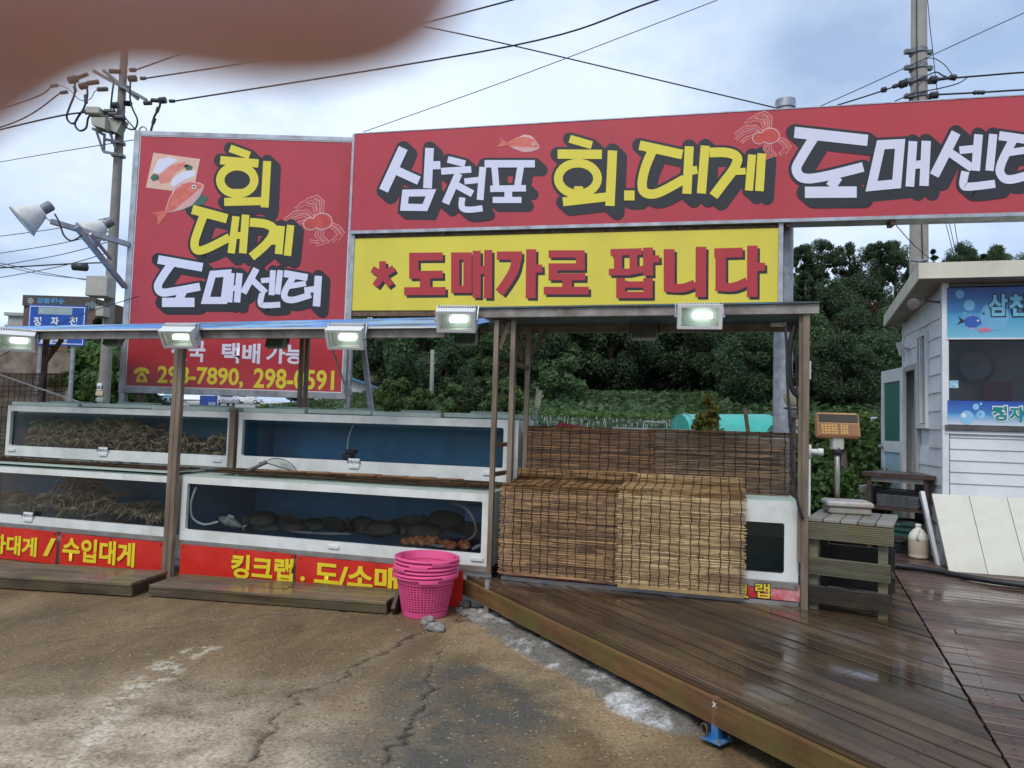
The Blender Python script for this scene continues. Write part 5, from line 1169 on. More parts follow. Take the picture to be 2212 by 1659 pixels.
# steel rack with trays
fl_ = gz(*g4(845, 1262), ZD); fr2 = gz(*g4(1380, 1332), ZD); x = (fr2-fl_).normalized(); y = Vector((-x.y, x.x, 0)); W = (fr2-fl_).length; RD = .62
RT_ = Matrix(((x.x, y.x, 0, fl_.x), (x.y, y.y, 0, fl_.y), (0, 0, 1, 0), (0, 0, 0, 1)))
rk = thing("steel_rack", "brown steel rack of shelves beside the shed's side wall", "rack", RT_ @ Vector((W/2, RD/2, ZD)))
M_RACK = mat("rack_brown", (.105, .070, .055), (.06, .04, .032), 10, .5, .3, .2, .1, 50); zt_ = 1.15
m = MB(RT_); m.box(-.05, W+.06, -.04, RD+.04, zt_-.045, zt_); m.build("top", M_RACK, rk)
for (p_, q_) in ((.02, .02), (W-.02, .02), (.02, RD-.02), (W-.02, RD-.02)): m = MB(RT_); m.box(p_-.022, p_+.022, q_-.022, q_+.022, ZD, zt_-.046); m.build("leg", M_RACK, rk)
m = MB(RT_); m.box(.045, W-.045, -.006, .03, zt_-.10, zt_-.047); m.build("rail", M_STEEL, rk)
for zz in (.74, .44): m = MB(RT_); m.box(.0, W, .0, RD, zz, zz+.03); m.build("shelf", M_RACK, rk)
M_TRAYS = mat("tray_steel", (.50, .51, .53), (.36, .37, .39), 9, .35, .25, .8); M_TRAYB = mat("tray_black", (.03, .03, .033), None, 9, .35)
for k in range(11):
    bl = k > 7; m = MB(RT_ @ Matrix.Translation((W/2-.01, .24, .775+k*.017)) @ Matrix.Rotation(R((k*37 % 5)-2), 4, 'Z')); h = .03
    m.box(-.20, .20, -.16, .16, 0, .004)
    for (a_, b_, c_, d_) in ((-.215, .215, -.175, -.16), (-.215, .215, .16, .175), (-.215, -.20, -.16, .16), (.20, .215, -.16, .16)): m.box(a_, b_, c_, d_, .004, .013)
    m.build("serving_tray", M_TRAYB if bl else M_TRAYS, None, label=("black serving tray stacked on the brown rack" if bl else "steel serving tray stacked on the brown rack"), cat="tray", group=("black trays on the rack" if bl else "steel trays on the rack"))
M_GB = mat("green_basket", (.03, .11, .09), (.02, .08, .065), 6, .5)
m = MB(RT_ @ Matrix.Translation((W*.66, .16, .471)))
for zz in (0, .06, .12): m.box(-.20, .20, -.14, -.132, zz, zz+.022); m.box(-.20, .20, .132, .14, zz, zz+.022); m.box(-.20, -.192, -.132, .132, zz, zz+.022); m.box(.192, .20, -.132, .132, zz, zz+.022)
for k in range(18): m.box(-.196+k*.0228, -.190+k*.0228, -.138, -.133, .0, .14)
m.box(-.19, .19, -.13, .13, .0, .006); m.build("crate", M_GB, None, label="dark green plastic crate on the rack's lowest shelf", cat="crate")
m = MB(RT_); m.ell((W*.64, .18, .61), (.17, .12, .045), 14, 8); m.build("black_bag", M_BLK, None, True, "black bag lying in the green crate", "bag")
m = MB(RT_); m.cbox(-.16, .0, .22, .5, .78, .98, .01); m.build("bucket_box", mat("grey_box", (.22, .21, .19), None, 6, .5), None, label="grey steel box hooked on the rack's side", cat="box")
# jug
jp = gz(*g4(1292, 1322), ZD); M_JUG = mat("milky_plastic", (.78, .75, .68), (.74, .71, .64), 4, .35); M_LIQ = mat("jug_contents", (.62, .53, .40), (.58, .49, .36), 5, .4)
jg = thing("plastic_jug", "milky plastic jug of beige liquid standing on the deck", "jug", jp)
m = MB(); m.lathe([(.085, 0), (.096, .012), (.098, .03), (.094, .045), (.098, .055), (.098, .205)], jp, 24, True); m.build("filled_body", M_LIQ, jg, 50)
m = MB(); m.lathe([(.098, .2055), (.098, .225), (.085, .262), (.055, .300), (.030, .322), (.028, .335)], jp, 24, True); m.build("shoulder", M_JUG, jg, 50)
m = MB(); m.lathe([(.030, .334), (.032, .338), (.032, .360), (.028, .366)], jp, 16); m.build("cap", M_JUG, jg, 50)
m = MB(); m.tube(curve_pts([jp+Vector((-.02, -.05, .31)), jp+Vector((-.05, -.085, .285)), jp+Vector((-.062, -.092, .24)), jp+Vector((-.05, -.085, .205))], 5), .012, 8); m.build("handle", M_JUG, jg, True)
# hose on deck
kd = 1032/2078/1.8228; d2 = lambda x, y: (3000/1.8228+x*kd, 2200/1.8228+y*kd)
m = MB(); m.tube(curve_pts([gz(*d2(*p_), ZD+.032) for p_ in ((860, 28), (1000, 45), (1200, 70), (1400, 100), (1600, 140), (1800, 172), (2078, 208), (2400, 235), (2800, 250))], 8), .028, 12); m.build("black_hose", M_BLK, None, True, "thick black rubber hose across the deck before the leaning panels", "hose")
# ------------------------------------------------------------------ SHED
M_SID = mat("white_siding", (.76, .77, .78), (.70, .71, .72), 2.5, .45, dirt=(.45, .45, .43), dirt_amt=.5, dscale=2)
M_FAS = mat("cream_fascia", (.70, .66, .52), (.62, .58, .46), 3, .5, dirt=(.4, .36, .27), dirt_amt=.4, dscale=2); M_SOF = mat("soffit", (.42, .38, .32), (.3, .27, .22), 5, .7)
M_DGL = mat("dark_window_glass", (.018, .020, .022), None, 3, .08); M_DST = mat("dark_steel_column", (.16, .15, .14), (.10, .095, .09), 6, .35, .25, .7)
SC, STT = 7.27, 2.55; TSH = Matrix.Translation(Vector((0, 0, 0)))
sh = thing("shed", "white siding shed with cream roof edge and blue ocean signs", "shed", L(SC+1.5, STT+.9, ZD))
fz = lambda v: S(2100, v, STT).z
def sx(u, v=800, t=STT): return S(u, v, t).x
Z1, Z2, Z3, Z4 = fz(617), fz(730), fz(865), fz(918)
TB = 4.25
# core walls
m = MB(STALL); m.box(SC+.02, 11.5, STT+.03, STT+.07, ZD, fz(935)); m.build("wall_core", M_SID, sh)
m = MB(STALL); m.box(SC+.02, 11.5, STT+.03, STT+.07, Z1, 3.19); m.build("wall_core", M_DST, sh)
m = MB(STALL); m.box(SC+.03, SC+.07, STT+.07, 3.12, ZD, 3.2); m.box(SC+.03, SC+.07, 3.12, 3.5, ZD, 1.66); m.box(SC+.03, SC+.07, 3.12, 3.5, 2.76, 3.2); m.box(SC+.03, SC+.07, 3.5, 4.17, 2.42, 3.15); m.box(SC+.03, SC+.07, 4.17, TB, ZD, 3.05); m.build("wall_core", M_SID, sh)
m = MB(STALL); m.box(SC+.07, 11.5, TB-.04, TB, ZD, 3.0); m.build("wall_core", M_SID, sh)
def slat(a, b, z0, z1, along):
    m = MB(STALL); lap = .022
    if along == 's': m.prism([(a, STT+.03, z0), (a, STT-lap+.03, z0), (a, STT-.006+.03-.004, z1), (a, STT+.03, z1)][::-1], (b-a, 0, 0))
    else: m.prism([(SC+.03, a, z0), (SC+.03-lap, a, z0), (SC+.03-.010, a, z1), (SC+.03, a, z1)], (0, b-a, 0))
    m.build("siding_board", M_SID, sh)
z = ZD+.01
while z < fz(935)-.05: slat(sx(2052), 11.5, z, min(z+.117, fz(936)), 's'); z += .118
z = ZD+.01; k = 0
while z < 3.12:
    z1_ = min(z+.196, 3.18)
    slat(STT+.06, 3.10, z, z1_, 't')
    if z1_ < 1.64 or z > 2.74: slat(3.10, 3.5, z, z1_, 't')
    if z > 2.42: slat(3.5, TB-.05, z, z1_, 't')
    z += .197; k += 1
m = MB(STALL); m.box(SC-.005, SC+.055, STT-.005, STT+.055, ZD, 3.2); m.build("corner_trim", M_SID, sh)
m = MB(STALL); m.box(SC+.06, sx(2044), STT-.002, STT+.028, fz(1075), 3.18); m.build("corner_column", M_DST, sh)
m = MB(STALL); m.box(SC-.0, SC+.05, TB-.05, TB+.01, ZD, 3.02); m.build("corner_trim", M_SID, sh)
m = MB(STALL); m.box(sx(2040), 11.5, STT-.03, STT+.03, fz(930)-.0, fz(918)-.006); m.build("sill", M_DST, sh)
m = MB(STALL); m.box(sx(2040), 11.5, STT-.012, STT+.03, fz(938), fz(931)); m.build("sill_trim", M_SID, sh)
# dark shop window with things dimly behind
m = MB(STALL); m.box(sx(2046), 11.5, STT+.035, STT+.045, Z3+.002, Z2-.002); m.build("window_pane", glassm("smoked_glass", (.62, .63, .65), 1.45), sh)
m = MB(STALL); m.box(sx(2046), 11.5, STT+.62, STT+.64, 1.2, 3.1); m.build("interior_wall", mat("interior_grey", (.60, .58, .55), (.42, .41, .40), 2, .8), sh)
clk = thing("wall_clock", "round clock dimly seen through the shed window", "clock", L(sx(2105, 780)+.15, STT+.58, fz(825)))
cc = L(sx(2105, 780)+.17, STT+.56, fz(780))
m = MB(); m.lathe([(.19, 0), (.20, .02), (.19, .04), (.16, .04), (.155, .03)], cc, 28, False, -EY); m.build("rim", M_BLK, clk)
m = MB(); m.lathe([(.158, .0), (.158, .02)], cc, 28, True, -EY); m.build("dial", mat("clock_dial", (.6, .6, .58), None, 3, .6), clk)
for an, ln in ((R(225), .11), (R(60), .08)):
    m = MB(); m.bar(cc - EY*.028, cc - EY*.028 + (EX*math.sin(an)+EZ*math.cos(an))*ln, .01, .004); m.build("hand", M_BLK, clk)
m = MB(STALL); m.box(sx(2150), sx(2150)+.25, STT+.3, STT+.5, Z3-.02, Z3+.22); m.build("red_canister", M_LR, None, label="dark red canister dimly seen inside the shed window", cat="canister")
m = MB(STALL); m.box(sx(2050), sx(2072), STT+.028, STT+.034, fz(838), fz(822)); m.build("window_sticker", mat("sticker", (.15, .42, .65), (.6, .7, .75), 30, .5), sh)
# roof
rs, rt0, rz0, rt1, rz1 = 7.016, 2.35, 3.35, 4.35, 3.116; rs2 = 7.096
m = MB(STALL); m.prism([(rs, rt0, rz0-.02), (11.6, rt0, rz0-.02), (11.6, rt1, rz1-.02), (rs2, rt1, rz1-.02)], (0, 0, .02)); m.build("roof", M_FAS, sh)
m = MB(STALL); m.prism([(rs, rt0-.02, rz0-.16), (rs, rt0-.02, rz0+.004), (rs, rt0, rz0+.004), (rs, rt0, rz0-.16)], (4.6, 0, 0)); m.build("roof_fascia", M_FAS, sh)
m = MB(STALL); m.prism([(rs-.02, rt0-.02, rz0-.16), (rs2-.02, rt1, rz1-.14), (rs2-.02, rt1, rz1+.004), (rs-.02, rt0-.02, rz0+.004)], (.02, 0, 0)); m.build("roof_fascia", M_FAS, sh)
m = MB(STALL); m.prism([(rs, rt0, rz0-.15), (11.6, rt0, rz0-.15), (11.6, rt1, rz1-.13), (rs2, rt1, rz1-.13)], (0, 0, .008)); m.build("soffit", M_SOF, sh)
# side window and open door
m = MB(STALL); 
for (a, b, c_, d) in ((3.12, 3.16, 1.66, 2.76), (3.46, 3.5, 1.66, 2.76), (3.16, 3.46, 1.66, 1.71), (3.16, 3.46, 2.71, 2.76)): m.box(SC-.02, SC+.05, a, b, c_, d)
wf = m.build("window_frame", M_SID, sh)
m = MB(STALL); m.box(SC-.03, SC+.02, 3.30, 3.34, 1.72, 2.70); m.build("window_sash", M_SID, sh)
m = MB(STALL); m.box(SC+.01, SC+.02, 3.16, 3.46, 1.71, 2.71); m.build("window_pane", M_DGL, sh)
m = MB(STALL)
for (a, b, c_, d) in ((3.5, 3.56, ZD, 2.42), (4.12, 4.17, ZD, 2.42), (3.56, 4.12, 2.36, 2.42)): m.box(SC-.025, SC+.06, a, b, c_, d)
m.build("door_frame", mat("door_frame_grey", (.42, .41, .39), (.34, .33, .31), 6, .5), sh)
dh = L(SC-.03, 4.0, 0); dd = (EX*-.137 + EY*.99).normalized(); dn = Vector((-dd.y, dd.x, 0)); DT = Matrix(((dd.x, dn.x, 0, dh.x), (dd.y, dn.y, 0, dh.y), (0, 0, 1, 0), (0, 0, 0, 1)))
door = thing("open_door", "white shed door standing open with a green upper pane and torn blue lower panel", "door", dh + EZ*ZD)
DW = .72
m = MB(DT)
for (a, b, c_, d) in ((0, .09, ZD+.02, 2.42), (DW-.09, DW, ZD+.02, 2.42), (.09, DW-.09, 2.26, 2.42), (.09, DW-.09, 1.36, 1.50), (.09, DW-.09, ZD+.02, .46)): m.box(a, b, -.022, .022, c_, d)
m.build("frame", M_SID, door)
m = MB(DT); m.box(.09, DW-.09, -.008, .008, 1.50, 2.26); m.build("upper_pane", mat("green_curtain", (.02, .17, .12), (.012, .11, .08), 4, .4, stretch=(14, 14, .6)), door)
m = MB(DT); m.box(.09, DW-.09, -.008, .008, .46, 1.36); m.build("lower_panel", mat("torn_panel", (.42, .60, .68), (.36, .55, .64), 2, .6, dirt=(.33, .21, .13), dirt_amt=1.0, dscale=1.6), door)
m = MB(DT); m.ell((DW-.05, .05, 1.42), (.03, .03, .03), 10, 8); m.ell((DW-.05, -.05, 1.42), (.03, .03, .03), 10, 8); m.build("knob", M_STEEL, door, True)
# two small side lamps
for (P_, lab) in ((S(1992, 650, 2.62), "small grey spotlight under the shed eave"), (S(1950, 752, 4.0), "slim outdoor lamp on the shed's side wall")):
    c_ = L(*P_) ; root = thing("wall_lamp", lab, "lamp", c_); m = MB()
    if "spot" in lab: m.lathe([(.028, 0), (.034, .05), (.03, .09), (.055, .12), (.06, .17), (.05, .172)], c_, 14, True, (-.8, -.4, -.3)); m.build("head", M_STEEL, root, 40); m = MB(); m.bar(c_, L(SC+.02, P_.y, P_.z-.02), .02, .02); m.build("arm", M_BLK, root)
    else: m.bar(c_+Vector((-.05, 0, .07)), c_+Vector((.0, 0, -.09)), .06, .05); m.build("head", M_LAMPW, root); m = MB(); m.bar(c_, L(SC+.02, P_.y, P_.z-.01), .02, .02); m.build("arm", M_STEEL, root)
# blue ocean signs
def ocean(name, top, bot, pale, z0, z1, wave):
    N = NB(name); g = N.co((1, 1, 1), 'Position'); sp = N.n("ShaderNodeSeparateXYZ"); N.l(g, sp.inputs[0])
    h = N.math('ADD', N.mr(sp.outputs[2], z0, z1, 0, 1), N.mr(N.noise(N.co((.9, .9, 2.5), 'Position'), 1.3, 2), .3, .7, -wave, wave))
    r_ = N.n("ShaderNodeValToRGB"); e = r_.color_ramp.elements; e[0].position = .0; e[0].color = (*pale, 1); e[1].position = 1.0; e[1].color = (*top, 1)
    q = r_.color_ramp.elements.new(.42); q.color = (*bot, 1); q = r_.color_ramp.elements.new(.47); q.color = tuple(x*.55+y_*.45 for x, y_ in zip(bot, top)) + (1,)
    N.l(h, r_.inputs[0]); N.set(Base_Color=r_.outputs[0], Roughness=.35); return N.m
s1 = thing("ocean_sign", "blue ocean sign with bubbles and a fish above the shed window", "sign", L(sx(2046), STT, Z2))
m = MB(STALL); m.box(sx(2046), 11.4, STT-.012, STT+.028, Z2, Z1-.02); m.build("panel", ocean("print_sea_deep", (.012, .05, .26), (.06, .30, .52), (.20, .50, .64), Z2, Z1, .06), s1)
m = MB(STALL); m.box(sx(2045), 11.4, STT-.016, STT+.028, Z2-.016, Z2-.001); m.build("edge_trim", M_SID, s1)
s2 = thing("ocean_sign", "blue and white ocean sign with green letters below the shed window", "sign", L(sx(2046), STT, Z4))
m = MB(STALL); m.box(sx(2046), 11.4, STT-.012, STT+.028, Z4, Z3-.004); m.build("panel", ocean("print_sea_light", (.02, .06, .36), (.08, .32, .62), (.62, .68, .72), Z4, Z3, .05), s2)
g8 = lambda x, y: (3032/1.8228 + x*k5, 950/1.8228 + y*k5)
FO = Face(A0 + EY*(STT-.012), -EY); M_BUB = mat("print_bubble", (.16, .42, .62), (.13, .36, .57), 4, .4); M_BUB2 = mat("print_bubble_pale", (.30, .58, .80), (.2, .46, .72), 4, .4)
def disc(par, c, r_, mt, h): m = MB(); m.quad(*[FO(c[0]+r_*math.cos(a*math.pi/14), c[1]+r_*math.sin(a*math.pi/14), h) for a in range(28)]); m.build("bubble_picture", mt, par)
for (x_, y_, r_) in ((1652, 462, 9.5), (1735, 558, 12), (1955, 655, 31), (1693, 628, 3.2), (1858, 628, 3.5)): disc(s1, g8(x_, y_), r_, M_BUB, .002)
for (x_, y_, r_, mt) in ((1712, 1535, 15, M_BUB2), (1688, 1517, 5, M_WHT), (1836, 1512, 9.5, M_BUB2), (1828, 1505, 4, M_BUB), (1793, 1442, 7, M_BUB2), (1836, 1416, 3, M_BUB2)): disc(s2, g8(x_, y_), r_, mt, .002 if r_ > 5.5 else .003)
M_PF = mat("print_blue_fish", (.03, .10, .42), None, 4, .4)
for pts, mt, nm in (([(1690,690),(1715,655),(1760,643),(1805,658),(1840,700),(1835,722),(1790,750),(1735,755),(1700,735)], M_PF, "fish_picture"), ([(1695,690),(1640,655),(1655,695),(1620,728),(1690,705)], M_LB, "fish_picture_tail"), ([(1700,660),(1745,640),(1800,652),(1770,662),(1720,668)], M_PK, "fish_picture_fin"), ([(1700,738),(1740,765),(1790,755),(1740,752)], M_PK, "fish_picture_fin")):
    m = MB(); m.quad(*[FO(*g8(*p_), .003 if mt is M_PF else .0024) for p_ in pts]); m.build(nm, mt, s1)
m = MB(); c_ = g8(1810, 692); m.quad(*[FO(c_[0]+2.2*math.cos(a*math.pi/6), c_[1]+2.2*math.sin(a*math.pi/6), .004) for a in range(12)]); m.build("fish_picture_eye", M_WHT, s1)
M_CORAL = mat("print_coral", (.6, .12, .18), (.5, .25, .45), 12, .4)
m = MB(); m.quad(*[FO(*g8(*p_), .0027) for p_ in ((1805,772),(1830,750),(1860,758),(1900,748),(1935,780),(1860,790),(1840,800))]); m.build("coral_picture", M_CORAL, s1)
def word2(par, body, c, w_, h_, m1, m2): word(body, Face(A0+EY*(STT-.0135), -EY), c, w_+5, h_+5, m2, par, .09, EX); word(body, Face(A0+EY*(STT-.016), -EY), c, w_, h_, m1, par, .035, EX)
M_CYL = mat("letter_cyan", (.16, .48, .66), None, 4, .4); M_GRL = mat("letter_green", (.0, .26, .22), None, 4, .4)
word2(s1, "삼", g8(1985, 555), 42, 48, M_CYL, M_LB); word2(s1, "천", g8(2165, 555), 42, 48, M_CYL, M_LB); word2(s1, "포", g8(2345, 555), 42, 48, M_CYL, M_LB)
word2(s2, "정", g8(2000, 1500), 32, 32, M_GRL, M_WHT); word2(s2, "자", g8(2150, 1505), 32, 32, M_GRL, M_WHT)
# leaning white panels
M_PAN = mat("cream_panel", (.72, .70, .60), (.66, .64, .54), 2, .5, dirt=(.42, .40, .28), dirt_amt=.5, dscale=1.8)
bl = gz(*g4(1500, 1400), ZD); tl = L(*S(*g4(1452, 770), 2.5)); br = gz(*g4(2212, 1440), ZD); bl = L(inS(bl).x, 2.17, ZD); ax = EX.copy(); up_ = L(inS(bl).x-.05, 2.47, .985) - bl; nn2 = ax.cross(up_).normalized()
if nn2.y > 0: nn2 = -nn2
for k in range(4):
    m = MB(); w0, w1 = k*.335, (k+1)*.335-.006; o_ = bl + ax*w0; sk = ax*(-.02)
    m.prism([o_, o_+ax*(w1-w0), o_+ax*(w1-w0)+up_+sk, o_+up_+sk], -nn2*.03); m.build("cream_sheet", M_PAN, None, label="cream board panel leaning against the shed front", cat="panel", group="cream panels leaning on the shed")
m = MB(); o_ = gz(*g4(1458, 1385), ZD); m.prism([o_, o_+ax*.03, o_+ax*.03+up_*1.0-ax*.02, o_+up_*1.0-ax*.03], -nn2*.03+EY*.05); m.build("leaning_board", M_SID, None, label="narrow white board leaning beside the cream panels", cat="board")
# small fixtures by the right canopy post
g7 = lambda x, y: ((2700 + x*.31646)/1.8228, (1150 + y*.31646)/1.8228)
def pbox(x0, y0, x1, y1, t, dep, name, mt, label, cat, lidded=False):
    a = S(*g7(x0, y0), t); b = S(*g7(x1, y1), t); root = thing(name, label, cat, L((a.x+b.x)/2, t, min(a.z, b.z)))
    m = MB(STALL); m.cbox(min(a.x, b.x), max(a.x, b.x), t, t+dep, min(a.z, b.z), max(a.z, b.z), .004); m.build("case", mt, root)
    if lidded: c_ = (a.x+b.x)/2; m = MB(STALL); m.box(c_-.008, c_+.008, t-.012, t-.0005, min(a.z, b.z)+.0, max(a.z, b.z)); m.build("clasp", mt, root)
M_CASE = mat("plastic_case", (.66, .64, .56), (.60, .58, .5), 5, .5)
pbox(1466, 857, 1560, 1090, -.05, .08, "switch_box", M_CASE, "white plastic switch box on the canopy post halfway up", "switch box", True)
pbox(1466, 340, 1508, 570, -.05, .10, "meter_box", M_CASE, "white box near the top of the canopy post", "box")
pbox(1060, 378, 1228, 420, .3, .05, "ceiling_strip", M_FRP, "short white strip light under the deck canopy's end", "lamp")
for i, pts in enumerate((((1235, 380), (1258, 700), (1262, 1000), (1275, 1300), (1290, 1520), (1300, 1660)), ((1360, 400), (1310, 600), (1285, 850), (1300, 1100), (1340, 1230), (1390, 1285), (1420, 1290)), ((1365, 400), (1375, 800), (1382, 1200), (1395, 1450), (1405, 1520)))):
    m = MB(); m.tube(curve_pts([L(*S(*g7(*p_), -.12 if i == 0 else -.0)) for p_ in pts], 6), (.011, .022, .009)[i], 8); m.build("cable", M_BLK, None, True, ["slim black cable hanging before the galvanised pole", "thick black cable looping from the canopy to its post", "thin black cable running straight down the canopy post"][i], "cable")
q = [L(*S(*g7(*p_), -.10)) for p_ in ((1300, 1650),)][0]
m = MB(); m.tube(curve_pts([q, L(*S(1712, 1000, -.1)), L(*S(1722, 1080, -.1)), L(*S(1735, 1120, -.09))], 6), .010, 8); m.build("cable", M_BLK, None, True, "black cable drooping across the greyish reed blind", "cable")
gp_ = L(*S(1713, 857, 1.3)); gl2 = thing("globe_lamp", "cream globe lamp on a thin post behind the canopy post", "lamp", Vector((gp_.x, gp_.y, .2)))
m = MB(); m.ell(gp_, (.085, .085, .10), 18, 12); m.build("globe", mat("globe_cream", (.78, .68, .44), None, 3, .3), gl2, True)
m = MB(); m.lathe([(.085, -.115), (.085, -.10), (.05, -.085)], gp_, 16); m.lathe([(.05, -.20), (.02, -.15), (.06, -.116)], gp_, 16); m.build("collar", M_STEEL, gl2, True)
m = MB(); m.tube([Vector((gp_.x, gp_.y, .0)), gp_-EZ*.19], .028, 10); m.build("post", M_RUST, gl2)
pv = S(1742, 960, .1); m = MB(); m.tube([L(pv.x+.01, .1, ZD), L(pv.x+.01, .1, pv.z+.0)], .022, 12); m.tube([L(pv.x+.01, .1, 1.42), L(pv.x+.10, .1, 1.42)], .022, 12); m.tube([L(pv.x+.01, .1, 1.37), L(pv.x+.01, .1, 1.47)], .027, 12); m.tube([L(pv.x+.08, .1, 1.42), L(pv.x+.12, .1, 1.42)], .028, 12); m.build("white_pipe", M_FRP, None, True, "white plastic pipe with a side outlet behind the canopy post", "pipe")
# ------------------------------------------------------------------ POLES, WIRES
M_CONC = mat("concrete_pole", (.30, .285, .255), (.22, .205, .18), 5, .85, bump=.2, bscale=30, dirt=(.14, .13, .11), dirt_amt=.5); M_WIRE = mat("black_wire", (.018, .019, .022), None, 4, .6)
M_INS = mat("dark_insulator", (.05, .05, .055), (.035, .035, .04), 8, .5); M_BOXP = mat("pole_box", (.48, .47, .42), (.40, .39, .34), 5, .55, dirt=(.28, .2, .13), dirt_amt=.4); M_PSTEEL = mat("pole_steel", (.24, .25, .27), (.16, .17, .19), 9, .55, metal=.4)
def wire(pts, r_, label, sg=0.0, n=24):
    m = MB(); m.tube(sag(pts[0], pts[1], sg, n) if len(pts) == 2 else curve_pts(pts, 8), r_*.78, 6)
    return m.build("cable", M_WIRE, None, True, label, "cable")
YP = 23.0
pb_ = gy(224, 865, YP); pt_ = gy(268, 125, YP); gzv = terr(pb_.x, YP).item()
def pol(v): return pb_.lerp(pt_, (865-v)/(865-125))
up1 = thing("utility_pole", "grey concrete utility pole carrying a switch box and crossarms by the tall red sign", "utility pole", Vector((pb_.x-.03, YP, gzv-.2)))
m = MB(); m.tube([Vector((pb_.x-.05, YP, gzv-.3)), pb_, pt_, pt_ + (pt_-pb_)*.12], [.185, .18, .115, .10], 20); m.build("shaft", M_CONC, up1, True)
zq = lambda x, y: ((100 + x*.27125)/1.8228, (200 + y*.27125)/1.8228)
Z5 = lambda x, y, dy=0: gy(*zq(x, y), YP+dy)
for a, b in (((985, 290), (1760, 715)), ((1130, 285), (1640, 705))):
    m = MB(); m.bar(Z5(*a, -.35), Z5(*b, -.05), .09, .09); m.build("crossarm", M_PSTEEL, up1)
m = MB(); c1 = Z5(1070, 920, -.45); m.cbox(c1.x-.27, c1.x+.17, c1.y-.3, c1.y+.3, Z5(1000, 965, -.45).z, Z5(1000, 860, -.45).z, .03); m.build("switch_box", M_BOXP, up1)
m = MB(); m.prism([Z5(950, 965, -.7), Z5(1160, 965, -.7), Z5(1150, 1130, -.7), Z5(960, 1070, -.7)], (0, .5, 0)); m.build("switch_box", M_BOXP, up1)
m = MB(); m.prism([Z5(1160, 965, -.45), Z5(1420, 990, -.45), Z5(1320, 1185, -.45), Z5(1150, 1125, -.45)], (0, .35, 0)); m.build("switch_box", M_BOXP, up1)
for (a, b) in (((870, 888), (980, 888)), ((1150, 885), (1300, 885)), ((1220, 925), (1340, 930)), ((1300, 965), (1440, 975))): m = MB(); m.tube([Z5(*a, -.5), Z5(*b, -.5)], .085, 10); m.build("bushing", M_INS, up1)
for (a, b) in (((970, 1130), (1330, 1200)), ((1035, 1180), (1130, 1460)), ((1150, 1200), (1140, 1460)), ((1140, 1280), (1380, 1330)), ((1130, 1465), (1330, 1500)), ((1230, 1190), (1310, 1420)), ((980, 1130), (1160, 1230))): m = MB(); m.bar(Z5(*a, -.35), Z5(*b, -.25), .07, .07); m.build("bracket", M_PSTEEL, up1)
for yq in (1345, 1530):
    m = MB(); m.box(Z5(1280, yq).x, Z5(1435, yq).x, YP-.16, YP+.1, Z5(1300, yq+22).z, Z5(1300, yq-22).z); m.build("clamp", M_PSTEEL, up1)
def insul(a, b, r_=.10, dy=-.3, ribs=0):
    m = MB(); A_, B_ = Z5(*a, dy), Z5(*b, dy); n_ = 9 if ribs else 5
    m.tube([A_.lerp(B_, k/(2*n_)) for k in range(2*n_+1)], [r_*(1.0 if k % 2 else (.55 if ribs else .9)) for k in range(2*n_+1)], 10); m.build("insulator", M_INS, up1)
for a in (((760, 395), (910, 335), .07, -.4, 1), ((630, 430), (750, 405), .12, -.4), ((365, 515), (470, 500), .055, -.4), ((510, 610), (610, 595), .06, -.4), ((790, 520), (890, 500), .11, -.4), ((900, 470), (1060, 450), .08, -.4), ((1050, 560), (1190, 555), .075, -.4), ((1220, 295), (1390, 300), .08, -.1), ((1515, 280), (1600, 278), .07, -.1), ((1500, 405), (1610, 400), .11, -.1), ((1670, 402), (1745, 398), .06, -.1), ((1400, 545), (1500, 535), .08, -.1), ((1260, 795), (1345, 790), .11, -.3), ((1440, 760), (1540, 770), .09, -.2, 1), ((1720, 760), (1830, 755), .075, -.1), ((1830, 715), (1940, 725), .07, -.05), ((1940, 725), (2040, 715), .11, -.05), ((2090, 730), (2165, 730), .06, -.05), ((710, 520), (730, 590), .05, -.4), ((875, 640), (880, 760), .06, -.4), ((1880, 980), (1850, 1060), .06, -.05), ((1910, 890), (1930, 820), .06, -.05)): insul(a[0], a[1], a[2], a[3], len(a) > 4)
def zw(pts, r_, label, dy=-.4): return wire([Z5(*p_, dy) for p_ in pts], r_, label)
zw(((715, 450), (715, 620), (640, 820), (600, 960), (650, 1045), (720, 1040), (800, 900), (870, 890)), .04, "looping black jumper cable from the pole's ribbed insulator to its switch box")
zw(((890, 530), (900, 640), (850, 830), (740, 1000), (725, 1090), (790, 1160), (880, 1120), (910, 980), (960, 920)), .04, "black jumper cable hanging in a deep loop under the switch box")
zw(((1280, 480), (1260, 620), (1240, 850), (1270, 960), (1360, 1050)), .035, "black jumper cable dropping from the crossarm past the switch box"); zw(((1525, 420), (1520, 700), (1560, 850), (1625, 1000), (1600, 1120), (1520, 1140), (1440, 1080), (1425, 990)), .035, "black jumper cable looping beside the pole under the crossarm end")
zw(((1960, 750), (1940, 830), (1870, 960), (1850, 1060), (1820, 1180), (1760, 1500)), .045, "black cable with joints dropping behind the tall sign's corner"); zw(((1050, 565), (1000, 600), (950, 690), (860, 725), (760, 690), (680, 600), (600, 540), (500, 500)), .016, "thin jumper wire drooping between two insulators"); zw(((1440, 965), (1560, 1100), (1640, 1200)), .03, "black cable slanting from the switch box behind the tall sign")
far = lambda u, v, y: gy(u, v, y)
wire([Z5(2165, 730, 0), far(1106, 99, 21), far(1420, 0, 19), far(1900, -170, 17)], .032, "long black power cable rising from the pole over both signs")
wire([Z5(1745, 400, 0), far(640, 115, 22), far(1106, 0, 20), far(1500, -120, 18)], .03, "black power cable running from the pole's upper insulator towards the blurred finger")
wire([Z5(1600, 278, 0), far(560, 60, 22), far(1000, -60, 20)], .03, "black power cable starting at the pole's topmost insulator")
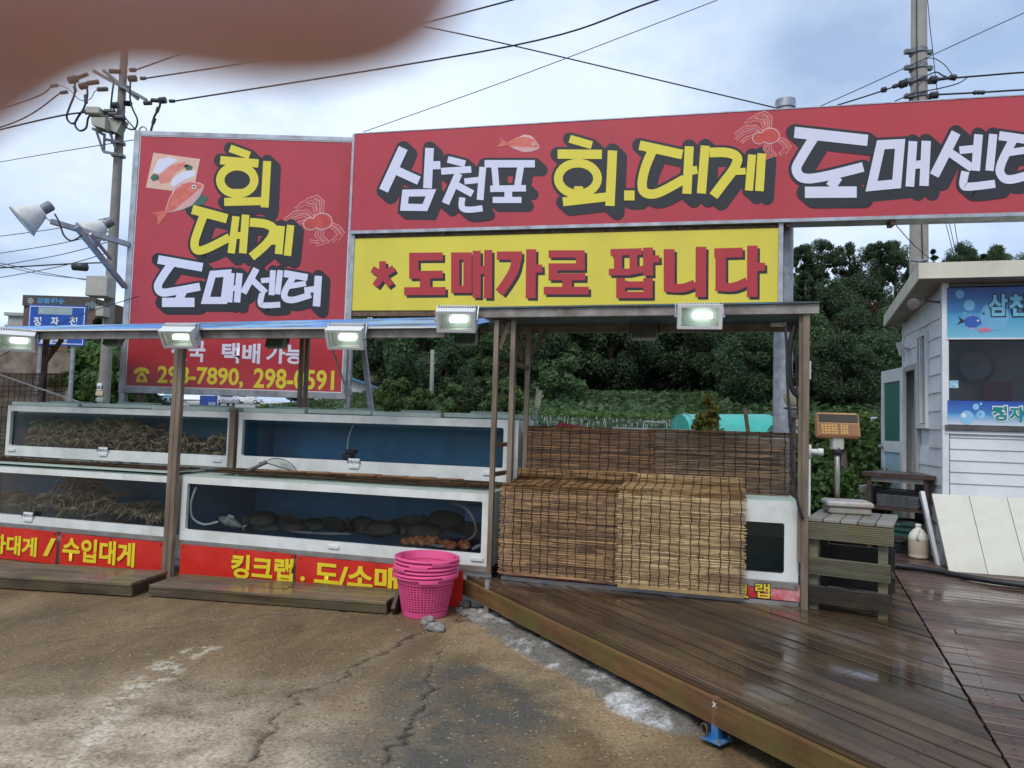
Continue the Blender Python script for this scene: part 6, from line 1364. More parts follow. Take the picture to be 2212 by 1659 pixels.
wire([Z5(380, 515, -.4), far(40, 223, 24), far(-300, 320, 27)], .03, "black power cable leaving the pole's ribbed insulator"); wire([Z5(510, 612, -.4), far(0, 275, 24), far(-300, 330, 27)], .03, "black power cable leaving the pole below the ribbed insulator")
wire([Z5(870, 890, -.5), Z5(0, 1055, 0), far(-400, 380, 27)], .034, "black cable leaving the pole's switch box"); wire([far(303, 300, 9.4), far(0, 350, 14), far(-500, 440, 20)], .008, "thin guy wire tied to the tall sign's top corner")
wire([far(785, 285, 9.2), far(1106, 170, 8.5), far(1550, 0, 8)], .006, "thin guy wire rising from the corner of the long sign"); wire([far(880, 50, 24), far(1106, 98, 24), far(1680, 234, 24), far(2000, 310, 24)], .028, "dark cable slanting down behind the galvanised pole's cap")
for i, (va, vb, vl) in enumerate(((470, 475, 510), (500, 500, 548), (522, 535, 575), (545, 562, 602))):
    wire([far(236, va, YP), far(120, (va+vl)/2+4, 26), far(-60, vl+8, 30)], .018, ["uppermost of the four wires leaving the pole below its switch box", "second of the four wires leaving the pole below its switch box", "third of the four wires leaving the pole below its switch box", "lowest of the four wires leaving the pole below its switch box"][i])
for i, pts in enumerate((((232, 567), (150, 570), (60, 575), (-60, 582)), ((200, 607), (100, 590), (0, 568), (-80, 555)), ((200, 604), (100, 594), (0, 574), (-80, 562)))): wire([far(*p_, YP+i) for p_ in pts], .03 if i == 0 else .016, ["thick bundled telephone cable leaving the pole", "thin telephone wire sagging to the pole's grey cabinet", "second telephone wire sagging to the pole's grey cabinet"][i])
m = MB(); a = far(172, 577, YP-.2); m.tube([a+Vector((-.2, 0, .02)), a+Vector((.22, 0, 0))], .13, 12); m.build("splice_case", M_INS, None, True, "black cable splice case hanging from the telephone cable", "splice case")
zr3 = lambda x, y: ((x*.31949)/1.8228, (1150 + y*.31949)/1.8228)
for (x0, y0, x1, y1, dep) in ((1140, -180, 1385, 75, .35), (1228, 185, 1318, 312, .22)):
    a = gy(*zr3(x0, y0), YP-.3); b = gy(*zr3(x1, y1), YP-.3); m = MB(); m.cbox(a.x, b.x, YP-.3-dep, YP-.12, b.z, a.z, .02); m.build("cabinet", M_BOXP, up1)
for (x0, y0, x1, y1, mt) in ((1195, 1120, 1250, 1210, M_PAPER), (1180, 1215, 1265, 1275, mat("notice_yellow", (.68, .63, .45), (.5, .3, .2), 25, .6)), (1180, 1300, 1270, 1350, mat("notice_green", (.10, .28, .22), (.4, .42, .4), 12, .6))):
    a = gy(*zr3(x0, y0), YP-.2); b = gy(*zr3(x1, y1), YP-.2); m = MB(); m.box(a.x, b.x, YP-.2, YP-.195, b.z, a.z); m.build("notice", mt, up1)
P1 = gy(*zr3(1222, 1178), YP-.2); text(up1, "287", P1, (1, 0, 0), EZ, .14, M_INK, .02, "notice_number", h=.006)
# pole lamps on the tall sign's arm
M_BELL = mat("lamp_enamel", (.74, .75, .72), (.62, .63, .6), 4, .4, dirt=(.35, .33, .28), dirt_amt=.6); M_BELLI = mat("lamp_mirror", (.22, .32, .34), (.15, .22, .24), 5, .25)
def bell(c, ax, s_, label, arm):
    root = thing("sign_lamp", label, "lamp", c, "enamel reflector lamps on the tall sign's arm"); ax = Vector(ax).normalized()
    m = MB(); m.lathe([(.045*s_, -.34*s_), (.06*s_, -.20*s_), (.12*s_, -.17*s_), (.17*s_, -.06*s_), (.235*s_, .10*s_), (.275*s_, .17*s_), (.27*s_, .168*s_), (.23*s_, .095*s_), (.16*s_, -.06*s_), (.10*s_, -.15*s_)], c, 28, False, ax); m.build("reflector", M_BELL, root, True)
    m = MB(); m.lathe([(.0, .155*s_), (.268*s_, .160*s_)], c, 28, False, ax); m.build("cover_glass", M_BELLI, root, True)
    m = MB(); m.lathe([(.062*s_, -.36*s_), (.085*s_, -.34*s_), (.085*s_, -.20*s_), (.06*s_, -.18*s_)], c, 16, True, ax); m.build("socket", M_PSTEEL, root, 40)
    m = MB(); m.bar(c-ax*.12*s_, arm, .03, .012); m.build("bracket", M_PSTEEL, root)
Y9 = YS - .25
bell(gy(68, 467, Y9-.5), (-.62, -.35, -.62), .74, "enamel reflector lamp at the tip of the sign's arm", gy(112, 480, Y9-.45)); bell(gy(205, 498, Y9+.35), (-.62, -.35, -.62), .72, "enamel reflector lamp in the crook of the sign's arm", gy(225, 520, Y9+.2))
arm = thing("lamp_arm", "blue grey steel lamp arm braced from the tall sign's edge", "lamp arm", gy(272, 600, YS))
for (a, b, w_) in (((110, 478), (278, 528), .06), ((165, 490), (270, 620), .055), ((195, 505), (240, 560), .03)): m = MB(); m.bar(gy(*a, Y9-.45), gy(*b, YS-.02 if b[0] > 250 else Y9), w_, w_); m.build("bar", M_GALV, arm)
m = MB(); m.tube(curve_pts([gy(118, 462, Y9-.5), gy(128, 480, Y9-.5), gy(138, 508, Y9-.5), gy(155, 520, Y9-.45), gy(178, 508, Y9-.4)], 6), .010, 6); m.build("lamp_flex", M_BLK, arm)
m = MB(); m.tube(curve_pts([gy(283, 735, YS+.4), gy(268, 780, YS+.4), gy(262, 800, YS+.5), gy(272, 850, YS+.4)], 6), .012, 6); m.build("cable", M_HOSEW, None, True, "pale cable dangling beside the tall sign's foot", "cable")
wire([gy(300, 640, 9.0), gy(150, 690, 8.5), gy(0, 770, 8)], .007, "pale thin wire crossing before the blue road sign")
m = MB(); m.tube([gy(-40, 795, 8.2), gy(60, 830, 8.2), gy(205, 880, 8.0)], .010, 6); m.build("white_rope", M_HOSEW, None, True, "white rope stretched down to the crab tank's lid", "rope")
# second pole behind the shed
YQ = 15.0; qb = gy(1985, 900, YQ); up2 = thing("utility_pole", "thick concrete utility pole with clamps standing behind the shed roof", "utility pole", Vector((qb.x, YQ, .2)))
qt = gy(1985, -60, YQ); m = MB(); m.tube([Vector((qb.x, YQ, .2)), qb, qt], [.20, .195, .15], 24); m.build("shaft", M_CONC, up2, True)
zq4 = lambda x, y: ((3200 + x*.37613)/1.8228, (y*.37613)/1.8228)
Q5 = lambda x, y, dy=0: gy(*zq4(x, y), YQ+dy)
for yy in (545, 712, 850, 1010):
    a = Q5(1105, yy); k_ = .18; m = MB(); m.lathe([(k_, -.05), (k_, .05)], a, 24, False); m.box(a.x-.29, a.x-.15, YQ-.05, YQ+.05, a.z-.04, a.z+.04); m.box(a.x+.15, a.x+.29, YQ-.05, YQ+.05, a.z-.04, a.z+.04); m.build("clamp", M_PSTEEL, up2)
m = MB(); m.tube([Q5(1088, -60, -.17), Q5(1090, 660, -.18), Q5(1105, 1040, -.19), gy(1993, 560, YQ-.2)], .012, 6); m.build("ground_wire", M_WIRE, up2)
m = MB(); m.tube([gy(1966, 562, YQ-.21), gy(1985, 565, YQ-.22), gy(2004, 560, YQ-.2)], .022, 6); m.build("strap", M_GALV, up2)
def qi(a, b, r_): m = MB(); A_, B_ = Q5(*a, -.2), Q5(*b, -.2); m.tube([A_.lerp(B_, k/6) for k in range(7)], [r_*(1 if k % 2 else .7) for k in range(7)], 10); m.build("insulator", M_INS, up2)
for a in (((985, 865), (910, 890), .09), ((905, 888), (840, 910), .05), ((720, 945), (770, 935), .06), ((1225, 835), (1300, 840), .09), ((1310, 830), (1420, 815), .04), ((1435, 805), (1500, 815), .07), ((1230, 1000), (1310, 995), .08), ((1680, 970), (1800, 968), .05)): qi(*a)
wq = lambda pts, r_, label, dy=-.2: wire([Q5(*p_, dy) for p_ in pts], r_, label)
wq(((80, 1112), (600, 880), (1100, 648), (1700, 370), (2212, 135), (2700, -90)), .012, "straight thin cable crossing the pole behind the shed"); wq(((260, 1100), (450, 1042), (720, 955), (900, 890)), .02, "dark cable ending at the second pole's insulator"); wq(((1300, 840), (1500, 815), (1800, 790), (2212, 758), (2700, 740)), .024, "dark cable leaving the second pole's upper insulator")
wq(((1310, 990), (1680, 972), (1800, 965), (2212, 940), (2700, 920)), .024, "dark cable leaving the second pole's lower insulator"); wq(((860, 1060), (1000, 1000), (1100, 970), (1350, 920), (1530, 870), (1620, 810)), .016, "thin jumper wire passing across the second pole"); wq(((1185, 612), (1270, 612), (1370, 670), (1430, 740), (1470, 800)), .011, "thin wire arching beside the second pole"); wq(((1020, 870), (1180, 800), (1290, 755), (1360, 790), (1420, 810)), .018, "short cable humped over the second pole's clamp"); wq(((1200, -40), (1230, 300), (1260, 560), (1290, 850), (1315, 1030)), .010, "thin stay wire hanging beside the second pole")
for i, (a, b) in enumerate((((2040, 470), (2065, 570)), ((2048, 470), (2070, 570)), ((2060, 470), (2076, 570)))): wire([far(*a, 30), far(*b, 34)], .018, ["first of three thin wires slanting to the shed roof", "middle of three thin wires slanting to the shed roof", "last of three thin wires slanting to the shed roof"][i])
wire([far(1930, 480, 14), far(1975, 530, 14.6), far(2030, 575, 14)], .012, "thin wire strapped round the pole just over the shed roof")
# small pole far off
pf = gy(932, 892, 36); up3 = thing("utility_pole", "slim distant concrete pole before the wood", "utility pole", pf)
m = MB(); m.tube([pf-EZ*.6, gy(934, 756, 36)], [.125, .09], 12); m.build("shaft", M_CONC, up3, True)
for v in (762, 778, 784): m = MB(); m.bar(gy(925, v, 36), gy(942, v, 36), .05, .05); m.build("crossarm", M_PSTEEL, up3)
for i, (v0, v1) in enumerate(((742, 761), (760, 778), (772, 784))): wire([far(798, v0, 33), far(930, v1, 36)], .016, ["upper wire reaching the slim distant pole", "middle wire reaching the slim distant pole", "lower wire reaching the slim distant pole"][i], .25)

# ------------------------------------------------------------------ ROAD SIGN, BUILDINGS, CARS
M_RS = mat("road_sign_blue", (.012, .085, .42), (.01, .075, .38), 3, .4); YR = 19.0
rsg = thing("road_sign", "blue road sign with white border on two grey posts", "road sign", gy(122, 870, YR))
a = gy(62, 657, YR); b = gy(182, 748, YR); m = MB(); m.box(a.x, b.x, YR, YR+.04, b.z, a.z); m.build("panel", M_RS, rsg)
for (x0, x1, z0, z1) in ((a.x+.04, b.x-.04, a.z-.06, a.z-.04), (a.x+.04, b.x-.04, b.z+.04, b.z+.06), (a.x+.04, a.x+.06, b.z+.06, a.z-.06), (b.x-.06, b.x-.04, b.z+.06, a.z-.06)): m = MB(); m.box(x0, x1, YR-.004, YR-.0005, z0, z1); m.build("border", M_WHT, rsg)
for u in (82, 153): p_ = gy(u, 760, YR); m = MB(); m.tube([Vector((p_.x, YR+.1, terr(p_.x, YR).item()-.2)), Vector((p_.x, YR+.1, a.z-.1))], .055, 12); m.build("post", M_GALV, rsg)
FR = Face((0, YR, 0), (0, -1, 0))
for ch, x_ in (("정", 460), ("자", 675), ("천", 905)): word(ch, FR, zr3(x_, 360), 17, 19, M_WHT, rsg, .03)
word("울산광역시장", FR, zr3(662, 603), 59, 9, M_WHT, rsg, .02)
m = MB(); m.box(gy(*zr3(478, 190), YR).x, gy(*zr3(895, 190), YR).x, YR-.006, YR-.001, gy(*zr3(600, 275), YR).z, gy(*zr3(600, 190), YR).z); m.build("patch", mat("patch_faded", (.25, .38, .48), (.36, .44, .46), 14, .5), rsg)
for ch, x_ in (("지", 512), ("방", 630), ("하", 750), ("천", 865)): word(ch, Face((0, YR-.007, 0), (0, -1, 0)), zr3(x_, 235), 10, 10, mat("faded_letter", (.56, .56, .48), None, 4, .5), rsg, .03)
YB = 62.0; M_BRK = mat("brick_brown", (.20, .115, .075), (.12, .07, .05), 12, .85, dirt=(.08, .06, .05), dirt_amt=.5, dscale=.5); M_BRT = mat("dark_band", (.085, .075, .065), (.06, .05, .045), 3, .7)
bd = thing("brick_building", "brown brick building with rooftop letter signs behind the road sign", "building", gy(160, 880, YB))
a = gy(53, 640, YB); b = gy(193, 880, YB); c_ = gy(272, 675, YB+9); m = MB(); m.box(a.x, b.x, YB, YB+9, terr(a.x, YB).item()-1, a.z); m.build("wall", M_BRK, bd)
zb2 = gy(193, 650, YB).z
m = MB(); m._add([(b.x, YB-.02, 1), (c_.x, YB+8, 1), (c_.x, YB+14, 1), (b.x, YB+9, 1), (b.x, YB-.02, zb2), (c_.x, YB+8, zb2-.2), (c_.x, YB+14, zb2-.2), (b.x, YB+9, zb2)], [(0, 1, 5, 4), (1, 2, 6, 5), (2, 3, 7, 6), (4, 5, 6, 7)]); m.build("wing_wall", M_BRK, bd)
m = MB(); m.box(a.x-.05, b.x+.05, YB-.15, YB-.02, gy(100, 662, YB).z, a.z+.1); m.build("sign_band", M_BRT, bd)
d1 = Vector((c_.x-b.x, 8.02, 0)); dd1 = d1.normalized(); n1_ = Vector((dd1.y, -dd1.x, 0))
m = MB(); p0 = Vector((b.x, YB, 0))+n1_*.1; m.prism([p0+EZ*(zb2-1.6), p0+d1+EZ*(zb2-1.9), p0+d1+EZ*(zb2-.1), p0+EZ*(zb2+.1)], -n1_*.08); m.build("sign_band", M_BRT, bd)
for (f0_, f1_, z0_, z1_) in ((.08, .6, 3.9, 2.0), (.66, .95, 4.0, 2.2)):
    m = MB(); q0 = Vector((b.x, YB, 0))+n1_*.06; m.prism([q0+d1*f0_+EZ*(zb2-z0_), q0+d1*f1_+EZ*(zb2-z0_), q0+d1*f1_+EZ*(zb2-z1_), q0+d1*f0_+EZ*(zb2-z1_)], -n1_*.04); w_ = m.build("window", M_DGL, bd)
M_CYB = mat("sign_letter_blue", (.10, .36, .70), None, 3, .5); M_CYW = mat("sign_letter_pale", (.55, .75, .80), None, 3, .5)
word("강동해수", Face((0, YB-.16, 0), (0, -1, 0)), zr3(625, 108), 60, 12, M_CYB, bd, .03)
FBd = Face(p0+n1_*.02, n1_); word("강동해", FBd, zr3(1175, 180), 22, 15, M_CYW, bd, .03, dd1); word("요오드", FBd, zr3(1460, 258), 13, 8, M_WHT, bd, .03, dd1)
for zc_ in (zr3(378, 115), zr3(1085, 165)):
    fc_ = Face((0, YB-.16, 0), (0, -1, 0)) if zc_[0] < 150 else FBd; m = MB()
    for k in range(4): h_ = (-7+k*4, -4+k*4); w0 = 8-abs(h_[0]+1)*.7; w1 = 8-abs(h_[1]+1)*.7; m.quad(*[fc_(zc_[0]+x_, zc_[1]+y_, .01) for x_, y_ in ((-w0, h_[0]), (w0, h_[0]), (w1, h_[1]), (-w1, h_[1]))])
    m.build("emblem", mat("emblem_grey", (.42, .43, .42), None, 3, .5), bd)
a = gy(18, 682, 80); b = gy(56, 730, 80); m = MB(); m.box(a.x, b.x, 80, 88, 0, a.z); m.box(a.x-.3, b.x+.3, 79.7, 88.3, a.z, a.z+.35); m.build("grey_building", mat("grey_wall", (.42, .41, .40), None, 3, .8), None, label="plain grey building behind the brick building", cat="building")
a = gy(-60, 750, 26); b = gy(150, 792, 26); m = MB(); m.prism([(a.x, 26, a.z), (b.x, 26, gy(150, 762, 26).z), (b.x, 26, 0), (a.x, 26, 0)], (0, .3, 0)); m.build("old_wall", mat("stained_wall", (.22, .15, .11), (.12, .085, .065), 3, .9, dirt=(.4, .36, .32), dirt_amt=.7, dscale=1.2), None, label="stained old wall behind the reed screen", cat="wall")
# white house
YH = 70.0; hs = thing("white_house", "small white house with a blue roof edge and barred window", "house", gy(735, 893, YH)); M_HW = mat("house_white", (.72, .72, .68), (.62, .62, .58), 2, .8, dirt=(.45, .45, .42), dirt_amt=.5, dscale=.6)
a = gy(678, 893, YH); r1 = gy(762, 815, YH); b = gy(808, 893, YH); zl = gy(690, 843, YH).z; zr_ = gy(812, 838, YH).z
m = MB(); m.prism([(a.x, YH, a.z-1), (b.x, YH, a.z-1), (b.x, YH, zr_), (r1.x-.6, YH, r1.z), (a.x, YH, r1.z-.6)], (0, 8, 0)); m.build("wall", M_HW, hs)
m = MB(); m.bar(Vector((r1.x-.8, YH-.3, r1.z+.15)), Vector((b.x+.4, YH-.3, zr_-.05)), .9, .18); m.build("roof_edge", mat("blue_roof", (.10, .22, .36), None, 3, .5), hs)
wa = gy(758, 846, YH); wb_ = gy(774, 878, YH); m = MB(); m.box(wa.x, wb_.x, YH-.06, YH-.01, wb_.z, wa.z); wn2 = m.build("window", M_DGL, hs)
for k in range(7): x_ = wa.x+(wb_.x-wa.x)*(k+.5)/7; m = MB(); m.box(x_-.025, x_+.025, YH-.12, YH-.07, wb_.z, wa.z); m.build("bar", M_PSTEEL, wn2)
# cars
M_CARW = mat("car_white", (.74, .75, .76), None, 2, .25); M_CARS = mat("car_silver", (.55, .57, .60), None, 2, .28, metal=.3); M_TYRE = mat("tyre", (.02, .02, .022), None, 6, .8); M_LAMP = mat("car_lamp", (.5, .5, .5), None, 3, .15)
def car(u, v, y, rz, mt, label):
    p = gy(u, v, y); root = thing("parked_car", label, "car", p, "cars parked by the road", (0, 0, rz)); Tm = Matrix.Translation(p)
    prof = [(-2.1, .30), (-2.15, .62), (-2.05, .95), (-1.75, 1.02), (-1.35, 1.48), (.35, 1.55), (.75, 1.45), (1.3, 1.0), (2.0, .86), (2.15, .6), (2.1, .30)]
    m = MB(Tm); n_ = len(prof); ws = [.86 if z < 1.05 else .68 for x_, z in prof]
    m._add([(x_, -w_, z) for (x_, z), w_ in zip(prof, ws)] + [(x_, w_, z) for (x_, z), w_ in zip(prof, ws)], [tuple(range(n_)), tuple(range(2*n_-1, n_-1, -1))] + [(i, n_+i, n_+(i+1) % n_, (i+1) % n_) for i in range(n_)]); m.build("body", mt, root)
    for sg in (-1, 1): m = MB(Tm); m._add([(-1.55, sg*.80, 1.05), (1.05, sg*.80, 1.05), (.45, sg*.705, 1.43), (-1.25, sg*.705, 1.40)], [(0, 1, 2, 3)]); m.build("side_window", M_DGL, root)
    m = MB(Tm); m._add([(1.26, -.74, 1.07), (1.26, .74, 1.07), (.80, .64, 1.44), (.80, -.64, 1.44)], [(0, 1, 2, 3)]); m.build("windscreen", M_DGL, root)
    for sx_ in (-1.35, 1.35):
        for sy_ in (-.82, .82): m = MB(Tm); m.lathe([(.20, -.1), (.31, -.1), (.32, 0), (.31, .1), (.20, .1)], (sx_, sy_, .31), 18, True, (0, 1, 0)); w_ = m.build("wheel", M_TYRE, root); m = MB(Tm); m.lathe([(.19, -.11), (.19, .11)], (sx_, sy_, .31), 14, True, (0, 1, 0)); m.build("rim", M_CARS, w_)
    for sy_ in (-.6, .6): m = MB(Tm); m.ell((2.08, sy_, .72), (.08, .2, .1), 8, 6); m.build("headlight", M_LAMP, root)
car(483, 876, 88, R(-55), M_CARS, "silver car parked nose out beside the blue bicycle panel"); car(536, 872, 118, R(4), M_CARW, "white car parked side on beyond the tall sign's foot"); car(520, 868, 150, R(0), M_CARW, "white car parked farther off behind the other white car")
YBK = 45.0; bk = thing("bicycle_board", "dark board with a pale blue bicycle emblem under the tall sign", "board", gy(330, 880, YBK)); a = gy(282, 852, YBK); b = gy(388, 905, YBK); m = MB(); m.box(a.x, b.x, YBK, YBK+.08, b.z, a.z); m.build("panel", mat("board_brown", (.05, .035, .03), None, 3, .6), bk)
FK = Face((0, YBK, 0), (0, -1, 0)); M_TQ = mat("emblem_turquoise", (.22, .58, .66), None, 3, .5)
for (cx, cy) in ((zr3(2040, 1325)), (zr3(2110, 1325))):
    m = MB(); 
    for q_ in strip(ring(cx, cy, 5.5, 5.5, 20), 2.2, True): m.quad(*[FK(p_.x, p_.y, .01) for p_ in q_])
    m.build("emblem_wheel", M_TQ, bk)
m = MB()
for q_ in strip([zr3(2025, 1262), zr3(2080, 1268), zr3(2110, 1262), zr3(2060, 1300), zr3(2090, 1310)], 2.6): m.quad(*[FK(p_.x, p_.y, .02) for p_ in q_])
m.build("emblem_rider", M_TQ, bk)
for k in range(5):
    c2 = zr3(1620+k*62, 1328); m = MB(); m.quad(*[FK(c2[0]+x_, c2[1]+y_, .01) for x_, y_ in ((-2, -1.5), (2, -1.5), (2, 1.5), (-2, 1.5))]); m.build("route_mark", M_WHT, bk)
a = gy(432, 854, 60); b = gy(466, 905, 60); pn = thing("bicycle_placard", "blue upright panel with a white bicycle mark before the parked cars", "panel", gy(449, 890, 60)); m = MB(); m.box(a.x, b.x, 60, 60.1, b.z, a.z); m.build("panel", mat("panel_blue", (.02, .06, .30), None, 3, .5), pn)
FPn = Face((0, 60, 0), (0, -1, 0)); m = MB()
for cx in (454, 462):
    for q_ in strip(ring(cx, 872, 2.6, 2.6, 14), .9, True): m.quad(*[FPn(p_.x, p_.y, .02) for p_ in q_])
m.build("bicycle_mark", M_WHT, pn)
for i, (u0_, u1_, v0_, v1_, y_, mt, lab) in enumerate(((400, 432, 866, 885, 75, M_HW, "low white wall beside the blue bicycle panel"), (570, 625, 868, 883, 80, M_HW, "white sheets stacked on the far lot"), (575, 615, 874, 886, 55, mat("tarp_blue", (.04, .14, .35), None, 4, .6), "blue tarpaulin covered pile on the far lot"))):
    a = gy(u0_, v0_, y_); b = gy(u1_, v1_, y_); m = MB(); m.cbox(a.x, b.x, y_, y_+1.2, b.z-.3, a.z, .12); m.build("low_wall" if i == 0 else "covered_pile", mt, None, label=lab, cat="wall" if i == 0 else "pile")
# pavement of far lot
m = MB(); m.prism([(-60, 78, 2.6), (-13, 78, 2.6), (-18, 175, 5.5), (-95, 175, 5.5)], (0, 0, -.4)); m.build("parking_lot", mat("pale_asphalt", (.30, .29, .28), (.24, .235, .225), .5, .9), None, label="pale paved car park beyond the signs", kind="structure")
# ------------------------------------------------------------------ VEGETATION
def leafmat(name, dark, lite, hue=.0, trans=.5, sheen=.5):
    N = NB(name); gi = N.n("ShaderNodeNewGeometry"); oi = N.n("ShaderNodeObjectInfo")
    c = N.ramp(gi.outputs['Random Per Island'], 0.0, dark, 1.0, lite)
    f = N.noise(N.co((1, 1, 1), 'Position'), .35, 4); c = N.mix(N.mr(f, .4, .65, 0, .5), c, tuple(x*.6 for x in dark))
    hs = N.n("ShaderNodeHueSaturation"); N.l(N.mr(oi.outputs['Random'], 0, 1, .70, 1.25), hs.inputs['Value']); N.l(N.mr(oi.outputs['Random'], 0, 1, .485, .515), hs.inputs['Hue']); N.l(c, hs.inputs['Color'])
    N.set(Base_Color=hs.outputs[0], Roughness=.55, Specular_IOR_Level=.3)
    tl_ = N.n("ShaderNodeBsdfTranslucent"); N.l(hs.outputs[0], tl_.inputs[0]); ms = N.n("ShaderNodeMixShader"); ms.inputs[0].default_value = trans
    N.l(N.b.outputs[0], ms.inputs[1]); N.l(tl_.outputs[0], ms.inputs[2]); N.l(ms.outputs[0], N.o.inputs[0]); return N.m
LM_D = leafmat("leaf_dark", (.038, .070, .032), (.120, .185, .085)); LM_M = leafmat("leaf_mid", (.052, .094, .038), (.15, .225, .09)); LM_B = leafmat("leaf_bright", (.055, .115, .030), (.19, .29, .085)); LM_Y = leafmat("leaf_golden", (.09, .11, .02), (.30, .26, .06)); LM_P = leafmat("needle_dark", (.024, .044, .024), (.07, .105, .05)); LM_BR = leafmat("leaf_brownish", (.045, .035, .018), (.14, .085, .045))
M_BARK = mat("bark", (.10, .082, .062), (.055, .044, .034), 9, .9, bump=.5, bscale=25, stretch=(1, 1, .3))
def leaves(centres, radii, per, size, seed, flat=1.0, aspect=1.6, shell=.55, up=.35):
    r = np.random.default_rng(seed); C = np.repeat(np.asarray(centres, float), per, 0); RR = np.repeat(np.asarray(radii, float), per)
    n = len(C); d = r.normal(size=(n, 3)); d /= np.linalg.norm(d, axis=1, keepdims=True); q = shell + (1-shell)*r.random(n)**.6; q *= (.75+.35*r.random(n))
    P = C + d*(RR*q)[:, None]*np.array([1, 1, flat])
    nn = d*.8 + r.normal(size=(n, 3))*.6 + np.array([0, 0, up]); nn /= np.linalg.norm(nn, axis=1, keepdims=True)
    t = np.cross(nn, r.normal(size=(n, 3))); t /= np.maximum(np.linalg.norm(t, axis=1, keepdims=True), 1e-6); b = np.cross(nn, t)
    s = size*(.55+.9*r.random(n))[:, None]; t = t*s*aspect*.5; b = b*s*.5
    V = np.stack([P-t, P+b*.9-t*.1, P+t, P-b*.9-t*.1], 1).reshape(-1, 3); F = np.arange(4*n).reshape(n, 4); return V, F
def broad(seed, H, W, nc, per, size, base=.28, mt=LM_D, top=1.0):
    r = np.random.default_rng(seed); cs = []; rs = []
    while len(cs) < nc:
        p = r.uniform(-1, 1, 3)
        if np.linalg.norm(p) > 1 or np.linalg.norm(p) < .35: continue
        wz = 1 - .35*max(p[2], 0)*top; cs.append((p[0]*W*.5*wz, p[1]*W*.5*wz, H*(base+(1-base)*(.5+.5*p[2])*.93))); rs.append(W*r.uniform(.10, .19))
    V, F = leaves(cs, rs, per, size, seed); cm = fastmesh("crown", V, F, mt)
    m = MB(); tr = W*.028+.06; top_ = H*(base+.35); lean = r.uniform(-.2, .2, 2)
    m.tube([(0, 0, -.4), (lean[0]*.3, lean[1]*.3, top_*.5), (lean[0], lean[1], top_), (lean[0]*1.3, lean[1]*1.3, H*.85)], [tr*1.3, tr, tr*.65, tr*.15], 8)
    for c in cs[::max(1, nc//10)]:
        z0 = min(c[2]*.65, top_); m.tube([(lean[0]*.8, lean[1]*.8, z0), (c[0]*.5, c[1]*.5, (z0+c[2])*.52), c], [tr*.45, tr*.25, tr*.07], 5)
    return cm, m.mesh("trunk", (0, 0, 0), M_BARK, True)
def conifer(seed, H, W, layers, per, size, mt, base=.12, open_=.5):
    r = np.random.default_rng(seed); cs = []; rs = []
    for k in range(layers):
        f = k/(layers-1); z = H*(base+(1-base)*f); w_ = W*.5*(1-f)**.85+.08
        for j in range(max(3, int(9*(1-f)))):
            a = r.uniform(0, 6.28); q = w_*r.uniform(open_, 1); cs.append((q*math.cos(a), q*math.sin(a), z-q*.18+r.uniform(-.1, .1)*H*.06)); rs.append(w_*.35+.06)
    V, F = leaves(cs, rs, per, size, seed, .6, 2.6, .3, .1); cm = fastmesh("crown", V, F, mt); m = MB(); m.tube([(0, 0, -.3), (0, 0, H*.5), (0, 0, H*.99)], [W*.04+.03, W*.028+.02, .01], 7)
    return cm, m.mesh("trunk", (0, 0, 0), M_BARK, True)
def plant(proto, name, label, cat, group, x, y, z, s, rz, sz=None):
    root = bpy.data.objects.new(name, None); _link(root); root.empty_display_size = .1; root.location = (x, y, z); root.rotation_euler = (0, 0, rz); root.scale = (s, s, sz or s); tag(root, label, cat, group)
    for me, nm in ((proto[1], "trunk" if cat == "tree" else "stem"), (proto[0], "crown" if cat == "tree" else "foliage")):
        o = bpy.data.objects.new(nm, me); _link(o); o.parent = root
    return root
PR_D = [broad(i, 9.0, 7.2, 52, 430, .175, .10, LM_D) for i in (1, 2, 3)] + [broad(4, 9.5, 6.4, 46, 430, .17, .12, LM_M)]
PR_S = [broad(11, 12, 5.0, 34, 260, .17, .40, LM_D, .3), broad(12, 12, 5.6, 36, 260, .17, .38, LM_D, .3)]
PR_P = [conifer(21, 10, 4.2, 13, 130, .20, LM_P), conifer(22, 11, 4.0, 14, 130, .20, LM_P)]
PR_BR = broad(31, 9, 7, 46, 380, .175, .1, LM_BR)
r = random.Random(77); WOOD = "trees of the wooded hillside"
for row, yy in enumerate((57, 63, 70, 78, 87, 97, 108)):
    x = (-.125 if yy < 76 else -.30)*yy + r.uniform(0, 3)
    while x < .80*yy:
        k = r.random(); x_ = x + r.uniform(-1.2, 1.2); y_ = yy + r.uniform(-2.5, 2.5); u_ = 1106+1550*x_/y_
        if not (row == 0 and (u_ > 1180 and k < .25)):
            z_ = terr(x_, y_).item() - .3
            if row >= 5 and u_ > 1640 and k > .55: pass
            elif row >= 5 and u_ > 1500: plant(PR_S[r.randrange(2)], "crest_tree", "slender tree with a see-through crown on the hill's crest", "tree", "slender trees on the hill crest", x_, y_, z_, r.uniform(.6, .8), r.uniform(0, 6.28))
            elif k > .90 and row > 1: plant(PR_P[r.randrange(2)], "conifer_tree", "dark pointed conifer among the hillside trees", "tree", "conifers in the wood", x_, y_, z_, r.uniform(.9, 1.15), r.uniform(0, 6.28))
            else: plant(PR_D[r.randrange(4)], "leafy_tree", "dark leafy tree in the dense hillside wood", "tree", WOOD, x_, y_, z_, r.uniform(.78, 1.12)*(.72 if row == 0 else 1), r.uniform(0, 6.28))
        x += r.uniform(4.2, 6.2)
for (u, v, y_, s) in ((1835, 760, 72, .75), (1800, 650, 84, .7), (1870, 690, 84, .6)):
    p = gy(u, v, y_); plant(PR_BR, "browned_tree", "reddish browned tree among the green hillside trees", "tree", "browned trees in the wood", p.x, p.y, terr(p.x, p.y).item()+.5, s, u)
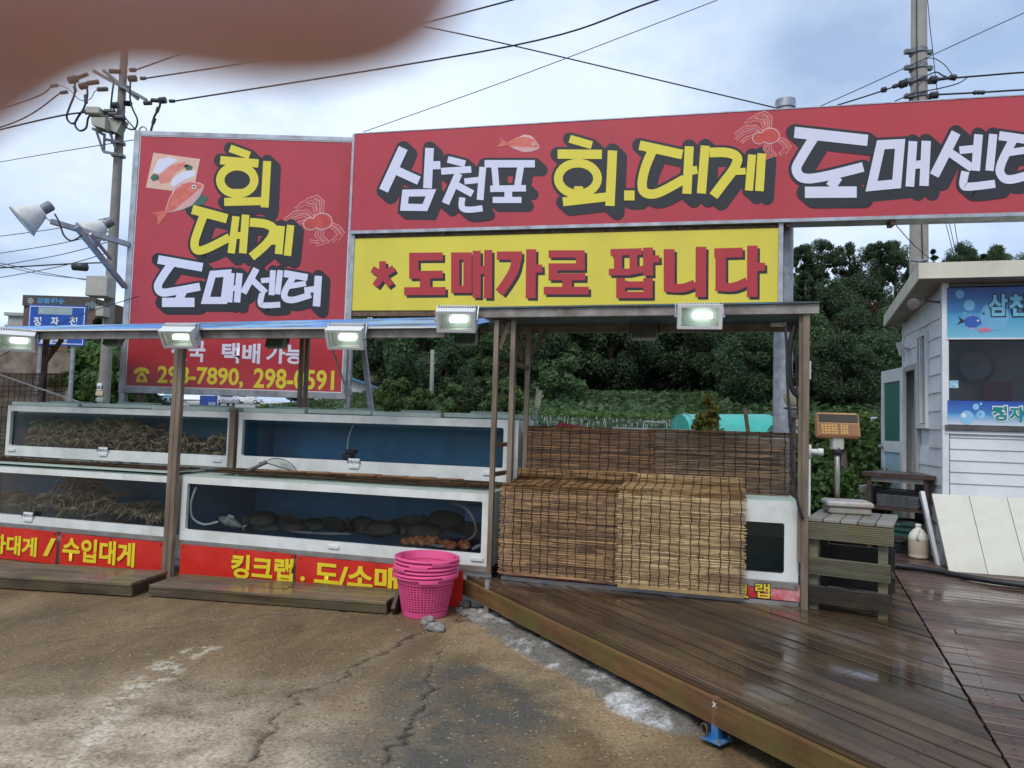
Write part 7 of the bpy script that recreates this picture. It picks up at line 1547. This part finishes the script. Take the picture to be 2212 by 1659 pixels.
for (u, y_, h) in ((1738, 96, .80), (1775, 98, .82), (1835, 99, .78), (1900, 95, .86), (1935, 97, .84)):
    p = gy(u, 600, y_); plant(PR_S[u % 2], "crest_tree", "slender tree with a see-through crown on the hill's crest", "tree", "slender trees on the hill crest", p.x, p.y, terr(p.x, p.y).item()+1.0, h, u*.7)
for k in range(16):
    p = gy(2080+k*22, 575, 150+(k % 3)*10); plant(PR_D[k % 4], "ridge_tree", "tree on the distant ridge above the shed roof", "tree", "trees on the distant ridge", p.x, p.y, 1.55+ (950-560-k*3)/1550*150-6, 1.1, k*1.3)
# nearer shrubs
PB = [broad(41, 3.2, 3.0, 26, 130, .17, .05, LM_B), broad(42, 3.4, 3.0, 26, 130, .15, .05, LM_M), broad(43, 2.4, 2.6, 20, 120, .14, .03, LM_D)]
for (u, v, y_, s, k, lab) in ((858, 897, 34, .66, 0, "bright leafy shrub before the white house"), (912, 895, 36, .5, 0, "bright low shrub at the slim distant pole's foot"), (985, 895, 38, .62, 0, "bright shrub between the slim pole and the ladder-like posts"), (1036, 892, 35, .68, 1, "tall grey green shrub behind the ladder-like posts"), (1085, 900, 30, .6, 0, "low bright shrub behind the ladder-like posts"), (1205, 872, 52, 1.2, 1, "spreading dark shrub above the weedy bank"),
                           (250, 878, 26, .8, 0, "bright leafy shrub at the utility pole's foot"), (195, 872, 27, .85, 0, "bright leafy shrub between the road sign posts and the pole"), (268, 868, 29, .7, 0, "bright shrub by the tall sign's foot")):
    p = gy(u, v, y_); plant(PB[k], "shrub", lab, "shrub", None, p.x, p.y, p.z-.2, s, u*.37)
PPN = conifer(51, 5.0, 4.6, 9, 170, .22, LM_P, .08, .3)
for (u, v, y_, s) in ((205, 870, 33, .80), (245, 872, 34, .78), (165, 860, 36, .7), (110, 862, 38, .62), (60, 860, 40, .62), (290, 868, 38, .75), (20, 880, 36, .7)):
    p = gy(u, v, y_); plant(PPN, "pine_tree", "dense dark pine beyond the stall and road sign", "tree", "dark pines beyond the stall", p.x, p.y, p.z-.3, s, u)
p = gy(30, 712, 95); plant(PR_D[0], "leafy_tree", "round tree below the plain grey building", "tree", None, p.x, p.y, p.z-6, .75, 1)
CYP = conifer(61, 1.0, .5, 9, 60, .055, LM_Y, .03, .1); p = gy(1528, 940, 13.0); plant(CYP, "cypress", "small golden green cypress behind the reed blinds", "shrub", None, p.x, p.y, p.z-.02, .78, .4, .72)
WD = [broad(71, .75, .8, 34, 90, .045, .0, LM_B), broad(72, .6, .8, 30, 90, .042, .0, LM_M), broad(73, .9, .7, 30, 90, .045, .0, LM_B)]
r = random.Random(3)
for i, (u, v, y_) in enumerate(((1760, 1090, 8.6), (1795, 1085, 8.9), (1830, 1080, 9.2), (1870, 1075, 9.6), (1775, 1050, 10), (1815, 1045, 10.4), (1850, 1040, 10.8), (1885, 1035, 11), (1760, 1020, 12), (1800, 1015, 12.5), (1845, 1010, 13), (1890, 1012, 13.5), (1745, 1060, 9.4), (1905, 1060, 9.9), (1870, 1010, 12))):
    p = gy(u, v, y_); plant(WD[i % 3], "weed_clump", "leafy green weed clump behind the scale and steel rack", "plant", "weeds behind the scale", p.x, p.y, p.z-.25, r.uniform(1.0, 1.5), r.uniform(0, 6))
# --- bank weeds and field (uncountable)
def scatter(n, xf, y0, y1, size, seed, zoff, mt, name, label, up=1.2, asp=1.6, ht=.35):
    r = np.random.default_rng(seed); y = r.uniform(y0, y1, n); x = r.uniform(xf[0], xf[1], n)*y; z = terr(x, y) + zoff + r.random(n)**2*ht
    V, F = leaves(np.stack([x, y, z], 1), np.full(n, .12), 1, size, seed, 1, asp, .2, up); me = fastmesh(name, V, F, mt); o = bpy.data.objects.new(name, me); _link(o); tag(o, label, kind="stuff")
scatter(60000, (-.02, .62), 36, 62, .26, 91, 0, LM_B, "weeds", "lush green weeds covering the bank below the wood", ht=.7)
scatter(26000, (-.02, .62), 44, 62, .34, 92, 0, LM_M, "undergrowth", "taller mixed undergrowth on the bank", ht=1.1)
scatter(30000, (-.35, .0), 24, 70, .24, 93, 0, LM_M, "ground_weeds", "weeds on the ground beyond the tanks", ht=.3)
scatter(60000, (.30, .70), 8.8, 34, .07, 94, 0, LM_B, "near_weeds", "green weeds behind the deck", ht=.35)
N = NB("stake_pale"); N.set(Base_Color=(.42, .48, .44), Roughness=.6); m = MB(); r = random.Random(9)
for row in range(9):
    yy = 26 + row*1.1
    for k in range(46): x_ = .6 + k*.36 + r.uniform(-.05, .05); zz = terr(x_, yy).item(); m.bar((x_, yy, zz), (x_+r.uniform(-.03, .03), yy, zz+r.uniform(.35, .5)), .02, .02)
m.build("crop_stakes", N.m, None, label="pale stakes of the crop field behind the blinds", kind="stuff")
r_ = np.random.default_rng(8); yy = 26+1.1*r_.integers(0, 9, 9000)+r_.normal(0, .12, 9000); xx = r_.uniform(.3, 17.5, 9000); V, F = leaves(np.stack([xx, yy, terr(xx, yy)+r_.random(9000)*.4], 1), np.full(9000, .06), 1, .11, 5); o = bpy.data.objects.new("crop_leaves", fastmesh("crop_leaves", V, F, leafmat("leaf_crop", (.05, .10, .05), (.20, .28, .17)))); _link(o); tag(o, "pale green crop leaves among the stakes", kind="stuff")
# --- polytunnels
def tunnel(u0_, u1_, vt, vb, y_, mt, label, dep=5):
    a, b = gy(u0_, vb, y_), gy(u1_, vb, y_); h = gy(u0_, vt, y_).z - a.z; root = thing("polytunnel", label, "polytunnel", (a+b)/2); n_ = 12
    W = (b.x-a.x); m = MB(); vs = []
    for k in range(n_+1): an = math.pi*k/n_; vs.append((a.x, y_+1.6-1.6*math.cos(an), a.z-.3+(h+.3)*math.sin(an))); vs.append((b.x, y_+1.6-1.6*math.cos(an), b.z-.3+(h+.3)*math.sin(an)))
    m._add(vs, [(2*k, 2*k+1, 2*k+3, 2*k+2) for k in range(n_)] + [tuple(range(0, 2*n_+2, 2)), tuple(range(1, 2*n_+2, 2))]); m.build("cover", mt, root, 40)
    for j in range(8):
        x_ = a.x + W*(j+.5)/8; m = MB(); m.tube([(x_, y_+1.6-1.62*math.cos(math.pi*k/n_), a.z-.3+(h+.32)*math.sin(math.pi*k/n_)) for k in range(n_+1)], .02, 5); m.build("hoop", M_GALV, root)
M_TUN = mat("tunnel_teal", (.05, .40, .33), (.04, .33, .27), 2, .45); M_TUG = mat("tunnel_green", (.02, .14, .07), None, 2, .6); M_TUW = mat("tunnel_white", (.50, .56, .62), (.42, .48, .54), 3, .5); M_SHN = mat("shade_net", (.03, .032, .034), None, 6, .9)
tunnel(1492, 1690, 893, 928, 24, M_TUN, "teal green polytunnel behind the galvanised pole"); tunnel(1738, 1800, 908, 940, 20, M_TUG, "dark green polytunnel behind the scale's display"); tunnel(1835, 1960, 900, 935, 22, M_TUW, "white plastic polytunnel beside the open shed door"); tunnel(1740, 1800, 930, 975, 15, M_SHN, "low tunnel under black shade net beside the white pipe")
m = MB(); m.tube([gy(1617, 940, 12), gy(1609, 882, 12)], .035, 8); m.build("wooden_stake", W_OLD, None, label="leaning wooden stake before the teal polytunnel", cat="stake")
for i, (u, v) in enumerate(((1366, 885), (1429, 885))): pass
m = MB(); a = gy(1180, 850, 58); b = gy(1238, 862, 58); m.box(a.x, b.x, 58, 58.1, b.z-.3, a.z); 
for k in range(9): x_ = a.x+(b.x-a.x)*k/9; m.box(x_, x_+.06, 57.95, 57.99, b.z-.3, a.z)
m.build("metal_fence", mat("fence_grey", (.45, .50, .55), None, 3, .5), None, label="short grey corrugated fence at the wood's foot", cat="fence")

# ------------------------------------------------------------------ HAND BEFORE THE LENS
def camp(x, y, z): return Vector(CAM) + Vector(RTV)*(x/1000) + Vector(UPV)*(y/1000) + Vector(fw)*(z/1000)
def hand():
    V = []; E_ = []; RR = []
    def add(p, rad, par=None):
        V.append(p); RR.append(rad); i = len(V)-1
        if par is not None: E_.append((par, i))
        return i
    palm = add((-78, -6, 22), 15); k0 = add((-62, 12, 30), 12, palm)
    def chain(root, pts):
        q = root
        for (p, rad) in pts: q = add(p, rad, q)
    chain(k0, [((-46, 18, 35), 9.8), ((-36, 18.5, 37), 9.6), ((-30.5, 22.8, 37), 9.0), ((-22, 25.4, 36.5), 8.8), ((-14, 23.8, 36), 9.2), ((-8.0, 23.9, 36), 9.0), ((-3.6, 27.0, 36), 7.0)])      # index across the view
    k1 = add((-72, 12, 38), 12, palm); chain(k1, [((-62, 30, 46), 9), ((-52, 46, 46), 8.4), ((-44, 58, 40), 8), ((-40, 62, 30), 7)])
    k2 = add((-84, 12, 40), 12, palm); chain(k2, [((-78, 32, 48), 9), ((-70, 50, 47), 8.2), ((-62, 62, 40), 7.6), ((-58, 66, 32), 6.8)])
    k3 = add((-95, 8, 38), 11, palm); chain(k3, [((-94, 28, 46), 8), ((-88, 44, 45), 7.4), ((-82, 55, 38), 6.8), ((-79, 58, 31), 6)])
    t0 = add((-72, -22, 10), 13, palm); chain(t0, [((-62, -34, 2), 10.5), ((-52, -44, -6), 9.5), ((-46, -50, -12), 8)])
    wr = add((-98, -24, 10), 17, palm); chain(wr, [((-130, -60, -20), 21), ((-180, -110, -80), 26), ((-220, -160, -160), 30)])
    me = bpy.data.meshes.new("hand"); base = camp(-78, -6, 22); K = 50.0
    me.from_pydata([(camp(*p) - base)*K for p in V], E_, []); o = bpy.data.objects.new("hand_tmp", me); _link(o)
    o.modifiers.new("s", 'SKIN'); sl_ = me.skin_vertices[0].data
    for i, rad in enumerate(RR): sl_[i].radius = (rad/1000*K, rad/1000*K)
    sl_[0].use_root = True
    sb_ = o.modifiers.new("d", 'SUBSURF'); sb_.levels = 3; sb_.render_levels = 3
    bpy.context.view_layer.update(); dg = bpy.context.evaluated_depsgraph_get(); m2 = bpy.data.meshes.new_from_object(o.evaluated_get(dg)); bpy.data.objects.remove(o)
    m2.transform(Matrix.Scale(1/K, 4)); m2.polygons.foreach_set("use_smooth", [True]*len(m2.polygons))
    N = NB("skin"); v = N.co((1, 1, 1)); c = N.ramp(N.noise(v, 60, 5), .3, (.68, .50, .55), .7, (.74, .55, .60)); N.set(Base_Color=c, Roughness=.5, Subsurface_Weight=.7); N.b.inputs["Subsurface Radius"].default_value = (.012, .005, .004); N.b.inputs["Subsurface Scale"].default_value = 1.0; N.bump(N.noise(v, 900, 4), .2, .0005)
    m2.materials.clear(); m2.materials.append(N.m); ob = bpy.data.objects.new("person", m2); _link(ob); ob.location = base
    tag(ob, "bare hand with one finger reaching close in front of the signs, out of focus", "hand")
hand()
